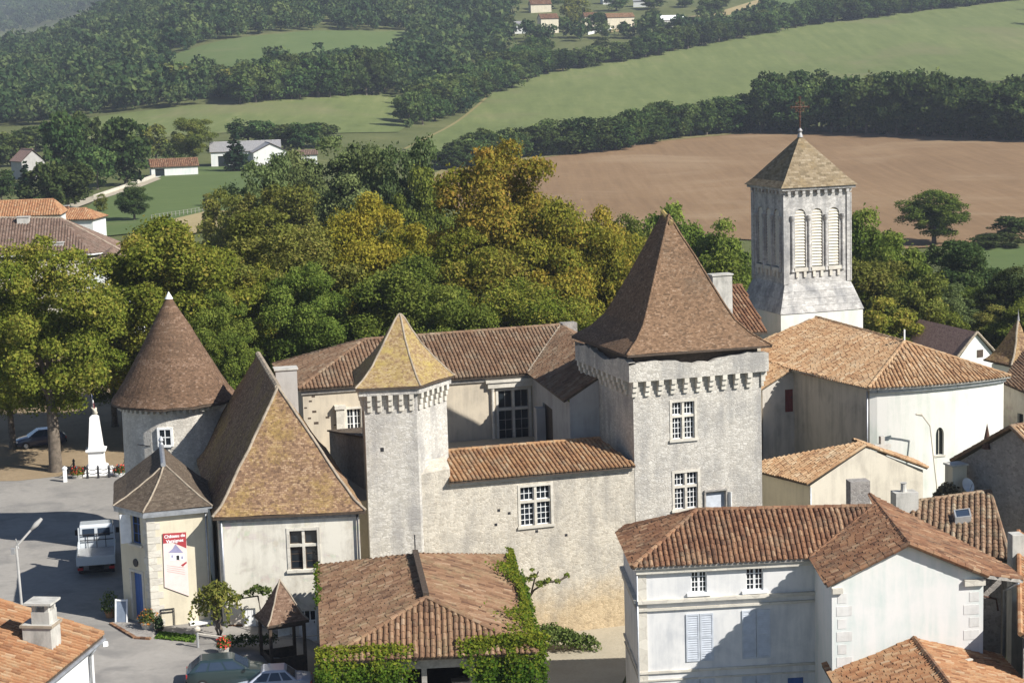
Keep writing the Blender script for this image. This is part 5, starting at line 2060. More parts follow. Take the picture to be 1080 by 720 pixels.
# ---- mossy roof with the skylight behind the wing
def mossy_house():
    TL, TR = P(948, 531, 103.5), P(1044, 517.5, 105)
    BRt, BL = P(1066, 590, 97.2), P(955, 580, 100.2)
    TL2 = P(925, 520, 103.5)
    t = thing('mossy_house', 'house with a mossy canal tile roof and one skylight behind the white gable', 'house', (TR.x, TR.y, -5))
    n = (TR - TL).cross(BRt - TR)
    r_ = roof(t, [[BL, BRt, TR, TL]], M['canal_mossy'], caps=[(TL, TR), (TR, BRt)], cap_mat=M['canal_mossy'], cap_r=0.12, pitch=0.31, r=0.115)
    # skylight in the plane of the roof
    nn = n.normalized()
    if nn.z < 0:
        nn = -nn
    def on(px, py):
        d = ray(px, py)
        k = (TL - EYE).dot(nn) / d.dot(nn)
        return EYE + d * k
    q = [on(1007, 553), on(1024, 551), on(1022, 542.5), on(1005, 544.5)]
    mb = MB()
    mb.mesh([p + nn * 0.02 for p in q] + [p + nn * 0.42 for p in q], [(0, 1, 5, 4), (1, 2, 6, 5), (2, 3, 7, 6), (3, 0, 4, 7)])
    c = sum(q, Vector()) / 4
    qi = [c + (p - c) * 0.82 for p in q]
    for i in range(4):
        j = (i + 1) % 4
        mb.face([q[i] + nn * 0.42, q[j] + nn * 0.42, qi[j] + nn * 0.42, qi[i] + nn * 0.42])
    sk = mb.build('skylight', M['galv'], t)
    mb = MB()
    mb.face([p + nn * 0.39 for p in qi])
    mb.build('pane', M['glass_blue'], sk)
    mb = MB()
    a, b = V2(TL), V2(TR)
    wall_face(mb, Wall(b, a), -6, TL.z - 0.2, z1b=TR.z - 0.2)
    wall_face(mb, Wall(V2(BRt) - Vector((0.2, 0, 0)), b - Vector((0.2, 0, 0))), -6, BRt.z - 0.3, z1b=TR.z - 0.2)
    mb.build('wall', M['rubble_grey'], t)
    # squat chimney stacks along the top
    p = P(905, 527, 101)
    chimney(t, (p.x, p.y), 1.1, 0.8, 2, P(905, 506, 101).z, R(8), M['rubble_grey'], 'none')
    p = P(954, 530, 103)
    chimney(t, (p.x, p.y), 1.3, 0.9, 2, P(954, 518, 103).z, R(8), M['concrete'], 'none')
    p = P(953, 518, 103)
    mb = MB()
    mb.lathe((p.x, p.y, p.z - 0.1), [(0.2, 0), (0.16, 0.3), (0.16, 0.55), (0.2, 0.6)], 10)
    mb.build('chimney_pot', M['concrete'], t)
mossy_house()

# ---- grey gabled house at the right edge
def grey_house():
    EL, AP = P(1003, 485, 109.5), P(1066, 449.5, 105.2)
    dirn = (V2(AP) - V2(EL))
    ER = V2(AP) + dirn + UP * EL.z
    back = Vector((dirn.y, -dirn.x, 0)).normalized() * -9
    t = thing('grey_house', 'grey rubble house with a shaded gable and orange roof at the right edge', 'house', (EL.x, EL.y, -5))
    o = dirn.normalized() * -0.3
    bk = lambda p: p + back
    roof(t, [[EL, AP, bk(AP), bk(EL)], [AP, ER, bk(ER), bk(AP)]], M['canal_church'], caps=[(EL, AP), (AP, ER), (AP, bk(AP))], cap_mat=M['canal_range'], cap_r=0.12)
    inn = back.normalized() * 0.25
    a, p, b = V2(EL) - o + inn, V2(AP) + inn, V2(ER) + o + inn
    w1, w2 = Wall(a, p), Wall(p, b)
    mb = MB()
    hole = w1.rect(1033, 488, 1038, 500)
    wall_face(mb, w1, -6.5, EL.z - 0.1, [hole] if hole[3] < EL.z - 0.2 else [], z1b=AP.z - 0.2)
    wall_face(mb, w2, -6.5, AP.z - 0.2, z1b=EL.z - 0.1)
    wall_face(mb, Wall(bk(a), a), -6.5, EL.z - 0.25)
    wall_face(mb, Wall(b, bk(b)), -6.5, EL.z - 0.25)
    mb.build('wall', M['rubble_grey'], t)
    mb = MB()
    w1.box(mb, hole[0] - 0.02, hole[1] + 0.02, hole[2], hole[3], -0.2, -0.15)
    mb.build('window', M['wood'], t)
    # brick chimney and dish in front of it
    c = P(1008, 512, 108)
    o2 = chimney(t, (c.x, c.y), 0.95, 0.8, -2, P(1008, 490, 108).z, R(20), M['cream'], 'slab')
    # slate spike on the ridge line
    q = P(1041, 462, 107.2)
    mb = MB()
    mb.lathe(q - UP * 0.6, [(0.3, 0), (0.16, 0.7), (0.0, 1.5)], 8)
    mb.build('finial', M['iron'], t)
    return c
gc_ = grey_house()
def dish():
    p = P(1020, 512, 107.2)
    t = thing('satellite_dish', 'pale round satellite dish on a bracket beside the brick chimney', 'satellite dish', p)
    mb = MB()
    nn = Vector((0.5, -0.75, 0.45)).normalized()
    a = nn.cross(UP).normalized()
    b = a.cross(nn)
    vs_, fs = [], []
    for r, h in ((0.0, 0.0), (0.25, 0.03), (0.45, 0.1)):
        for k in range(18):
            an = 2 * math.pi * k / 18
            vs_.append(p + a * r * math.cos(an) + b * r * math.sin(an) + nn * h)
    for i in range(2):
        for k in range(18):
            fs.append((i * 18 + k, i * 18 + (k + 1) % 18, (i + 1) * 18 + (k + 1) % 18, (i + 1) * 18 + k))
    mb.mesh(vs_, fs)
    mb.build('reflector', M['white_paint'], t, smooth=True)
    mb = MB()
    mb.tube([p, p - nn * 0.35, p - nn * 0.35 - UP * 0.9], 0.03, 6)
    mb.tube([p - b * 0.4, p + nn * 0.45], 0.02, 6)
    mb.build('bracket', M['galv'], t)
dish()

# ---- things further right behind the church
def simple_house(name, label, fl, width, depth, eave, rise, yaw, wall, roofm, gable_front=False, wins=(), group=None, ov=0.35, base=-3.0, doors=0, hip=0.0, chim=None, style='canal', cat='house', pitch=0.34):
    """fl: front left corner on the ground; yaw of the front; ridge along the front unless gable_front"""
    p = Vector(fl)
    u = Vector((math.cos(yaw), math.sin(yaw), 0))
    v = Vector((-math.sin(yaw), math.cos(yaw), 0))
    t = thing(name, label, cat, p, 0, group)
    z0, ze = p.z + base, p.z + eave
    a, b, c, d = V2(p), V2(p) + u * width, V2(p) + u * width + v * depth, V2(p) + v * depth
    zr = ze + rise
    oa, ob, oc, od = [q + UP * ze for q in inset([a, b, c, d], -ov)]
    wf = Wall(a, b)
    holes = [(x0, x1, p.z + h0, p.z + h1) for (x0, x1, h0, h1) in wins]
    if gable_front:
        m0 = (oa + ob) / 2 + UP * rise
        m1 = (oc + od) / 2 + UP * rise
        fac = [[oa, m0, m1, od], [ob, oc, m1, m0]]
        caps = [(m0, m1)]
    else:
        m0 = (oa + od) / 2 + UP * rise + u * hip
        m1 = (ob + oc) / 2 + UP * rise - u * hip
        fac = [[oa, ob, m1, m0], [oc, od, m0, m1]]
        if hip:
            fac += [[od, oa, m0], [ob, oc, m1]]
        caps = [(m0, m1)]
    ro = roof(t, fac, roofm, style, caps=caps, cap_r=0.16, pitch=pitch, r=pitch * 0.36)
    mb = MB()
    wall_face(mb, wf, z0, ze - 0.05, holes)
    for e, f in ((b, c), (c, d), (d, a)):
        wall_face(mb, Wall(e, f), z0, ze - 0.05)
    sl = rise / (width / 2 + ov) if gable_front else rise / (depth / 2 + ov)
    if gable_front:
        for e, f in ((a, b), (c, d)):
            mb.face([e + UP * (ze - 0.05), f + UP * (ze - 0.05), (e + f) / 2 + UP * (ze + sl * width / 2 - 0.1)])
    elif not hip:
        for e, f in ((b, c), (d, a)):
            mb.face([e + UP * (ze - 0.05), f + UP * (ze - 0.05), (e + f) / 2 + UP * (ze + sl * depth / 2 - 0.1)])
    mb.build('wall', wall, t)
    for h in holes:
        mb = MB()
        wf.box(mb, h[0] + 0.02, h[1] - 0.02, h[2], h[3], -0.26, -0.18)
        mb.build('window', M['glass'], t)
    if chim:
        cc = V2(p) + u * chim[0] + v * chim[1]
        chimney(ro, cc, 0.8, 0.6, ze, zr + chim[2], yaw, wall if len(chim) < 4 else M[chim[3]], 'slab')
    return t
def right_edge():
    # small turret roof
    A = P(1074, 337, 150)
    E1, E2 = P(1037, 378.5, 150.5), P(1067, 386, 148)
    E3 = E2 + (V2(E2) - V2(E1)).length * Vector((0.95, 0.3, 0))
    E4 = E1 + (E3 - E2)
    E3.z = E2.z
    E4.z = E1.z
    t = thing('square_turret', 'square turret with a flared pointed tile roof at the right edge behind the church', 'turret', (E2.x, E2.y, -5))
    hat(t, [E1, E2, E3, E4], [A] * 4, [(0, 0), (0.25, 0.15), (0.6, 0.5), (1, 1)], M['flat_lodge'], hips=(1,), hip_r=0.09)
    walls(t, inset([V2(E1), V2(E2), V2(E3), V2(E4)], 0.4), -8, E2.z - 0.15, M['white_wall'])
    mb = MB()
    mb.lathe(A - UP * 0.1, [(0.12, 0), (0.05, 0.4), (0.0, 1.0)], 8)
    mb.build('finial', M['lead'], t)
    # white gabled house behind
    L, Ap, Rr = P(1010, 376, 170.2), P(1030.5, 350, 171.0), P(1049, 361, 170)
    Rr = Vector((2 * Ap.x - L.x, 2 * Ap.y - L.y, L.z))
    bk = Vector((-3.2, 9.5, 0))
    t = thing('gabled_cottage', 'white gabled cottage with a purple brown roof below the trees', 'house', (L.x, L.y, -6))
    roof(t, [[L, Ap, Ap + bk, L + bk], [Ap, Rr, Rr + bk, Ap + bk]], M['flat_purple'], 'flat', caps=[(L, Ap), (Ap, Rr)], cap_mat=M['mortar'], cap_r=0.12)
    a, b = V2(L) + Vector((0.2, 0.2, 0)), V2(Rr) + Vector((-0.2, 0.2, 0))
    w1, w2 = Wall(a, V2(Ap) + Vector((0, .2, 0))), Wall(V2(Ap) + Vector((0, .2, 0)), b)
    mb = MB()
    wall_face(mb, w1, -9, L.z - 0.15, z1b=Ap.z - 0.2)
    wall_face(mb, w2, -9, Ap.z - 0.2, z1b=L.z - 0.15)
    mb.build('wall', M['white_wall'], t)
    mb = MB()
    u0, z0 = w2.hit(1031, 377)
    w2.box(mb, 0.05, 0.75, z0, z0 + 0.7, 0.004, 0.03)
    mb.build('window', M['wood'], t)
    # cream house between church and right edge
    E0 = P(1056, 402, 133)
    E1 = P(1100, 421, 129)
    t = thing('cream_house', 'cream walled house with a low sloping eave right of the church apse', 'house', (E0.x, E0.y, -5))
    b0, b1 = E0 + Vector((4, 8, 1.2)), E1 + Vector((4, 8, 1.2))
    roof(t, [[E0, E1, b1, b0]], M['canal_range'])
    mb = MB()
    w = Wall(V2(E0) + Vector((0.1, 0.25, 0)), V2(E1) + Vector((0, 0.25, 0)))
    h = w.rect(1073, 436, 1079, 452)
    wall_face(mb, w, -7, E0.z - 0.15, [h], z1b=E1.z - 0.15)
    mb.build('wall', M['lodge_wall'], t)
    mb = MB()
    w.box(mb, h[0], h[1], h[2], h[3], -0.25, -0.18)
    mb.build('window', M['glass'], t)
    # pale stack and orange roof at the edge of the picture
    p = P(1071, 600, 92.5)
    t = thing('rendered_stack', 'tall narrow rendered chimney stack right of the mossy roof', 'chimney', (p.x, p.y, -5))
    mb = MB()
    mb.box((p.x, p.y, -5), 0.62, 0.7, P(1071, 562, 92.5).z + 5, 0.1)
    mb.build('shaft', M['concrete'], t, bevel=0.03)
    a, b = P(1074, 560, 95), P(1120, 575, 95)
    c, d = P(1120, 680, 84), P(1076, 668, 84)
    t = thing('orange_roofed_house', 'orange tiled roof cut off by the right edge beside the downpipe', 'house', (a.x + 1.5, 90, -6))
    roof(t, [[d, c, b, a]], M['canal_fore'], caps=[(a, d)], cap_mat=M['canal_fore'])
    mb = MB()
    mb.prism([V2(d) + Vector((0.2, 0.2, 0)), V2(c), V2(b), V2(a) + Vector((0.2, -0.2, 0))], -7, min(d.z, c.z) - 0.2)
    mb.build('wall', M['rubble_grey'], t)
right_edge()

# ---- house behind the keep with the tall chimney
def behind_keep():
    p = P(756, 345, 136)
    zr = P(772, 309, 136).z
    t = thing('tall_chimney_house', 'house hidden behind the keep showing a tall grey chimney and a strip of red tiles', 'house', (p.x, p.y, -5))
    a = Vector((p.x - 6, 133, 0))
    L0, R0 = Vector((p.x - 5, 132, zr - 2.6)), Vector((p.x + 3.4, 134, zr - 2.6))
    L1, R1 = Vector((p.x - 6, 138.5, zr)), Vector((p.x + 2.4, 140.5, zr))
    L2, R2 = Vector((p.x - 7, 145, zr - 2.6)), Vector((p.x + 1.4, 147, zr - 2.6))
    ro = roof(t, [[L0, R0, R1, L1], [R2, L2, L1, R1]], M['canal_house'], caps=[(L1, R1)])
    mb = MB()
    mb.prism(inset([V2(L0), V2(R0), V2(R2), V2(L2)], 0.4), -6, zr - 2.8)
    mb.build('wall', M['range_wall'], t)
    q = P(760, 330, 135)
    o = chimney(ro, (q.x, q.y), 1.5, 0.85, zr - 2.3, P(760, 290, 135).z, CY, M['concrete'], 'slab')
behind_keep()

# ---- house in the bottom left corner
def chimney_house():
    z = 5.95
    E1, E2 = G(108.5, 668, z), G(40, 724, z)
    dd = (V2(E2) - V2(E1)).normalized()
    E2 = V2(E1) + dd * 14 + UP * z
    side = Vector((dd.y, -dd.x, 0))
    if side.x > 0:
        side = -side
    Rk = V2(E1) + side * 5.2 + UP * (z + 1.55)
    Rf = V2(E2) + side * 5.2 + UP * (z + 1.55)
    O1, O2 = V2(E1) + side * 10.4 + UP * z, V2(E2) + side * 10.4 + UP * z
    t = thing('chimney_house', 'house with a bright orange tile roof and a cement chimney beside the street', 'house', (E1.x - 3, E1.y - 4, 0))
    ro = roof(t, [[E1, E2, Rf, Rk], [O2, O1, Rk, Rf]], M['canal_fore'], caps=[(Rk, Rf), (E1, Rk)], cap_mat=M['canal_fore'], cap_r=0.14, lo=0.05)
    a, b = V2(E1) + side * 0.35 + dd * 0.3, V2(E2) + side * 0.35
    c, d = V2(O2) - side * 0.35, V2(O1) - side * 0.35 + dd * 0.3
    walls(t, [b, a, d, c], -2.2, z - 0.15, M['house_white'], cap=False)
    mb = MB()
    k = Wall(d, a)
    mb.face([a + UP * (z - 0.16), d + UP * (z - 0.16), (a + d) / 2 + UP * (z + 1.3)])
    mb.build('gable_wall', M['house_white'], t)
    mb = MB()
    w = Wall(b, a)
    mb.tube([w.at(0, z - 0.22, 0.42), w.at(w.len + 0.25, z - 0.22, 0.42)], 0.085, 8)
    mb.build('gutter', M['zinc'], t)
    pipe(t, [w.at(w.len - 0.5, z - 0.25, 0.4), w.at(w.len - 0.6, z - 0.7, 0.1), w.at(w.len - 0.6, -1.5, 0.1)], 0.06)
    # spotlight on the corner
    mb = MB()
    q = w.at(w.len + 0.1, z - 0.35, 0.5)
    mb.box(q + UP * -0.12, 0.22, 0.16, 0.2, 0.5)
    mb.build('floodlight', M['white_paint'], t, bevel=0.02)
    # chimney: broad stack with a stepped shoulder and a slab on piers
    C = P(46, 680, 74.0)
    top = P(48, 655, 74).z
    yaw = math.atan2(-side.y, -side.x)
    o = MB()
    o.box((C.x - 0.05, C.y, z - 0.2), 1.25, 0.95, top - z + 0.2, yaw)
    ch = o.build('chimney', M['concrete'], ro, bevel=0.03)
    o = MB()
    o.box((C.x + 0.1, C.y, top), 0.75, 0.8, 0.5, yaw)
    u = Vector((math.cos(yaw), math.sin(yaw), 0))
    v = Vector((-math.sin(yaw), math.cos(yaw), 0))
    for a_ in (-1, 1):
        for b_ in (-1, 1):
            o.box(Vector((C.x + 0.1, C.y, top + 0.5)) + u * a_ * 0.27 + v * b_ * 0.3, 0.16, 0.16, 0.3, yaw)
    o.box((C.x + 0.05, C.y, top + 0.8), 1.15, 1.05, 0.09, yaw)
    o.build('chimney_cap', M['concrete'], ch)
    o = MB()
    o.box((C.x - 0.05, C.y, top - 0.12), 1.38, 1.07, 0.1, yaw)
    o.build('chimney_shoulder', M['mortar'], ch)
chimney_house()

# ---- market hall in front of the curtain wall
def market_hall():
    ze, zr = 2.8, 4.6
    BL, BR = G(336, 596, ze), G(538, 585, ze)
    FLc, FRc = G(341, 697, ze), G(566, 687, ze)
    RB, RF = G(438, 584, zr), G(449.5, 630, zr)
    t = thing('market_hall', 'open fronted hall with a broad hipped brown tile roof and creeper on its corners', 'hall', ((FLc.x + FRc.x) / 2, FLc.y + 8, -3))
    roof(t, [[FLc, FRc, RF], [FRc, BR, RB, RF], [BR, BL, RB], [BL, FLc, RF, RB]], M['canal_hall'], caps=[(FLc, RF), (FRc, RF)], cap_mat=M['canal_hall'], cap_r=0.13, lo=0.06)
    mb = MB()
    w = Vector((0.14, 0, 0))
    for a, b in ((RF, RB),):
        d = b - a
        mb.obox(a - w + UP * 0.0, w * 2, d, UP * 0.24)
    mb.build('ridge_shade_strip', M['wood'], t)  # dark colour stands in for the shaded side of the raised ridge
    mb = MB()
    mb.tube([RB + UP * 0.1, RB + UP * 1.0], 0.03, 6)
    mb.build('lightning_rod', M['dark_metal'], t)
    # posts, beams and back walls
    f0, f1 = V2(FLc) + Vector((0.6, 0.7, 0)), V2(FRc) + Vector((-0.6, 0.7, 0))
    b0, b1 = V2(BL) + Vector((0.5, -0.5, 0)), V2(BR) + Vector((-0.5, -0.5, 0))
    wf = Wall(f0, f1)
    mb = MB()
    wf.box(mb, -0.2, wf.len + 0.2, ze - 0.75, ze - 0.12, -0.08, 0.06)
    mb.build('fascia_board', M['greywood'], t)
    for s in (0.02, 0.33, 0.46, 0.72, 0.98):
        p = wf.at(wf.len * s, 0, -0.1)
        mb = MB()
        mb.box((p.x, p.y, -5.4), 0.24, 0.24, ze + 5.3, 0.05)
        mb.build('post', M['greywood'], t)
    mb = MB()
    for a, b in ((f1, b1), (b1, b0), (b0, f0)):
        wall_face(mb, Wall(a, b), -5.6, ze - 0.15)
    mb.build('wall', M['rubble_grey'], t)
    mb = MB()
    wf.box(mb, 0.2, wf.len * 0.30, -5.5, 0.4, -0.5, -0.3)
    mb.build('low_wall', M['rubble_grey'], t)
    return (FLc, FRc, RF, RB, BL, BR)
HALL = market_hall()
def hall_table():
    p = P(490, 716, 86.8)
    t = thing('trestle_table', 'pale table top standing under the front of the market hall', 'table', (p.x, p.y, p.z - 0.75))
    mb = MB()
    mb.box((p.x, p.y, p.z - 0.06), 1.25, 0.7, 0.06, 0.1)
    mb.build('tabletop', M['dressed'], t)
    for sx in (-0.5, 0.5):
        for sy in (-0.25, 0.25):
            mb = MB()
            mb.box((p.x + sx, p.y + sy, p.z - 0.8), 0.07, 0.07, 0.74)
            mb.build('leg', M['greywood'], t)
    # a floor of boards under it
    mb = MB()
    f = thing('plank_floor', 'dark raised plank floor inside the market hall', 'floor', (p.x - 1, p.y + 4, p.z - 0.85))
    mb.box((p.x - 1.2, p.y + 5, p.z - 0.9), 7.5, 11.0, 0.1, 0.05)
    mb.build('boards', M['wood'], f)
hall_table()

# ---- pointed porch
def porch():
    A = P(295, 611, 94.6)
    c = V2(A)
    ze = P(278, 657, 93.6).z
    zb = ground(c.x, c.y) - 0.3
    t = thing('well_porch', 'dark timber porch with a steep pointed tile roof in front of the lodge', 'porch', (c.x, c.y, zb))
    yaw = R(24)
    h = 1.12
    u = Vector((math.cos(yaw), math.sin(yaw), 0))
    v = Vector((-math.sin(yaw), math.cos(yaw), 0))
    sq = [c + u * a * h + v * b * h + UP * ze for a, b in ((-1, -1), (1, -1), (1, 1), (-1, 1))]
    hat(t, sq, [A] * 4, [(0, 0), (0.22, 0.13), (0.55, 0.47), (1, 1)], M['flat_porch'], hips=(0, 1), hip_mat=M['mortar'], hip_r=0.045)
    for q in sq:
        p = c + (V2(q) - c) * 0.8
        mb = MB()
        mb.box((p.x, p.y, zb), 0.15, 0.15, ze - zb - 0.05, yaw)
        mb.build('post', M['wood'], t)
    for i in range(4):
        a, b = c + (V2(sq[i]) - c) * 0.8, c + (V2(sq[(i + 1) % 4]) - c) * 0.8
        w = Wall(a, b)
        mb = MB()
        w.box(mb, 0, w.len, ze - 0.3, ze - 0.1, -0.07, 0.06)
        mb.build('beam', M['wood'], t)
        if i != 1:
            mb = MB()
            w.box(mb, 0, w.len, zb, zb + 1.0, -0.06, 0.0)
            mb.build('railing', M['wood'], t)
    mb = MB()
    w = Wall(c - u * 0.5 - v * 0.1, c + u * 0.4 - v * 0.1)
    w.box(mb, 0.25, 0.85, ze - 0.95, ze - 0.28, 0, 0.05)
    o = mb.build('carved_panel', M['white_paint'], t)
porch()
# ------------------------------------------------------------------ houses beyond the trees
def left_houses():
    ze = 7.0
    R0, R1 = P(-60, 229.5, 240), P(64, 230, 241)
    E1, E0 = P(97.5, 267.5, 232), P(-60, 271, 230)
    Eb = P(127, 264, 238.5)
    t = thing('long_brown_house', 'long house with a broad brown tile roof behind the square at the left edge', 'house', (E1.x - 10, E1.y, 0))
    bkR = V2(Eb) + Vector((-1.5, 9, 0)) + UP * ze
    bkL = V2(R0) + Vector((0, 9, 0)) + UP * ze
    ro = roof(t, [[E0, E1, R1, R0], [E1, Eb, R1], [Eb, bkR, R1], [bkR, bkL, R0, R1]], M['canal_far'], caps=[(R0, R1), (R1, Eb)], cap_mat=M['mortar'], cap_r=0.16, pitch=0.36, r=0.13, under=M['white_paint'])
    mb = MB()
    mb.prism(inset([V2(E0), V2(E1), V2(Eb), V2(bkR), V2(bkL)], 0.5), -3, min(E1.z, Eb.z) - 0.3)
    mb.build('wall', M['annex'], t)
    q = P(25, 236, 239.5)
    chimney(ro, (q.x, q.y), 1.45, 1.0, q.z - 1.5, P(25, 229, 239.5).z, 0.05, M['concrete'], 'slab')
    q = P(61, 264, 234)
    chimney(ro, (q.x, q.y), 1.5, 0.8, q.z - 1.5, P(61, 256, 234).z, 0.05, M['concrete'], 'slab')
    # lower wing whose end shows between the two crowns
    a = P(86, 303, 214)
    simple_house('brown_outhouse', 'low outhouse with brown tiles and a white end wall between two tree crowns', V2(a) + UP * 0, 6.5, 7, P(90, 290, 214).z, 2.3, 0.15, M['white_wall'], M['canal_far'], True)
    # orange roof on the far left
    a = P(-40, 232, 300)
    simple_house('orange_house', 'white house with an orange roof cut off by the left edge', Vector((a.x, 300, 0)), 15.0, 9, P(0, 229, 300).z, 2.2, R(6), M['white_wall'], M['canal_fore'], False, hip=1.5, pitch=0.4)
    # orange roofed house with the white end
    a = P(43, 246, 320)
    simple_house('hip_roofed_house', 'small white house with an orange hipped roof at the meadow edge', Vector((a.x, 318, 0)), 9.6, 7, P(70, 231.5, 318).z, 1.6, R(-6), M['white_wall'], M['canal_fore'], False, hip=2.5, wins=((7.2, 7.9, 2.2, 3.4),), chim=(4.2, 3.0, 0.5, 'canal_house'), pitch=0.4)
left_houses()
def farms():
    p = T(223, 176)
    simple_house('grey_barn', 'long pale barn with a low grey roof beyond the meadow', p, 20, 11, 4.2, 2.6, R(8), M['white_wall'], M['lead'], False, wins=((2, 5, 0, 3), (14, 17.5, 0, 3)), style='flat', cat='barn')
    p = T(268, 176)
    simple_house('white_barn', 'white gabled barn with a dark opening beside the long grey barn', p, 10, 12, 4.0, 2.6, R(14), M['white_wall'], M['lead'], True, wins=((5.5, 8.3, 0, 3.0),), style='flat', cat='barn')
    p = T(313, 173)
    simple_house('white_shed', 'small white shed half hidden by trees right of the barns', p, 6, 5, 2.6, 1.2, R(10), M['white_wall'], M['canal_far'], False, cat='shed', pitch=0.5)
    p = T(160, 187)
    simple_house('red_roofed_stable', 'low white stable with a red brown roof at the top of the meadow', p, 12.5, 7, 2.6, 2.0, R(14), M['white_wall'], M['canal_house'], False, wins=((1, 3.5, 0.2, 2.2),), cat='stable', pitch=0.5)
    p = T(24, 190)
    simple_house('purple_roofed_cottage', 'stone cottage with a mauve brown roof between dark trees', p, 6.5, 8, 5.0, 3.2, R(35), M['grey_render'], M['flat_purple'], True, style='flat')
    vill = [
        (543, 36, 8, 6, 6.0, 1.5, 5, 'white_wall', 'lead', 'tiny white cabin with a flat pale roof left of the village', 'flat', ()),
        (571, 36, 11, 8, 9.0, 3.0, 15, 'cream', 'canal_house', 'tall cream house with a red roof at the left of the village', 'canal', ((7.5, 8.6, 3.5, 5.0),)),
        (560, 14, 14, 8, 5.5, 3, 10, 'cream', 'canal_house', 'cream house with a wide red roof behind the tall village house', 'canal', ()),
        (617, 30, 9, 7, 7.0, 2.5, 10, 'cream', 'canal_house', 'low house with a red brown roof in the middle of the village', 'canal', ()),
        (641, 32, 17, 9, 7.5, 2.6, 12, 'cream', 'canal_gallery', 'long cream house with a straw coloured roof in the village', 'canal', ((3, 4.2, 1, 2.6), (8, 9.2, 1, 2.6))),
        (700, 31, 17, 12, 5.5, 2.8, 28, 'grey_render', 'white_paint', 'low barn with a wide white roof beside the village meadow', 'flat', ()),
        (636, 5, 12, 8, 5, 2.5, 10, 'white_wall', 'canal_house', 'white house with a red roof at the top edge of the village', 'canal', ()),
        (668, 8, 10, 8, 4, 2.5, -5, 'white_wall', 'lead', 'white house with a grey roof at the top edge of the village', 'flat', ()),
    ]
    for (px, py, w, d, e, r, yaw, wm, rm, lab, st, wins) in vill:
        p = T(px, py)
        simple_house('village_house', lab, p, w, d, e, r, R(yaw), M[wm], M[rm], False, group='houses of the far village', style=st, wins=wins, pitch=0.8, base=-4)
    # low white wall in the village and the farm track wall
    def low_wall(name, lab, a, b, h):
        t = thing(name, lab, 'wall', a)
        mb = MB()
        n = 10
        for k in range(n):
            p, q = a.lerp(b, k / n), a.lerp(b, (k + 1) / n)
            p.z, q.z = ground(p.x, p.y), ground(q.x, q.y)
            d = (V2(q) - V2(p)).normalized()
            nn = Vector((d.y, -d.x, 0)) * 0.3
            for s0, s1 in ((p, q),):
                v8 = [s0 - nn - UP, s1 - nn - UP, s1 + nn - UP, s0 + nn - UP, s0 - nn + UP * h, s1 - nn + UP * h, s1 + nn + UP * h, s0 + nn + UP * h]
                mb.mesh(v8, [(0, 3, 2, 1), (4, 5, 6, 7), (0, 1, 5, 4), (1, 2, 6, 5), (2, 3, 7, 6), (3, 0, 4, 7)])
        mb.build('masonry', M['white_wall'] if 'village' in lab else M['annex'], t)
    low_wall('field_wall', 'low pale wall running up beside the track to the stable', T(100, 210), T(163, 188), 1.0)
    low_wall('garden_wall', 'low white garden wall in front of the far village', T(620, 37), T(648, 31), 1.6)
farms()
def fence():
    a, b = T(218, 224), T(160, 233)
    t = thing('post_fence', 'thin wooden post fence along the near edge of the meadow', 'fence', b)
    for k in range(15):
        p = b.lerp(a, k / 14)
        mb = MB()
        mb.tube([(p.x, p.y, ground(p.x, p.y) - 0.2), (p.x, p.y, ground(p.x, p.y) + 1.2)], 0.06, 6)
        mb.build('post', M['greywood'], t)
    mb = MB()
    for h in (0.7, 1.2):
        mb.tube([V2(b.lerp(a, k / 14)) + UP * (ground(*b.lerp(a, k / 14).xy) + h) for k in range(15)], 0.02, 5)
    mb.build('wire', M['greywood'], t)
fence()
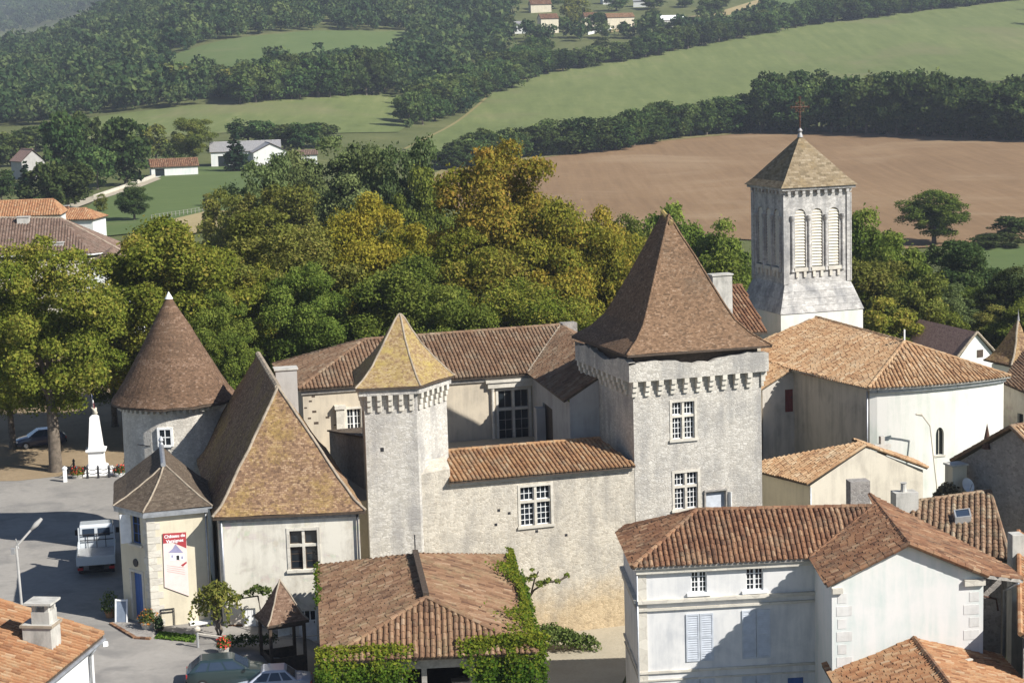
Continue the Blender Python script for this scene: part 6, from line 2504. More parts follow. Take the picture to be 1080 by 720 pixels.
# ------------------------------------------------------------------ banner on the pavilion
def text_mesh(body, size, name, mat, parent, origin, xd, yd, depth=0.006):
    cu = bpy.data.curves.new(name, 'FONT')
    cu.body = body
    cu.size = size
    cu.align_x = 'CENTER'
    cu.align_y = 'CENTER'
    cu.extrude = depth
    cu.offset = 0.006
    tmp = bpy.data.objects.new(name, cu)
    COL.objects.link(tmp)
    dg = bpy.context.evaluated_depsgraph_get()
    me = bpy.data.meshes.new_from_object(tmp.evaluated_get(dg))
    bpy.data.objects.remove(tmp)
    off = root_of(parent).location
    zd = xd.cross(yd)
    for v in me.vertices:
        p = origin + xd * v.co.x + yd * v.co.y + zd * v.co.z
        v.co = p - off
    me.materials.clear()
    me.materials.append(mat)
    o = bpy.data.objects.new(name, me)
    COL.objects.link(o)
    o.parent = parent
    return o
def banner():
    w = PAV
    c = [w.hit(171.5, 562), w.hit(196, 560.5), w.hit(199.5, 628), w.hit(173.5, 618.5)]
    o = w.at((c[0][0] + c[1][0]) / 2, c[3][1], 0.05)
    t = thing('wall_banner', 'tall red and pale banner with a slanted lower edge hanging on the pavilion wall', 'banner', o)
    cloth = mat_plain('banner_pale_pink', (0.74, 0.60, 0.55), 0.8, var=0.06)
    red = mat_plain('banner_red', (0.36, 0.045, 0.05), 0.8, var=0.08)
    blue = mat_plain('banner_blue_grey', (0.28, 0.27, 0.40), 0.8)
    def quad(name, pts, mat, d, th=0.02):
        mb = MB()
        a = [w.at(u, z, d) for u, z in pts]
        b = [w.at(u, z, d + th) for u, z in pts]
        n = len(a)
        mb.face(b)
        for i in range(n):
            mb.face([a[i], a[(i + 1) % n], b[(i + 1) % n], b[i]])
        return mb.build(name, mat, t)
    def at(s, q):
        """s across, q down, both 0..1 on the cloth"""
        top = (c[0][0] + (c[1][0] - c[0][0]) * s, c[0][1] + (c[1][1] - c[0][1]) * s)
        bot = (c[3][0] + (c[2][0] - c[3][0]) * s, c[3][1] + (c[2][1] - c[3][1]) * s)
        return (top[0] + (bot[0] - top[0]) * q, top[1] + (bot[1] - top[1]) * q)
    quad('cloth', [c[3], c[2], c[1], c[0]], cloth, 0.04)
    quad('heading', [at(0, 0.19), at(0.38, 0.16), at(0.98, 0.25), at(1, 0), at(0, 0)], red, 0.061, 0.006)
    # little castle picture
    quad('picture', [at(0.28, 0.48), at(0.85, 0.44), at(0.88, 0.34), at(0.26, 0.36)], M['white_paint'], 0.061, 0.006)
    quad('picture_roof', [at(0.2, 0.345), at(0.84, 0.325), at(0.66, 0.25), at(0.52, 0.19), at(0.4, 0.27)], blue, 0.068, 0.005)
    for s in (0.36, 0.78):
        quad('picture_window', [at(s - 0.03, 0.43), at(s + 0.04, 0.425), at(s + 0.04, 0.38), at(s - 0.03, 0.385)], blue, 0.068, 0.005)
    quad('picture_door', [at(0.54, 0.455), at(0.66, 0.45), at(0.66, 0.375), at(0.54, 0.38)], M['dark_metal'], 0.068, 0.005)
    quad('picture_detail', [at(0.72, 0.53), at(0.95, 0.46), at(0.97, 0.48), at(0.8, 0.55)], red, 0.068, 0.005)
    for k in range(4):
        q = 0.58 + k * 0.035
        quad('small_print', [at(0.12, q), at(0.86, q - 0.02), at(0.86, q - 0.011), at(0.12, q + 0.009)], mat_red_pale, 0.061, 0.005)
    m0, m1 = at(0.5, 0.055), at(0.5, 0.135)
    text_mesh('Château de', 0.24, 'lettering', M['white_paint'], t, w.at(m0[0], m0[1], 0.072), w.d, UP)
    text_mesh('Varaignes', 0.24, 'lettering', M['white_paint'], t, w.at(m1[0], m1[1], 0.072), w.d, UP)
mat_red_pale = mat_plain('banner_small_print', (0.62, 0.35, 0.33), 0.8)
banner()

# ------------------------------------------------------------------ war memorial on the square
def memorial():
    p = T(103, 499)
    t = thing('war_memorial', 'white stone obelisk memorial with stepped base and a tricolour flag at its top', 'monument', p)
    yaw = R(8)
    def frustum(mb, z0, z1, a, b):
        u = Vector((math.cos(yaw), math.sin(yaw), 0))
        v = Vector((-math.sin(yaw), math.cos(yaw), 0))
        q = [(-1, -1), (1, -1), (1, 1), (-1, 1)]
        vs_ = [p + u * x * a / 2 + v * y * a / 2 + UP * z0 for x, y in q] + [p + u * x * b / 2 + v * y * b / 2 + UP * z1 for x, y in q]
        mb.mesh(vs_, [(0, 3, 2, 1), (4, 5, 6, 7), (0, 1, 5, 4), (1, 2, 6, 5), (2, 3, 7, 6), (3, 0, 4, 7)])
    mb = MB()
    frustum(mb, -0.2, 0.18, 2.7, 2.7)
    frustum(mb, 0.18, 0.34, 2.2, 2.2)
    mb.build('step', M['white_stone'], t, bevel=0.03)
    mb = MB()
    frustum(mb, 0.34, 0.55, 1.65, 1.6)
    frustum(mb, 0.55, 0.7, 1.6, 1.25)
    frustum(mb, 0.7, 1.72, 1.2, 1.15)
    mb.build('pedestal', M['white_stone'], t, bevel=0.02)
    mb = MB()
    frustum(mb, 1.72, 1.80, 1.35, 1.5)
    frustum(mb, 1.80, 1.92, 1.5, 1.5)
    frustum(mb, 1.92, 2.0, 1.3, 1.15)
    mb.build('cornice', M['white_stone'], t, bevel=0.02)
    mb = MB()
    frustum(mb, 2.0, 4.35, 1.08, 0.66)
    frustum(mb, 4.35, 4.5, 0.66, 0.3)
    mb.build('shaft', M['white_stone'], t, bevel=0.02)
    mb = MB()
    f = p + Vector((0.1, -0.0, 4.45))
    mb.tube([f, f + UP * 0.2, f + UP * 0.42, f + UP * 0.6 + Vector((0.1, 0, 0))], [0.1, 0.2, 0.14, 0.05], 8)
    mb.tube([f + UP * 0.3, f + Vector((-0.28, 0, 0.62))], [0.14, 0.03], 6)
    mb.build('finial', M['annex'], t, smooth=True)
    g = p + Vector((-0.12, 0.15, 4.3))
    mb = MB()
    mb.tube([g, g + UP * 1.75], 0.025, 6)
    mb.build('flagpole', M['galv'], t)
    cols = (mat_plain('flag_blue', (0.03, 0.06, 0.30), 0.8), M['white_paint'], mat_plain('flag_red', (0.45, 0.03, 0.035), 0.8))
    fl = MB()
    n = 9
    for k in range(n):
        x0, x1 = k / n * 0.85, (k + 1) / n * 0.85
        def sw(x, z):
            return g + Vector((-0.2 * x + 0.02, 0, z)) + Vector((0.35 * x, 0.1 * math.sin(x * 14), -0.9 * x))
        fl.face([sw(x0, 1.0), sw(x1, 1.0), sw(x1, 1.7), sw(x0, 1.7)], 0.5, 0 if k < 3 else (1 if k < 6 else 2))
    fl.build('flag', list(cols), t)
memorial()
def memorial_fence():
    c = T(103, 499)
    t = thing('memorial_fence', 'low dark fence of posts and chains in front of the white memorial', 'fence', c + Vector((0.1, -2.2, 0)))
    pts = [c + Vector((x, y, 0)) for x, y in ((-1.9, 0.6), (-1.9, -1.9), (-1.1, -2.0), (-0.3, -2.05), (0.5, -2.05), (1.3, -2.0), (2.0, -1.8), (2.0, 0.6))]
    for p in pts:
        mb = MB()
        mb.lathe(p - UP * 0.1, [(0.09, 0), (0.08, 0.95), (0.12, 1.0), (0.03, 1.15)], 8)
        mb.build('post', M['dark_metal'], t)
    for a, b in zip(pts[:-1], pts[1:]):
        mb = MB()
        for h in (0.85, 0.55):
            mb.tube([a.lerp(b, k / 6) + UP * (h - 0.16 * (1 - (2 * k / 6 - 1) ** 2)) for k in range(7)], 0.03, 5)
        mb.build('chain', M['dark_metal'], t)
memorial_fence()
def box_hedge(px, py, name, lab, sx, sy, h, leaf='lf_green', seed=3):
    p = T(px, py)
    rng = np.random.default_rng(seed)
    N = 1200
    q = rng.uniform(-1, 1, (N, 3))
    ax = np.argmax(np.abs(q), 1)
    q[np.arange(N), ax] = np.sign(q[np.arange(N), ax])
    q[:, 2] = np.abs(q[:, 2])
    pos = q * np.array([sx / 2, sy / 2, h]) + rng.normal(0, 0.04, (N, 3))
    Q = leaf_quads(rng, pos, q, 0.12)
    me = quads_mesh(name, Q, rng.uniform(0.1, 0.7, N), M[leaf])
    o = bpy.data.objects.new(name, me)
    COL.objects.link(o)
    o.location = p
    tag(o, lab, 'hedge')
box_hedge(99, 500, 'clipped_hedge', 'low clipped dark hedge round the foot of the white memorial', 3.4, 0.7, 0.55, 'lf_conifer')
def post_and_planters():
    p = T(69, 509)
    t = thing('white_post', 'short white post standing on the square left of the memorial', 'post', p)
    mb = MB()
    mb.box(p - UP * 0.1, 0.28, 0.28, 1.15, 0.2)
    mb.build('shaft', M['white_paint'], t, bevel=0.02)
    mb = MB()
    mb.lathe(p + UP * 1.05, [(0.2, 0), (0.2, 0.08), (0.05, 0.2)], 12)
    mb.build('cap', M['white_paint'], t)
post_and_planters()
def flower_pot(px, py, name, lab, r, h, potm, leaf, fl, flow, seed, D=None, spread=1.25, fh=0.6, cat='plant pot'):
    p = T(px, py)
    t = thing(name, lab, cat, p)
    rng = np.random.default_rng(seed)
    mb = MB()
    mb.lathe(p - UP * 0.03, [(r * 0.7, 0), (r, h), (r * 1.08, h), (r * 1.08, h + 0.05), (r * 0.9, h + 0.05), (r * 0.85, h - 0.05)], 16)
    mb.build('pot', potm, t, smooth=False)
    N = 420
    d = unit(rng, N)
    d[:, 2] = np.abs(d[:, 2])
    pos = d * np.array([r * spread, r * spread, fh]) * rng.uniform(0.5, 1.0, (N, 1)) + np.array([0, 0, h])
    me = quads_mesh('foliage', leaf_quads(rng, pos, d, 0.13), rng.uniform(0, 1, N), M[leaf])
    o = bpy.data.objects.new('foliage', me)
    COL.objects.link(o)
    o.parent = t
    if fl:
        N = 80
        d = unit(rng, N)
        d[:, 2] = np.abs(d[:, 2])
        pos = d * np.array([r * spread, r * spread, fh]) * rng.uniform(0.95, 1.1, (N, 1)) + np.array([0, 0, h])
        me = quads_mesh('blossom', leaf_quads(rng, pos, d, 0.12), rng.uniform(0, 1, N), M[flow])
        o = bpy.data.objects.new('blossom', me)
        COL.objects.link(o)
        o.parent = t
flower_pot(82, 505, 'flower_planter', 'planter of red flowers between the white post and the memorial', 0.45, 0.35, M['concrete'], 'lf_green', True, 'petal_red', 5)
flower_pot(127, 503, 'flower_planter', 'planter of pale and red flowers right of the memorial', 0.45, 0.35, M['white_stone'], 'lf_bush', True, 'petal_red', 6)
flower_pot(117, 652, 'potted_shrub', 'tall shrub in a terracotta pot left of the blue door', 0.32, 0.45, M['canal_fore'], 'lf_bush', False, None, 7, spread=1.9, fh=1.3)
flower_pot(157, 665, 'flower_tub', 'pale stone tub of orange flowers right of the blue door', 0.42, 0.5, M['dressed'], 'lf_bush', True, 'petal_orange', 8, spread=1.35, fh=0.75)
flower_pot(168, 668, 'dark_potted_plant', 'small dark leaved plant in a pot by the iron handrail', 0.18, 0.3, M['wood'], 'lf_conifer', False, None, 9, spread=1.5, fh=0.8)
flower_pot(236, 690, 'geranium_pot', 'pot of bright red geraniums beside the parked green car', 0.3, 0.4, M['concrete'], 'lf_green', True, 'petal_red', 10, spread=1.2, fh=0.6)
def menu_board():
    w = Wall((0, 0), (1, 0))
    p = T(128, 659)
    t = thing('menu_board', 'white framed chalk board leaning by the blue door', 'sign board', p)
    u = Vector((math.cos(R(-8)), math.sin(R(-8)), 0))
    n = Vector((u.y, -u.x, 0))
    zd = (UP * 1.0 - n * 0.18).normalized()
    a = p - u * 0.36
    mb = MB()
    mb.obox(a + zd * 0.08 + n * 0.0, u * 0.72, n * -0.03, zd * 1.25)
    b = mb.build('board', mat_plain('chalk_board', (0.20, 0.24, 0.30), 0.7), t)
    mb = MB()
    for s, e in ((0, 0.08), (0.64, 0.72)):
        mb.obox(a + u * s + n * 0.03, u * (e - s), n * -0.07, zd * 1.42)
    for z in (0.05, 1.32):
        mb.obox(a + u * 0.08 + n * 0.028 + zd * z, u * 0.56, n * -0.066, zd * 0.08)
    mb.build('frame', M['white_paint'], t)
menu_board()
def steps():
    p = T(140, 658)
    t = thing('door_step', 'low worn stone step with a brick edge in front of the blue door', 'step', p)
    pts = [T(*q) for q in ((119, 659), (144, 674), (160, 675), (165, 668), (150, 657), (128, 651))]
    mb = MB()
    mb.prism([V2(q) for q in pts], p.z - 0.3, p.z + 0.17)
    mb.build('slab', M['rubble_grey'], t, bevel=0.03)
    mb = MB()
    a, b, c = V2(pts[0]), V2(pts[1]), V2(pts[2])
    for s, e in ((a, b), (b, c)):
        w = Wall(s, e)
        k = int(w.len / 0.24)
        for i in range(k):
            w.box(mb, i * w.len / k + 0.01, (i + 1) * w.len / k - 0.01, p.z - 0.2, p.z + 0.19 + RNG.uniform(-0.01, 0.01), 0.004, 0.2, RNG.random())
    mb.build('brick_edging', M['canal_house'], t)
steps()
def grass_strip():
    rng = np.random.default_rng(12)
    corners = [T(*q) for q in ((164, 675), (204, 679), (208, 673), (168, 669))]
    N = 2600
    s, q = rng.uniform(0, 1, N), rng.uniform(0, 1, N)
    A, B, C, D = [np.array(c) for c in corners]
    pos = (A * (1 - s)[:, None] + B * s[:, None]) * (1 - q)[:, None] + (D * (1 - s)[:, None] + C * s[:, None]) * q[:, None]
    pos[:, 2] += rng.uniform(0.0, 0.22, N)
    nor = np.tile([0, -0.6, 0.5], (N, 1))
    me = quads_mesh('grass_verge', leaf_quads(rng, pos, nor, 0.14), rng.uniform(0, 1, N), M['lf_grass'])
    o = bpy.data.objects.new('grass_verge', me)
    COL.objects.link(o)
    tag(o, 'bright green strip of grass at the foot of the pavilion wall', 'grass', kind='stuff')
grass_strip()
def bollards():
    for i, (px, py, lab) in enumerate(((209, 684, 'pale round headed bollard at the street edge behind the green car'),)):
        p = T(px, py)
        t = thing('bollard', lab, 'bollard', p)
        mb = MB()
        mb.lathe(p - UP * 0.1, [(0.07, 0), (0.06, 1.05)], 10)
        mb.build('shaft', M['galv'], t)
        mb = MB()
        mb.lathe(p + UP * 0.9, [(0.05, 0), (0.17, 0.12), (0.17, 0.22), (0.05, 0.33)], 12)
        mb.build('head', M['annex'], t)
    a = T(209, 684) + UP * 0.85
    b = P(338, 669, 97)
    t = thing('slack_cable', 'thin pale cable stretched in front of the pointed porch', 'cable', a)
    mb = MB()
    mb.tube([a.lerp(b, k / 12) - UP * 0.25 * (1 - (2 * k / 12 - 1) ** 2) for k in range(13)], 0.025, 6)
    mb.build('strand', M['dressed'], t)
bollards()
M['lamp_grey'] = mat_plain('lamp_grey_paint', (0.30, 0.29, 0.27), 0.7)
def street_lamp():
    p = T(27, 706)
    p = Vector((P(26, 640, 80).x, 80, 0))
    top = P(17, 575, 80)
    t = thing('street_lamp', 'slim grey street lamp with an angled arm behind the tiled roof', 'street lamp', p)
    mb = MB()
    mb.tube([(p.x, p.y, -1.6), (p.x * 0.5 + top.x * 0.5, 80, top.z * 0.5), top], [0.09, 0.07, 0.055], 8)
    mb.build('pole', M['lamp_grey'], t, smooth=True)
    e = P(34, 557, 80.6)
    mb = MB()
    mb.tube([top - UP * 0.05, e], 0.05, 8)
    mb.build('arm', M['lamp_grey'], t)
    mb = MB()
    d = (e - top).normalized()
    mb.tube([e - d * 0.1, e + d * 0.25, e + d * 0.6], [0.06, 0.12, 0.07], 8)
    mb.build('lamp_head', M['lamp_grey'], t, smooth=True)
    mb = MB()
    mb.tube([top - Vector((0.25, 0, 0.15)), top + Vector((0.1, 0, -0.12)), top + UP * 0.3], 0.03, 6)
    mb.box(top + Vector((-0.12, -0.1, -0.35)), 0.16, 0.14, 0.25)
    mb.build('bracket', M['galv'], t)
street_lamp()
def wall_lamp():
    p = P(988, 512, 126.0)
    q = P(981, 449, 126.6)
    t = thing('lamp_post', 'thin pale lamp post with a short bent arm in front of the apse wall', 'street lamp', (p.x, p.y, -5))
    mb = MB()
    mb.tube([(p.x, p.y, -5), p, q], 0.045, 8)
    mb.build('pole', M['annex'], t)
    e = P(972, 437, 126)
    mb = MB()
    mb.tube([q, e], 0.045, 6)
    mb.tube([e, e + Vector((-0.4, -0.1, 0.05))], [0.12, 0.07], 8)
    mb.build('arm', M['annex'], t)
wall_lamp()
def stone_cross():
    p = P(930, 487, 122.5)
    t = thing('stone_cross', 'small grey stone cross rising behind the annex gable', 'cross', (p.x, p.y, p.z - 3))
    mb = MB()
    h = P(930, 459, 122.5).z
    mb.box((p.x, p.y, p.z - 3), 0.5, 0.4, h - p.z + 2.2, 0.3)
    mb.build('shaft', M['concrete'], t, bevel=0.03)
    mb = MB()
    mb.box((p.x, p.y - 0.02, h - 0.85), 1.2, 0.34, 0.3, 0.3)
    mb.box((p.x, p.y, h - 0.549), 0.3, 0.3, 0.5, 0.3)
    mb.build('cross_arms', M['concrete'], t, bevel=0.02)
stone_cross()

# ------------------------------------------------------------------ vehicles
PAINT = {}
def paint(name, c):
    mt, n, l, b = _mat(name)
    b.inputs['Base Color'].default_value = (*c, 1)
    b.inputs['Roughness'].default_value = 0.28
    b.inputs['Specular IOR Level'].default_value = 0.5
    b.inputs['Coat Weight'].default_value = 0.6
    b.inputs['Coat Roughness'].default_value = 0.08
    return mt
M['tyre'] = mat_plain('tyre_rubber', (0.02, 0.02, 0.02), 0.9)
M['lampglass'] = mat_plain('lamp_glass', (0.7, 0.7, 0.68), 0.15, spec=0.6)
M['lampred'] = mat_plain('red_lamp_glass', (0.35, 0.02, 0.02), 0.2, spec=0.6)
def wheel(parent, x, y, r, wd, side):
    mb = MB()
    n = 18
    prof = [(r * 0.62, -wd / 2), (r * 0.95, -wd / 2), (r, -wd * 0.3), (r, wd * 0.3), (r * 0.95, wd / 2), (r * 0.62, wd / 2)]
    vs_, fs = [], []
    for (rr, yy) in prof:
        for k in range(n):
            a = 2 * math.pi * k / n
            vs_.append((x + rr * math.cos(a), y + yy, r + rr * math.sin(a)))
    m_ = len(prof)
    for i in range(m_):
        for k in range(n):
            j = (i + 1) % m_
            fs.append((i * n + k, i * n + (k + 1) % n, j * n + (k + 1) % n, j * n + k))
    mb.mesh(vs_, fs)
    t = mb.build('wheel', M['tyre'], parent, local=True)
    mb = MB()
    ys = y + side * wd * 0.38
    vs_ = [(x + r * 0.63 * math.cos(2 * math.pi * k / n), ys, r + r * 0.63 * math.sin(2 * math.pi * k / n)) for k in range(n)]
    mb.mesh(vs_ + [(x, ys + side * 0.03, r)], [(k, (k + 1) % n, n) for k in range(n)])
    mb.build('rim', M['zinc'], t, local=True)
def car(name, label, p, yaw, col, L=4.1, W=1.68, kind='hatch', bonnet=None):
    """x forward, nose at +L/2; body lofted through cross sections, greenhouse on top"""
    t = thing(name, label, 'car', p, yaw)
    pm = paint(name + '_paint', col)
    # lower body: stations along x -> (half width, z bottom, z top)
    H0 = 0.24
    st = [(-L / 2, 0.80, 0.42, 0.78), (-L / 2 + 0.12, 0.92, 0.30, 0.90), (-L * 0.36, 0.99, H0, 0.95), (-L * 0.1, 1.0, H0, 0.95),
          (L * 0.14, 1.0, H0, 0.94), (L * 0.3, 0.97, H0, 0.86), (L * 0.42, 0.90, 0.26, 0.76), (L / 2 - 0.08, 0.80, 0.32, 0.66), (L / 2, 0.70, 0.40, 0.56)]
    mb = MB()
    rings = []
    for (x, w, a, b) in st:
        hw = W / 2 * w
        rings.append([(x, -hw * 0.93, a), (x, -hw, a + 0.16), (x, -hw, (a + b) / 2 + 0.06), (x, -hw * 0.95, b - 0.03), (x, -hw * 0.86, b),
                      (x, 0, b + 0.03), (x, hw * 0.86, b), (x, hw * 0.95, b - 0.03), (x, hw, (a + b) / 2 + 0.06), (x, hw, a + 0.16), (x, hw * 0.93, a)])
    n = len(rings[0])
    vs_ = [q for r in rings for q in r]
    fs = []
    for i in range(len(rings) - 1):
        for k in range(n):
            fs.append((i * n + k, i * n + (k + 1) % n, (i + 1) * n + (k + 1) % n, (i + 1) * n + k))
    fs.append(tuple(reversed(range(n))))
    fs.append(tuple((len(rings) - 1) * n + k for k in range(n)))
    mb.mesh(vs_, fs)
    body = mb.build('body', pm, t, smooth=True, local=True, bevel=0.0)
    em = body.modifiers.new('edge', 'EDGE_SPLIT')
    em.split_angle = R(50)
    # roof and pillars
    zr = 1.40
    zb = 0.93
    xb, xr, xf, xw = (-L * 0.47, -L * 0.33, L * 0.06, L * 0.25) if kind == 'hatch' else (-L * 0.34, -L * 0.2, L * 0.07, L * 0.24)
    hb, ht = W / 2 * 0.93, W / 2 * 0.72
    base = [(xb, -hb), (xw, -hb), (xw, hb), (xb, hb)]
    top = [(xr, -ht), (xf, -ht), (xf, ht), (xr, ht)]
    mb = MB()
    vb = [Vector((x, y, zb - 0.02)) for x, y in base]
    vt = [Vector((x, y, zr)) for x, y in top]
    vt2 = [Vector((x * 0.94 + (xr + xf) / 2 * 0.06, y * 0.9, zr + 0.05)) for x, y in top]
    mb.mesh(vb + vt + vt2, [(0, 1, 5, 4), (1, 2, 6, 5), (2, 3, 7, 6), (3, 0, 4, 7), (4, 5, 9, 8), (5, 6, 10, 9), (6, 7, 11, 10), (7, 4, 8, 11), (8, 9, 10, 11)])
    mb.build('roof', pm, t, local=True, bevel=0.03)
    def pane(nm, a, b, c, d, su0, su1, sv0, sv1):
        def at(s, q):
            return (a.lerp(b, s)).lerp(d.lerp(c, s), q)
        nn = (b - a).cross(d - a).normalized() * 0.012
        if nn.dot(a - Vector((0, 0, 0.9))) < 0:
            nn = -nn
        g = MB()
        g.face([at(su0, sv0) + nn, at(su1, sv0) + nn, at(su1, sv1) + nn, at(su0, sv1) + nn])
        g.build(nm, M['glass_blue'], t, local=True)
    pane('windscreen', vb[1], vb[2], vt[2], vt[1], 0.06, 0.94, 0.1, 0.92)
    pane('rear_window', vb[3], vb[0], vt[0], vt[3], 0.1, 0.9, 0.25, 0.9)
    for a, b, c, d in ((vb[0], vb[1], vt[1], vt[0]), (vb[2], vb[3], vt[3], vt[2])):
        rev = a is vb[2]
        cuts = ((0.08, 0.28), (0.32, 0.60), (0.64, 0.93))
        if rev:
            cuts = tuple((1 - q, 1 - p_) for p_, q in cuts)
        for s0, s1 in cuts:
            pane('side_window', a, b, c, d, s0, s1, 0.12, 0.88)
    for sx in (-L * 0.31, L * 0.31):
        for sd_ in (-1, 1):
            wheel(t, sx, sd_ * (W / 2 - 0.075), 0.29, 0.19, sd_)
    for sd_ in (-1, 1):
        mb = MB()
        mb.box((L / 2 - 0.09, sd_ * W * 0.33, 0.55), 0.12, 0.3, 0.13)
        mb.build('headlight', M['lampglass'], t, local=True, bevel=0.02)
        mb = MB()
        mb.box((-L / 2 + 0.05, sd_ * W * 0.36, 0.62), 0.1, 0.22, 0.2)
        mb.build('tail_light', M['lampred'], t, local=True, bevel=0.02)
        mb = MB()
        mb.box((L * 0.2, sd_ * (W / 2 + 0.06), 0.92), 0.14, 0.14, 0.12)
        mb.build('wing_mirror', pm, t, local=True, bevel=0.03)
    for sx in (-1, 1):
        mb = MB()
        mb.box((sx * (L / 2 - 0.03), 0, 0.32), 0.12, W * 0.82, 0.16)
        mb.build('bumper', M['tyre'], t, local=True, bevel=0.03)
        mb = MB()
        mb.box((sx * (L / 2 + 0.035), 0, 0.35), 0.012, 0.5, 0.1)
        mb.build('number_plate', M['white_paint'], t, local=True)
    mb = MB()
    mb.box((0, 0, 0.2), L * 0.8, W * 0.8, 0.15)
    mb.build('underbody', M['tyre'], t, local=True)
    return t
def gz(x, y):
    return Vector((x, y, ground(x, y) + 0.07))
def vehicles():
    q = T(247, 719)
    car('parked_car', 'dark green hatchback parked in front of the lodge', gz(q.x - 0.15, q.y - 0.5), R(8), (0.018, 0.034, 0.036), 4.15, 1.7)
    q = T(287, 741)
    car('parked_car', 'silver blue saloon nosed in beside the green hatchback', gz(q.x - 0.2, q.y + 0.7), R(186), (0.42, 0.45, 0.52), 4.2, 1.68, 'saloon')
    q = T(40, 474)
    car('parked_car', 'dark navy car in the shade of the tree on the square', gz(q.x, q.y + 1.0), R(200), (0.012, 0.02, 0.055), 4.0, 1.66)
    # flatbed truck seen from behind
    p = T(92, 611)
    p = gz(p.x, p.y + 3.0)
    yaw = R(101)
    t = thing('flatbed_truck', 'pale flatbed truck parked tail first in the shade of the pavilion', 'truck', p, yaw)
    t.scale = (1.08, 1.08, 1.08)
    pm = paint('truck_paint', (0.55, 0.58, 0.60))
    mb = MB()
    prof = [(0.9, 0.55), (2.75, 0.55), (2.85, 0.9), (2.7, 1.25), (2.25, 2.1), (1.05, 2.15), (0.9, 2.05)]
    hw = 1.0
    vs_ = [(x, -hw * (0.92 if z > 1.9 else 1), z) for x, z in prof] + [(x, hw * (0.92 if z > 1.9 else 1), z) for x, z in prof]
    k = len(prof)
    mb.mesh(vs_, [tuple(range(k)), tuple(reversed(range(k, 2 * k)))] + [(i, i + k, (i + 1) % k + k, (i + 1) % k) for i in range(k)])
    mb.build('cab', pm, t, local=True, bevel=0.04)
    for s in (-1, 1):
        mb = MB()
        mb.box((0.885, s * 0.43, 1.5), 0.03, 0.66, 0.45)
        mb.build('rear_window', M['glass_blue'], t, local=True)
        mb = MB()
        mb.face([(1.2, s * 1.006, 1.3), (2.3, s * 1.006, 1.3), (2.1, s * 0.95, 2.0), (1.25, s * 0.95, 2.0)])
        mb.build('side_window', M['glass_blue'], t, local=True)
        mb = MB()
        mb.box((2.45, s * 1.15, 1.25), 0.1, 0.2, 0.3)
        mb.build('wing_mirror', M['tyre'], t, local=True)
    mb = MB()
    mb.face([(2.72, -0.85, 1.3), (2.72, 0.85, 1.3), (2.3, 0.8, 2.05), (2.3, -0.8, 2.05)])
    mb.build('windscreen', M['glass_blue'], t, local=True)
    mb = MB()
    mb.box((-1.1, 0, 0.78), 3.7, 2.1, 0.08)
    mb.build('bed_floor', M['galv'], t, local=True)
    for s in (-1, 1):
        mb = MB()
        mb.box((-1.1, s * 1.03, 0.86), 3.7, 0.05, 0.42)
        mb.build('side_board', pm, t, local=True, bevel=0.01)
        mb = MB()
        mb.box((0.78, s * 0.98, 0.86), 0.07, 0.07, 1.2)
        mb.build('headboard_post', pm, t, local=True)
        mb = MB()
        mb.box((-2.98, s * 0.85, 0.55), 0.06, 0.3, 0.14)
        mb.build('tail_light', M['lampred'], t, local=True)
    mb = MB()
    mb.box((-2.96, 0, 0.80), 0.06, 2.1, 0.48)
    for z in (0.88, 1.0, 1.12):
        mb.box((-2.995, 0, z), 0.02, 2.0, 0.04)
    mb.build('tailgate', pm, t, local=True, bevel=0.008)
    mb = MB()
    for z in (1.28, 1.62):
        mb.box((0.78, 0, z), 0.05, 1.9, 0.05)
    for y in (-0.5, 0.0, 0.5):
        mb.box((0.781, y, 0.86), 0.04, 0.04, 0.8)
    mb.build('headboard_rail', M['dark_metal'], t, local=True)
    mb = MB()
    mb.box((-2.6, 0.35, 0.862), 0.5, 0.9, 0.16)
    mb.box((-2.4, -0.4, 0.862), 0.4, 0.5, 0.1)
    mb.build('load_of_timber', M['wood'], t, local=True)
    mb = MB()
    mb.box((0.0, 0, 0.45), 5.2, 0.8, 0.3)
    mb.box((-2.9, 0, 0.36), 0.1, 1.9, 0.14)
    mb.build('chassis', M['tyre'], t, local=True)
    for x in (-1.6, 1.9):
        for s in (-1, 1):
            wheel(t, x, s * 0.85, 0.34, 0.22, s)
vehicles()
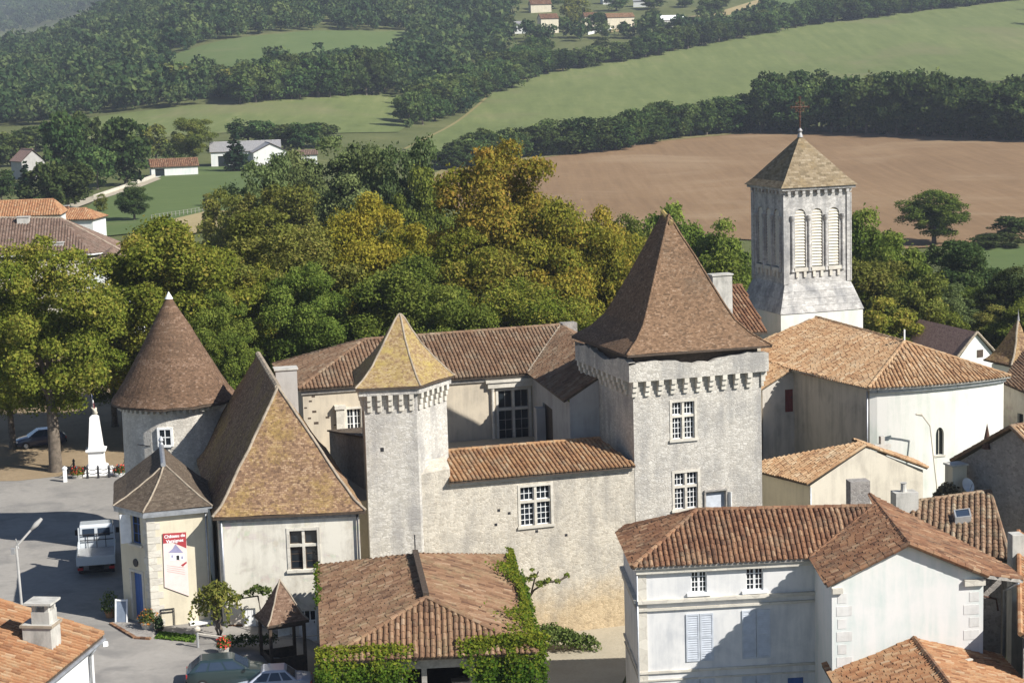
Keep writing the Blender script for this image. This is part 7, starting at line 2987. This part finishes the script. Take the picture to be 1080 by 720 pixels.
# ------------------------------------------------------------------ creepers, shrubs, small plants
def leaf_object(name, label, cat, pos, nor, size, mat, seed, kind=None, spread=0.7, tl=(0.1, 1.0), stems=None, tints=None):
    rng = np.random.default_rng(seed)
    c = pos.mean(0)
    c[2] = pos[:, 2].min()
    Q = leaf_quads(rng, pos - c, nor, size, spread=spread)
    t = tints if tints is not None else rng.uniform(tl[0], tl[1], len(pos))
    me = quads_mesh('foliage', Q, t, M[mat])
    o = thing(name, label, cat, tuple(c))
    f = bpy.data.objects.new('foliage', me)
    COL.objects.link(f)
    f.parent = o
    if stems:
        mb = MB()
        for s in stems:
            mb.tube(s[0], s[1], 6)
        mb.build('stem', M['bark'], o)
    return o
def creepers():
    FLc, FRc, RF, RB, BL, BR = HALL
    rng = np.random.default_rng(21)
    def hang(p0, p1, drop, bulge, N, top=0.35):
        s = rng.uniform(0, 1, N)
        q = rng.uniform(0, 1, N) ** 1.2
        P0, P1 = np.array(p0), np.array(p1)
        edge = 1 - 0.45 * np.abs(np.sin(s * 9 + 1)) * (q > 0.5)
        base = P0 * (1 - s)[:, None] + P1 * s[:, None]
        th = q * math.pi * 0.62
        b = bulge * (0.7 + 0.3 * np.sin(s * 11) + 0.2 * np.sin(s * 23))
        pos = base.copy()
        pos[:, 1] += 0.6 - (0.6 + b) * np.sin(th)
        pos[:, 2] += top - (1 - np.cos(th)) * drop * edge * 0.75
        pos += rng.normal(0, 0.09, (N, 3))
        nor = np.stack([np.zeros(N), -np.sin(th) - 0.2, np.cos(th)], 1)
        return pos, nor, np.clip(0.92 - q * 0.85 + rng.normal(0, 0.16, N), 0, 1)
    a, b, t1 = hang(FLc + Vector((-0.3, 0, 0)), FLc.lerp(FRc, 0.44), 3.6, 0.7, 8000)
    k = rng.uniform(0, 1, len(a))
    sx = (a[:, 0] - FLc.x) / (FRc.x - FLc.x)
    keep = (sx < 0.26) | (rng.uniform(0, 1, len(a)) < np.clip(1 - (sx - 0.26) / 0.2, 0, 1)) & (a[:, 2] > 1.0)
    leaf_object('hall_creeper', 'yellow green creeper hanging over the left front corner of the market hall', 'creeper', a[keep], b[keep], 0.16, 'lf_vine', 22, tints=t1[keep], stems=[([FLc + Vector((0.3, 0.3, -7)), FLc + Vector((0.2, 0.1, -3)), FLc + Vector((0.3, 0.3, 0))], 0.07)])
    a, b, t1 = hang(FLc.lerp(FRc, 0.62), FRc + Vector((0.4, 0.3, 0)), 4.6, 0.9, 10500, 0.5)
    sx = (a[:, 0] - FLc.x) / (FRc.x - FLc.x)
    keep = (sx > 0.78) | (rng.uniform(0, 1, len(a)) < np.clip((sx - 0.6) / 0.2, 0.1, 1)) & (a[:, 2] > 0.4 + 2.6 * np.clip(0.78 - sx, 0, 1) * 6)
    # spreading back over the tiles along the right eave
    N = 3400
    s = rng.uniform(0, 1, N) ** 0.9
    w = np.abs(rng.normal(0, 1, N)) * (0.2 + 0.75 * np.abs(np.sin(s * 6.5)) ** 6 + 0.8 * (s < 0.14))
    A, B = np.array(FRc), np.array(BR)
    up = np.array((RF - FRc).normalized() * 0.5 + (RB - BR).normalized() * 0.5)
    pos = A * (1 - s)[:, None] + B * s[:, None] + up * w[:, None] + np.array([0.15, 0, 0.18])
    pos[:, 2] += rng.uniform(0, 0.22, N)
    nor = np.tile([0.2, -0.1, 1.0], (N, 1))
    a2, b2, t2 = pos, nor, np.clip(0.8 + rng.normal(0, 0.2, N), 0, 1)
    # down the right side
    N = 1500
    s = rng.uniform(0, 0.8, N)
    q = rng.uniform(0, 1, N)
    pos = A * (1 - s)[:, None] + B * s[:, None]
    pos[:, 0] += rng.uniform(0.05, 0.45, N)
    pos[:, 2] += 0.2 - q * (1.4 - s)
    a3, b3, t3 = pos, np.tile([1.0, -0.2, 0.3], (N, 1)), np.clip(0.6 - 0.4 * q + rng.normal(0, 0.15, N), 0, 1)
    leaf_object('hall_creeper', 'thick creeper over the right corner and right eave of the market hall', 'creeper', np.concatenate([a[keep], a2, a3]), np.concatenate([b[keep], b2, b3]), 0.16, 'lf_vine', 23,
                tints=np.concatenate([t1[keep], t2, t3]), stems=[([FRc + Vector((-0.2, 0.3, -7.5)), FRc + Vector((-0.3, 0.1, -3)), FRc + Vector((-0.2, 0.4, 0))], 0.09)])
    # a few shoots on the left rear corner
    N = 500
    s = rng.uniform(0.55, 1.0, N)
    A, B = np.array(FLc), np.array(BL)
    pos = A * (1 - s)[:, None] + B * s[:, None]
    pos[:, 2] += rng.uniform(-0.3, 0.25, N)
    pos[:, 0] += rng.normal(-0.1, 0.1, N)
    leaf_object('climbing_vine', 'narrow vine along the left eave of the market hall beside the lodge', 'creeper', pos, np.tile([-0.5, -0.4, 0.8], (N, 1)), 0.17, 'lf_vine', 24, tints=rng.uniform(0.2, 0.8, N), stems=[([Vector(B) + Vector((-0.1, 0, -5)), Vector(B)], 0.04)])
creepers()
def cluster(cs, rs, N, seed, squash=0.8):
    rng = np.random.default_rng(seed)
    cs, rs = np.array(cs, float), np.array(rs, float)
    li = rng.choice(len(cs), N, p=rs ** 2 / (rs ** 2).sum())
    d = unit(rng, N)
    d[:, 2] = np.where(d[:, 2] < -0.3, -d[:, 2], d[:, 2])
    pos = cs[li] + d * (rs[li] * rng.uniform(0.6, 1.08, N))[:, None] * np.array([1, 1, squash])
    return pos, d
def shrubs():
    # wisteria by the pavilion
    b = T(231, 676)
    top = P(228, 640, b.y)
    cs = [P(x, y, b.y + dy) for x, y, dy in ((215, 629, 0), (222, 624, .5), (231, 622, 0), (240, 627, .3), (247, 633, 0), (209, 636, 0), (228, 630, -.4), (236, 634, -.3))]
    pos, nor = cluster(cs, [0.5, 0.55, 0.6, 0.5, 0.4, 0.35, 0.6, 0.45], 900, 31)
    # trailing shoots
    rng = np.random.default_rng(32)
    ex = []
    for k in range(26):
        a = Vector(cs[k % len(cs)]) + Vector((rng.uniform(-.5, .5), rng.uniform(-.5, .3), -0.1))
        l_ = rng.uniform(0.5, 1.2)
        for j in range(14):
            ex.append(a + Vector((-0.25 * j / 14 * l_ * (1 if k % 3 else -1), 0, -l_ * j / 14)) + Vector(rng.normal(0, 0.05, 3)))
    pos = np.concatenate([pos, np.array(ex)])
    nor = np.concatenate([nor, np.tile([0, -1, .4], (len(ex), 1))])
    st = [([b - UP * 0.2, b + Vector((0.15, 0, 0.6)), b + Vector((-0.12, 0.05, 1.2)), b + Vector((0.12, 0, 1.8)), top + UP * 0.2], [0.14, 0.12, 0.11, 0.1, 0.08]),
          ([b + Vector((0.1, 0, 0)), b + Vector((-0.12, 0.05, 0.7)), b + Vector((0.14, 0, 1.3)), top], [0.1, 0.09, 0.08, 0.05]),
          ([top, cs[0]], [0.06, 0.03]), ([top, cs[4]], [0.06, 0.03])]
    leaf_object('wisteria', 'small wisteria with a twisted trunk against the lodge wall', 'shrub', pos, nor, 0.2, 'lf_olive', 33, stems=st)
    # rose over the left door
    b = T(262, 677)
    cs = [P(x, y, 98.3) for x, y in ((253, 630), (262, 626), (271, 622), (280, 624), (287, 630), (284, 634), (246, 632))]
    pos, nor = cluster(cs, [0.22, 0.28, 0.36, 0.36, 0.28, 0.15, 0.15], 700, 34)
    leaf_object('climbing_rose', 'loose climbing rose over the white door of the lodge', 'creeper', pos, nor, 0.16, 'lf_bush', 35, stems=[([P(273, 668, 98.3), P(275, 645, 98.4), P(272, 628, 98.4)], 0.05), ([P(272, 628, 98.4), P(252, 631, 98.4)], 0.04)])
    # dark hedge in front of the door
    cs = [T(252, 684) + Vector((dx, dy, 0.35)) for dx, dy in ((-.4, 0), (0.3, 0), (1.0, 0.1), (1.6, 0.2))]
    pos, nor = cluster(cs, [0.5, 0.55, 0.5, 0.45], 900, 36)
    leaf_object('low_hedge', 'dark rounded hedge below the white door behind the green car', 'hedge', pos, nor, 0.14, 'lf_dark', 37)
    # shrubs at the foot of the curtain wall
    rng = np.random.default_rng(38)
    cs, rs = [], []
    for k in range(16):
        x = 578 + k * 3.3
        p = T(x, 691)
        cs.append(p + Vector((0, 0.9 + rng.uniform(-.3, .3), 0.65 + rng.uniform(-.1, .4) - 0.03 * k)))
        rs.append(0.95 - 0.034 * k + rng.uniform(-0.1, 0.1))
    pos, nor = cluster(cs, rs, 3600, 39)
    leaf_object('wall_shrubs', 'row of loose green shrubs along the foot of the rubble curtain wall', 'shrubs', pos, nor, 0.16, 'lf_bush', 40)
    # fig branch growing out of the wall
    w0 = P(556, 628, 107.4)
    br = [P(x, y, D) for x, y, D in ((552, 640, 108), (563, 622, 107.2), (575, 614, 106.9), (590, 612, 106.8), (598, 607, 106.8))]
    br2 = [P(x, y, D) for x, y, D in ((560, 626, 107.4), (564, 610, 107.0), (568, 602, 107.0))]
    cs = [P(x, y, 106.9) for x, y in ((556, 612, ), (563, 608), (570, 616), (578, 613), (588, 613), (598, 607), (553, 622), (561, 601))]
    pos, nor = cluster(cs, [0.3, 0.25, 0.3, 0.28, 0.22, 0.18, 0.35, 0.16], 700, 41)
    leaf_object('fig_branch', 'dark branch with sparse leaves growing from the curtain wall beside the hall roof', 'shrub', pos, nor, 0.17, 'lf_green', 42, stems=[(br, 0.06), (br2, 0.05)])
    # brush heap between roof and apse
    cs = [P(x, y, 107.5) for x, y in ((996, 520), (1001, 517), (990, 524))]
    pos, nor = cluster(cs, [0.5, 0.6, 0.4], 500, 43)
    leaf_object('dead_brush', 'heap of dry brown brush behind the mossy roof', 'brush', pos, nor, 0.2, 'lf_dead', 44)
M['lf_dead'] = mat_leaf('dead_leaves', (0.07, 0.05, 0.03), (0.14, 0.10, 0.06), (0.26, 0.2, 0.12), 0.1)
shrubs()
# ------------------------------------------------------------------ trees
TR = random.Random(77)
# near trees of the square: four crowns, three leaf colours
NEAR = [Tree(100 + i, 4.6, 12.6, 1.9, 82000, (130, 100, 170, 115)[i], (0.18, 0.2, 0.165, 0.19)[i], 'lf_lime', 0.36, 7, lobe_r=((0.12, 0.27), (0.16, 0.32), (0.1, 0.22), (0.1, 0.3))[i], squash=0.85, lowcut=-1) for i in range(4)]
def base_at(px, D):
    p = P(px, 300, D)
    return Vector((p.x, p.y, ground(p.x, p.y)))
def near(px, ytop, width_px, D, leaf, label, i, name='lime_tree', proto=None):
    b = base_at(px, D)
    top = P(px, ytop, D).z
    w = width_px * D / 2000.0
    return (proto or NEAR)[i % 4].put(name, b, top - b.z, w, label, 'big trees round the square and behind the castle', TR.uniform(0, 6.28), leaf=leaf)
near(46, 247, 132, 141, 'lf_lime', 'yellow green tree over the dark parked car at the left edge of the square', 0)
near(2, 300, 70, 150, 'lf_lime', 'green tree half cut off by the left edge behind the navy car', 2)
near(172, 226, 150, 150, 'lf_lime', 'tall tree turning brown at the top behind the pointed cone of the round tower', 1)
near(112, 330, 76, 158, 'lf_green', 'darker small tree between the square and the round tower', 3)
near(222, 300, 76, 146, 'lf_green', 'green tree just right of the round tower cone', 2)
near(290, 213, 138, 160, 'lf_olive', 'broad olive green tree left of the yellow tree', 2)
near(318, 275, 90, 152, 'lf_green', 'dark green tree above the left end of the courtyard range', 0)
near(398, 199, 118, 166, 'lf_yellow', 'bright yellow tree between the olive and the golden trees', 3)
near(425, 268, 130, 155, 'lf_green', 'deep green tree directly behind the lichened tower roof', 1)
near(527, 144, 140, 172, 'lf_gold', 'tallest tree, golden orange, above the middle of the castle', 0)
near(500, 235, 120, 160, 'lf_lime', 'green yellow tree below the tallest golden tree', 2)
near(575, 205, 110, 168, 'lf_gold', 'golden tree touching the tallest tree on its right', 1)
near(628, 215, 100, 170, 'lf_gold', 'amber tree behind the left slope of the keep roof', 3)
near(560, 290, 130, 152, 'lf_lime', 'low green tree along the ridge of the courtyard range', 0)
near(470, 300, 100, 150, 'lf_green', 'low dark green tree right of the lichened tower roof', 3)
near(655, 222, 90, 185, 'lf_olive', 'dull olive tree behind the tip of the keep roof', 2)
near(255, 268, 90, 156, 'lf_lime', 'yellowing tree between the round tower and the broad olive tree', 1)

LOOSE = [Tree(140 + i, 4.2, 10.5, 0.8, 28000, 85, 0.26, 'lf_grey', 0.26, 6, lobe_r=(0.13, 0.28), lowcut=-1) for i in range(4)]
def mid(px, ytop, width_px, D, leaf, label, i, name='green_tree', group='loose trees beyond the castle', proto=None):
    b = base_at(px, D)
    top = P(px, ytop, D).z
    return (proto or LOOSE)[i % 4].put(name, b, top - b.z, width_px * D / 2000.0, label, group, TR.uniform(0, 6.28), leaf=leaf)
for k, (px, yt, w, D, lf, lab) in enumerate([
    (282, 158, 70, 250, 'lf_grey', 'pale grey green tree above the olive tree, leftmost of the loose group'),
    (318, 152, 64, 260, 'lf_grey', 'second loose pale tree from the left above the olive tree'),
    (352, 138, 84, 265, 'lf_grey', 'tall loose pale tree above the yellow tree'),
    (395, 146, 80, 262, 'lf_grey', 'loose pale tree straight above the bright yellow crown'),
    (430, 140, 76, 255, 'lf_grey', 'green pale tree left of the tallest golden tree'),
    (448, 168, 60, 245, 'lf_green', 'small green tree tucked against the left of the tallest golden tree'),
    (372, 178, 80, 240, 'lf_grey', 'lower pale tree just behind the yellow crown'),
    (300, 190, 90, 235, 'lf_olive', 'olive tree in front of the loose pale trees'),
    (245, 196, 60, 240, 'lf_olive', 'small olive tree at the right end of the meadow'),
    (716, 208, 84, 220, 'lf_green', 'bright green tree between the keep roof and the bell tower'),
    (762, 226, 70, 215, 'lf_green', 'bright green tree against the left side of the bell tower'),
    (690, 236, 60, 210, 'lf_olive', 'olive green tree beside the tip of the keep roof'),
    (735, 262, 100, 195, 'lf_green', 'dense green tree above the tall grey chimney'),
    (915, 214, 74, 215, 'lf_green', 'green tree just right of the bell tower at the field edge'),
    (945, 240, 76, 205, 'lf_green', 'mid green tree sloping down from the bell tower'),
    (918, 268, 90, 190, 'lf_olive', 'yellow green tree right of the bell tower base'),
    (962, 285, 80, 185, 'lf_olive', 'yellow green tree above the apse roof'),
    (985, 320, 70, 182, 'lf_green', 'green tree behind the purple brown cottage roof'),
    (935, 310, 80, 180, 'lf_lime', 'lime green tree rising behind the ridge of the church'),
    (1010, 250, 76, 240, 'lf_dark', 'dark round tree below the field tree'),
    (1030, 300, 70, 225, 'lf_green', 'green tree above the white gabled cottage'),
    (1072, 278, 60, 220, 'lf_dark', 'dark tree at the right edge above the square turret'),
    (1052, 320, 60, 205, 'lf_olive', 'brownish tree between the gabled cottage and the turret'),
    (1085, 315, 70, 200, 'lf_green', 'green tree cut off by the right edge behind the turret'),
    (996, 292, 60, 210, 'lf_grey', 'pale tree between the dark round tree and the apse ridge'),
]):
    mid(px, yt, w, D, lf, lab, k)
def on_ground(px, yb, hpx, wpx, proto, i, name, label, group=None, leaf=None):
    b = T(px, yb)
    sc = b.y / 2000.0
    return proto[i % len(proto)].put(name, b, hpx * sc * 1.05, wpx * sc, label, group, TR.uniform(0, 6.28), leaf=leaf)
FARP = [Tree(200 + i, 5.0, 12.0, 0.2, 3400, 36, 0.85, 'lf_far', 0.3, 3, far=True, lobe_r=(0.22, 0.4), lowcut=-1) for i in range(5)]
DARKP = [Tree(230 + i, 5.0, 12.0, 0.2, 3400, 36, 0.85, 'lf_dark', 0.3, 3, far=True, lobe_r=(0.22, 0.4), lowcut=-1) for i in range(4)]
OLIVEP = [Tree(240 + i, 5.0, 12.0, 0.3, 3000, 34, 0.85, 'lf_olive', 0.3, 3, far=True, lobe_r=(0.22, 0.4), lowcut=-1) for i in range(2)]
CONE = [Tree(250 + i, 3.0, 12.0, 1.0, 2400, 40, 0.8, 'lf_conifer', 0.25, 2, shape='cone', far=True, lobe_r=(0.25, 0.42)) for i in range(2)]
# single trees one can point to
on_ground(985, 258, 58, 64, LOOSE, 0, 'field_tree', 'broad green tree standing alone on the ploughed field', leaf='lf_green')
on_ground(1066, 250, 22, 40, DARKP, 1, 'field_bush', 'dark bush on the ploughed field at the right edge')
on_ground(1050, 262, 16, 60, DARKP, 2, 'field_bush', 'low dark hedge along the bottom edge of the ploughed field')
on_ground(142, 233, 40, 34, LOOSE, 2, 'meadow_tree', 'single rounded tree in the green meadow', leaf='lf_dark')
on_ground(107, 224, 20, 14, OLIVEP, 0, 'sapling', 'pale sapling beside the field wall in the meadow')
on_ground(219, 218, 14, 9, OLIVEP, 1, 'sapling', 'small sapling at the near fence of the meadow')
on_ground(241, 215, 16, 12, OLIVEP, 0, 'sapling', 'sapling at the right corner of the meadow')
on_ground(205, 176, 50, 40, LOOSE, 3, 'ash_tree', 'round brownish green tree between the stable and the grey barn', leaf='lf_olive')
on_ground(249, 181, 42, 24, CONE, 0, 'conifer', 'dark conifer in front of the white barn')
on_ground(165, 170, 38, 26, OLIVEP, 1, 'pale_tree', 'thin pale tree behind the red roofed stable')
on_ground(183, 172, 22, 20, FARP, 3, 'pale_tree', 'small dark tree right of the stable roof')
grp = 'clump of trees round the purple roofed cottage'
for k, (px, yb, h, w, pr, lab) in enumerate([
    (133, 196, 70, 44, 0, 'tall dark tree right of the clump beside the stable'),
    (120, 182, 46, 36, 0, 'dark tree behind the tall one in the cottage clump'),
    (66, 196, 76, 44, 3, 'tall tree in the middle of the clump with a dead top'),
    (88, 186, 66, 40, 3, 'green tree right of the one with the dead top'),
    (103, 200, 44, 34, 3, 'low green tree by the lower end of the field wall'),
    (50, 224, 52, 46, 0, 'dark tree in front of the purple roofed cottage'),
    (72, 222, 50, 46, 3, 'brownish green tree at the front of the clump'),
    (30, 222, 50, 28, 1, 'narrow dark conifer left of the cottage'),
    (12, 176, 36, 40, 3, 'green tree behind the cottage at the left edge'),
    (38, 160, 26, 40, 3, 'bushy tree at the back of the clump'),
    (2, 214, 40, 30, 3, 'pale green tree at the left edge below the cottage'),
    (150, 170, 30, 24, 0, 'small dark tree above the stable roof'),
]):
    proto = (DARKP, CONE, CONE, FARP)[pr]
    on_ground(px, yb, h, w, proto, k, 'clump_tree', lab, grp)
for k, (px, yb, h, w) in enumerate([(262, 150, 26, 40), (278, 152, 24, 30), (300, 158, 26, 34), (320, 160, 30, 34), (340, 156, 26, 36)]):
    on_ground(px, yb, h, w, FARP, k, 'hedge_tree', 'green tree of the short row behind the barns', 'trees behind the barns')
# rows and blocks of field trees
def row(line, n, h0, h1, w0, w1, protos, name, label, group, rows=1, back=9.0):
    pts = [T(*p) for p in line]
    seg = [(V2(pts[i + 1]) - V2(pts[i])).length for i in range(len(pts) - 1)]
    tot = sum(seg)
    for r in range(rows):
        for k in range(n):
            s = (k + 0.5 + TR.uniform(-0.3, 0.3) + 0.4 * r) / n * tot
            s = min(max(s, 0), tot * 0.999)
            i = 0
            while i < len(seg) - 1 and s > seg[i]:
                s -= seg[i]
                i += 1
            f = s / seg[i]
            p = V2(pts[i]).lerp(V2(pts[i + 1]), f)
            p.y += r * back + TR.uniform(-2, 2)
            p.x += TR.uniform(-1, 1) + r * back * p.x / p.y
            p.z = ground(p.x, p.y) - 0.3
            g = (s + sum(seg[:i])) / tot
            h = (h0 + (h1 - h0) * g) * TR.uniform(0.8, 1.18)
            w = (w0 + (w1 - w0) * g) * TR.uniform(0.85, 1.2)
            TR.choice(protos).put(name, p, h, w, label, group, TR.uniform(0, 6.28))
row([(468, 180), (560, 166), (640, 161), (700, 148), (790, 139)], 26, 9, 13, 9, 11, FARP + DARKP[:2], 'hedge_tree', 'tree in the long hedge between the ploughed field and the dry pasture', 'hedge above the ploughed field', 2, 8)
row([(790, 140), (880, 141), (960, 144), (1095, 149), (1190, 149)], 20, 19, 20, 13, 14, DARKP + FARP[:1], 'wood_tree', 'tree of the tall dark wood behind the ploughed field at the right', 'dark wood behind the ploughed field', 4, 10)
row([(572, 79), (700, 57), (860, 26), (1095, -2), (1180, -11)], 41, 12, 14.5, 12, 13, FARP + DARKP, 'hedgerow_tree', 'tree in the dark row along the top edge of the dry pasture', 'row along the top of the dry pasture', 2, 11)
row([(246, 111), (330, 104), (405, 100)], 11, 16, 19, 13, 14, FARP + DARKP[:1], 'copse_tree', 'tree in the short row above the far meadow strip', 'row above the far meadow', 3, 11)
row([(420, 137), (470, 124), (510, 104), (570, 80)], 12, 13, 15, 12, 13, FARP, 'wood_tree', 'tree of the wood running down the left of the dry pasture', 'wood left of the dry pasture', 4, 18)
row([(180, 96), (215, 100), (245, 102)], 6, 12, 12, 12, 12, FARP + OLIVEP, 'copse_tree', 'tree at the lower edge of the hill meadow', 'trees below the hill meadow', 2, 12)
for k, (px, yb, h, w) in enumerate([(534, 36, 20, 26), (594, 34, 16, 14), (603, 30, 32, 22), (612, 24, 24, 18), (630, 32, 18, 16), (650, 12, 18, 22), (690, 10, 16, 24), (688, 26, 16, 16), (748, 20, 20, 26), (580, 10, 18, 26), (722, 8, 12, 20), (760, 10, 14, 20)]):
    on_ground(px, yb, h, w, OLIVEP if k in (2, 3) else FARP, k, 'village_tree', 'green tree among the houses of the far village', 'trees of the far village')
# the far woods read as one mass
def in_poly(x, y, poly):
    c = False
    n = len(poly)
    for i in range(n):
        (x0, y0), (x1, y1) = poly[i], poly[(i + 1) % n]
        if (y0 > y) != (y1 > y) and x < (x1 - x0) * (y - y0) / (y1 - y0) + x0:
            c = not c
    return c
def woodland():
    rng = np.random.default_rng(5)
    clear = []
    for line in ([(172, 62), (240, 42), (330, 33), (430, 33), (440, 48), (430, 64), (350, 74), (240, 90), (185, 90)],
                 [(-20, 150), (40, 138), (100, 124), (250, 108), (420, 98), (445, 120), (420, 140), (330, 142), (250, 140), (100, 152), (-20, 160)],
                 [(425, 158), (520, 95), (570, 76), (700, 54), (860, 24), (1100, -2), (1100, 84), (1000, 88), (800, 112), (620, 138), (480, 172)]):
        clear.append([(T(*p).x, T(*p).y) for p in line])
    vill = [tuple(T(*p)[:2]) for p in ((520, 42), (600, 40), (680, 36), (760, 28), (900, 2), (900, -14), (560, -14))]
    small = []
    for i in range(6):
        Q, t, _ = crown_arrays(np.random.default_rng(300 + i), 6.5, 12.0, 0.0, 18, 330, 2.0, (0.28, 0.46), 0.9, -1)
        small.append((Q, t))
    V, TT = [], []
    n = 0
    y = 790.0
    while y < 4100:
        if y > 2300 and y < 2700:
            y = 2700.0
        step = (10.0 + (y - 790) * 0.006) * (1 if y < 2300 else 1.0)
        x = -0.34 * y
        while x < (0.34 * y if y < 2300 else -0.16 * y):
            px, py = x + rng.uniform(-0.48, 0.48) * step, y + rng.uniform(-0.48, 0.48) * step
            x += step
            r = px / py
            if r > -0.02 and py < 1040:
                continue
            if y > 2300:
                pass
            elif any(in_poly(px, py, c) for c in clear) or in_poly(px, py, vill):
                continue
            if r > 0.0 and py < 1120:
                continue
            # thin scrubby ground at the foot of the hill meadow
            Q, t = small[rng.integers(6)]
            s = rng.uniform(0.6, 1.0) + 0.5 * rng.uniform() ** 3 * (1 if y < 2300 else 2.1)
            a = rng.uniform(0, 6.28)
            ca, sa = math.cos(a), math.sin(a)
            q = Q * s
            q = np.stack([q[..., 0] * ca - q[..., 1] * sa, q[..., 0] * sa + q[..., 1] * ca, q[..., 2]], -1)
            q = q + np.array([px, py, ground(px, py)])
            V.append(q)
            sp = rng.normal(0, 0.2)
            TT.append(np.clip(t + sp + (0.35 if rng.uniform() < 0.06 else 0), 0, 1))
            n += 1
        y += step * 0.95
    V = np.concatenate(V)
    TT = np.concatenate(TT)
    me = quads_mesh('woodland', V, TT, M['lf_wood'])
    o = bpy.data.objects.new('woodland', me)
    COL.objects.link(o)
    tag(o, 'far wooded hillside of mixed green trees behind the fields', 'woodland', kind='stuff')
    print('woodland trees', n, 'faces', len(V))
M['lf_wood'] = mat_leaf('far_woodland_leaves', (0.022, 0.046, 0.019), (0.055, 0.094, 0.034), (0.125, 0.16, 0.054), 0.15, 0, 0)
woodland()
# ------------------------------------------------------------------ the air of a fine day
def haze():
    mt = bpy.data.materials.new('haze')
    mt.use_nodes = True
    n, l = mt.node_tree.nodes, mt.node_tree.links
    n.clear()
    out = n.new('ShaderNodeOutputMaterial')
    pv = n.new('ShaderNodeVolumePrincipled')
    pv.inputs['Color'].default_value = (0.80, 0.87, 1.0, 1)
    pv.inputs['Density'].default_value = 0.00012
    pv.inputs['Anisotropy'].default_value = 0.1
    l.new(pv.outputs[0], out.inputs['Volume'])
    mb = MB()
    mb.obox((-4300, -300, -12), (8600, 0, 0), (0, 5800, 0), (0, 0, 330))
    o = mb.build('haze', mt)
    o['kind'] = 'stuff'
    tag(o, 'thin blue haze of the air over the whole valley', 'haze', kind='stuff')
haze()
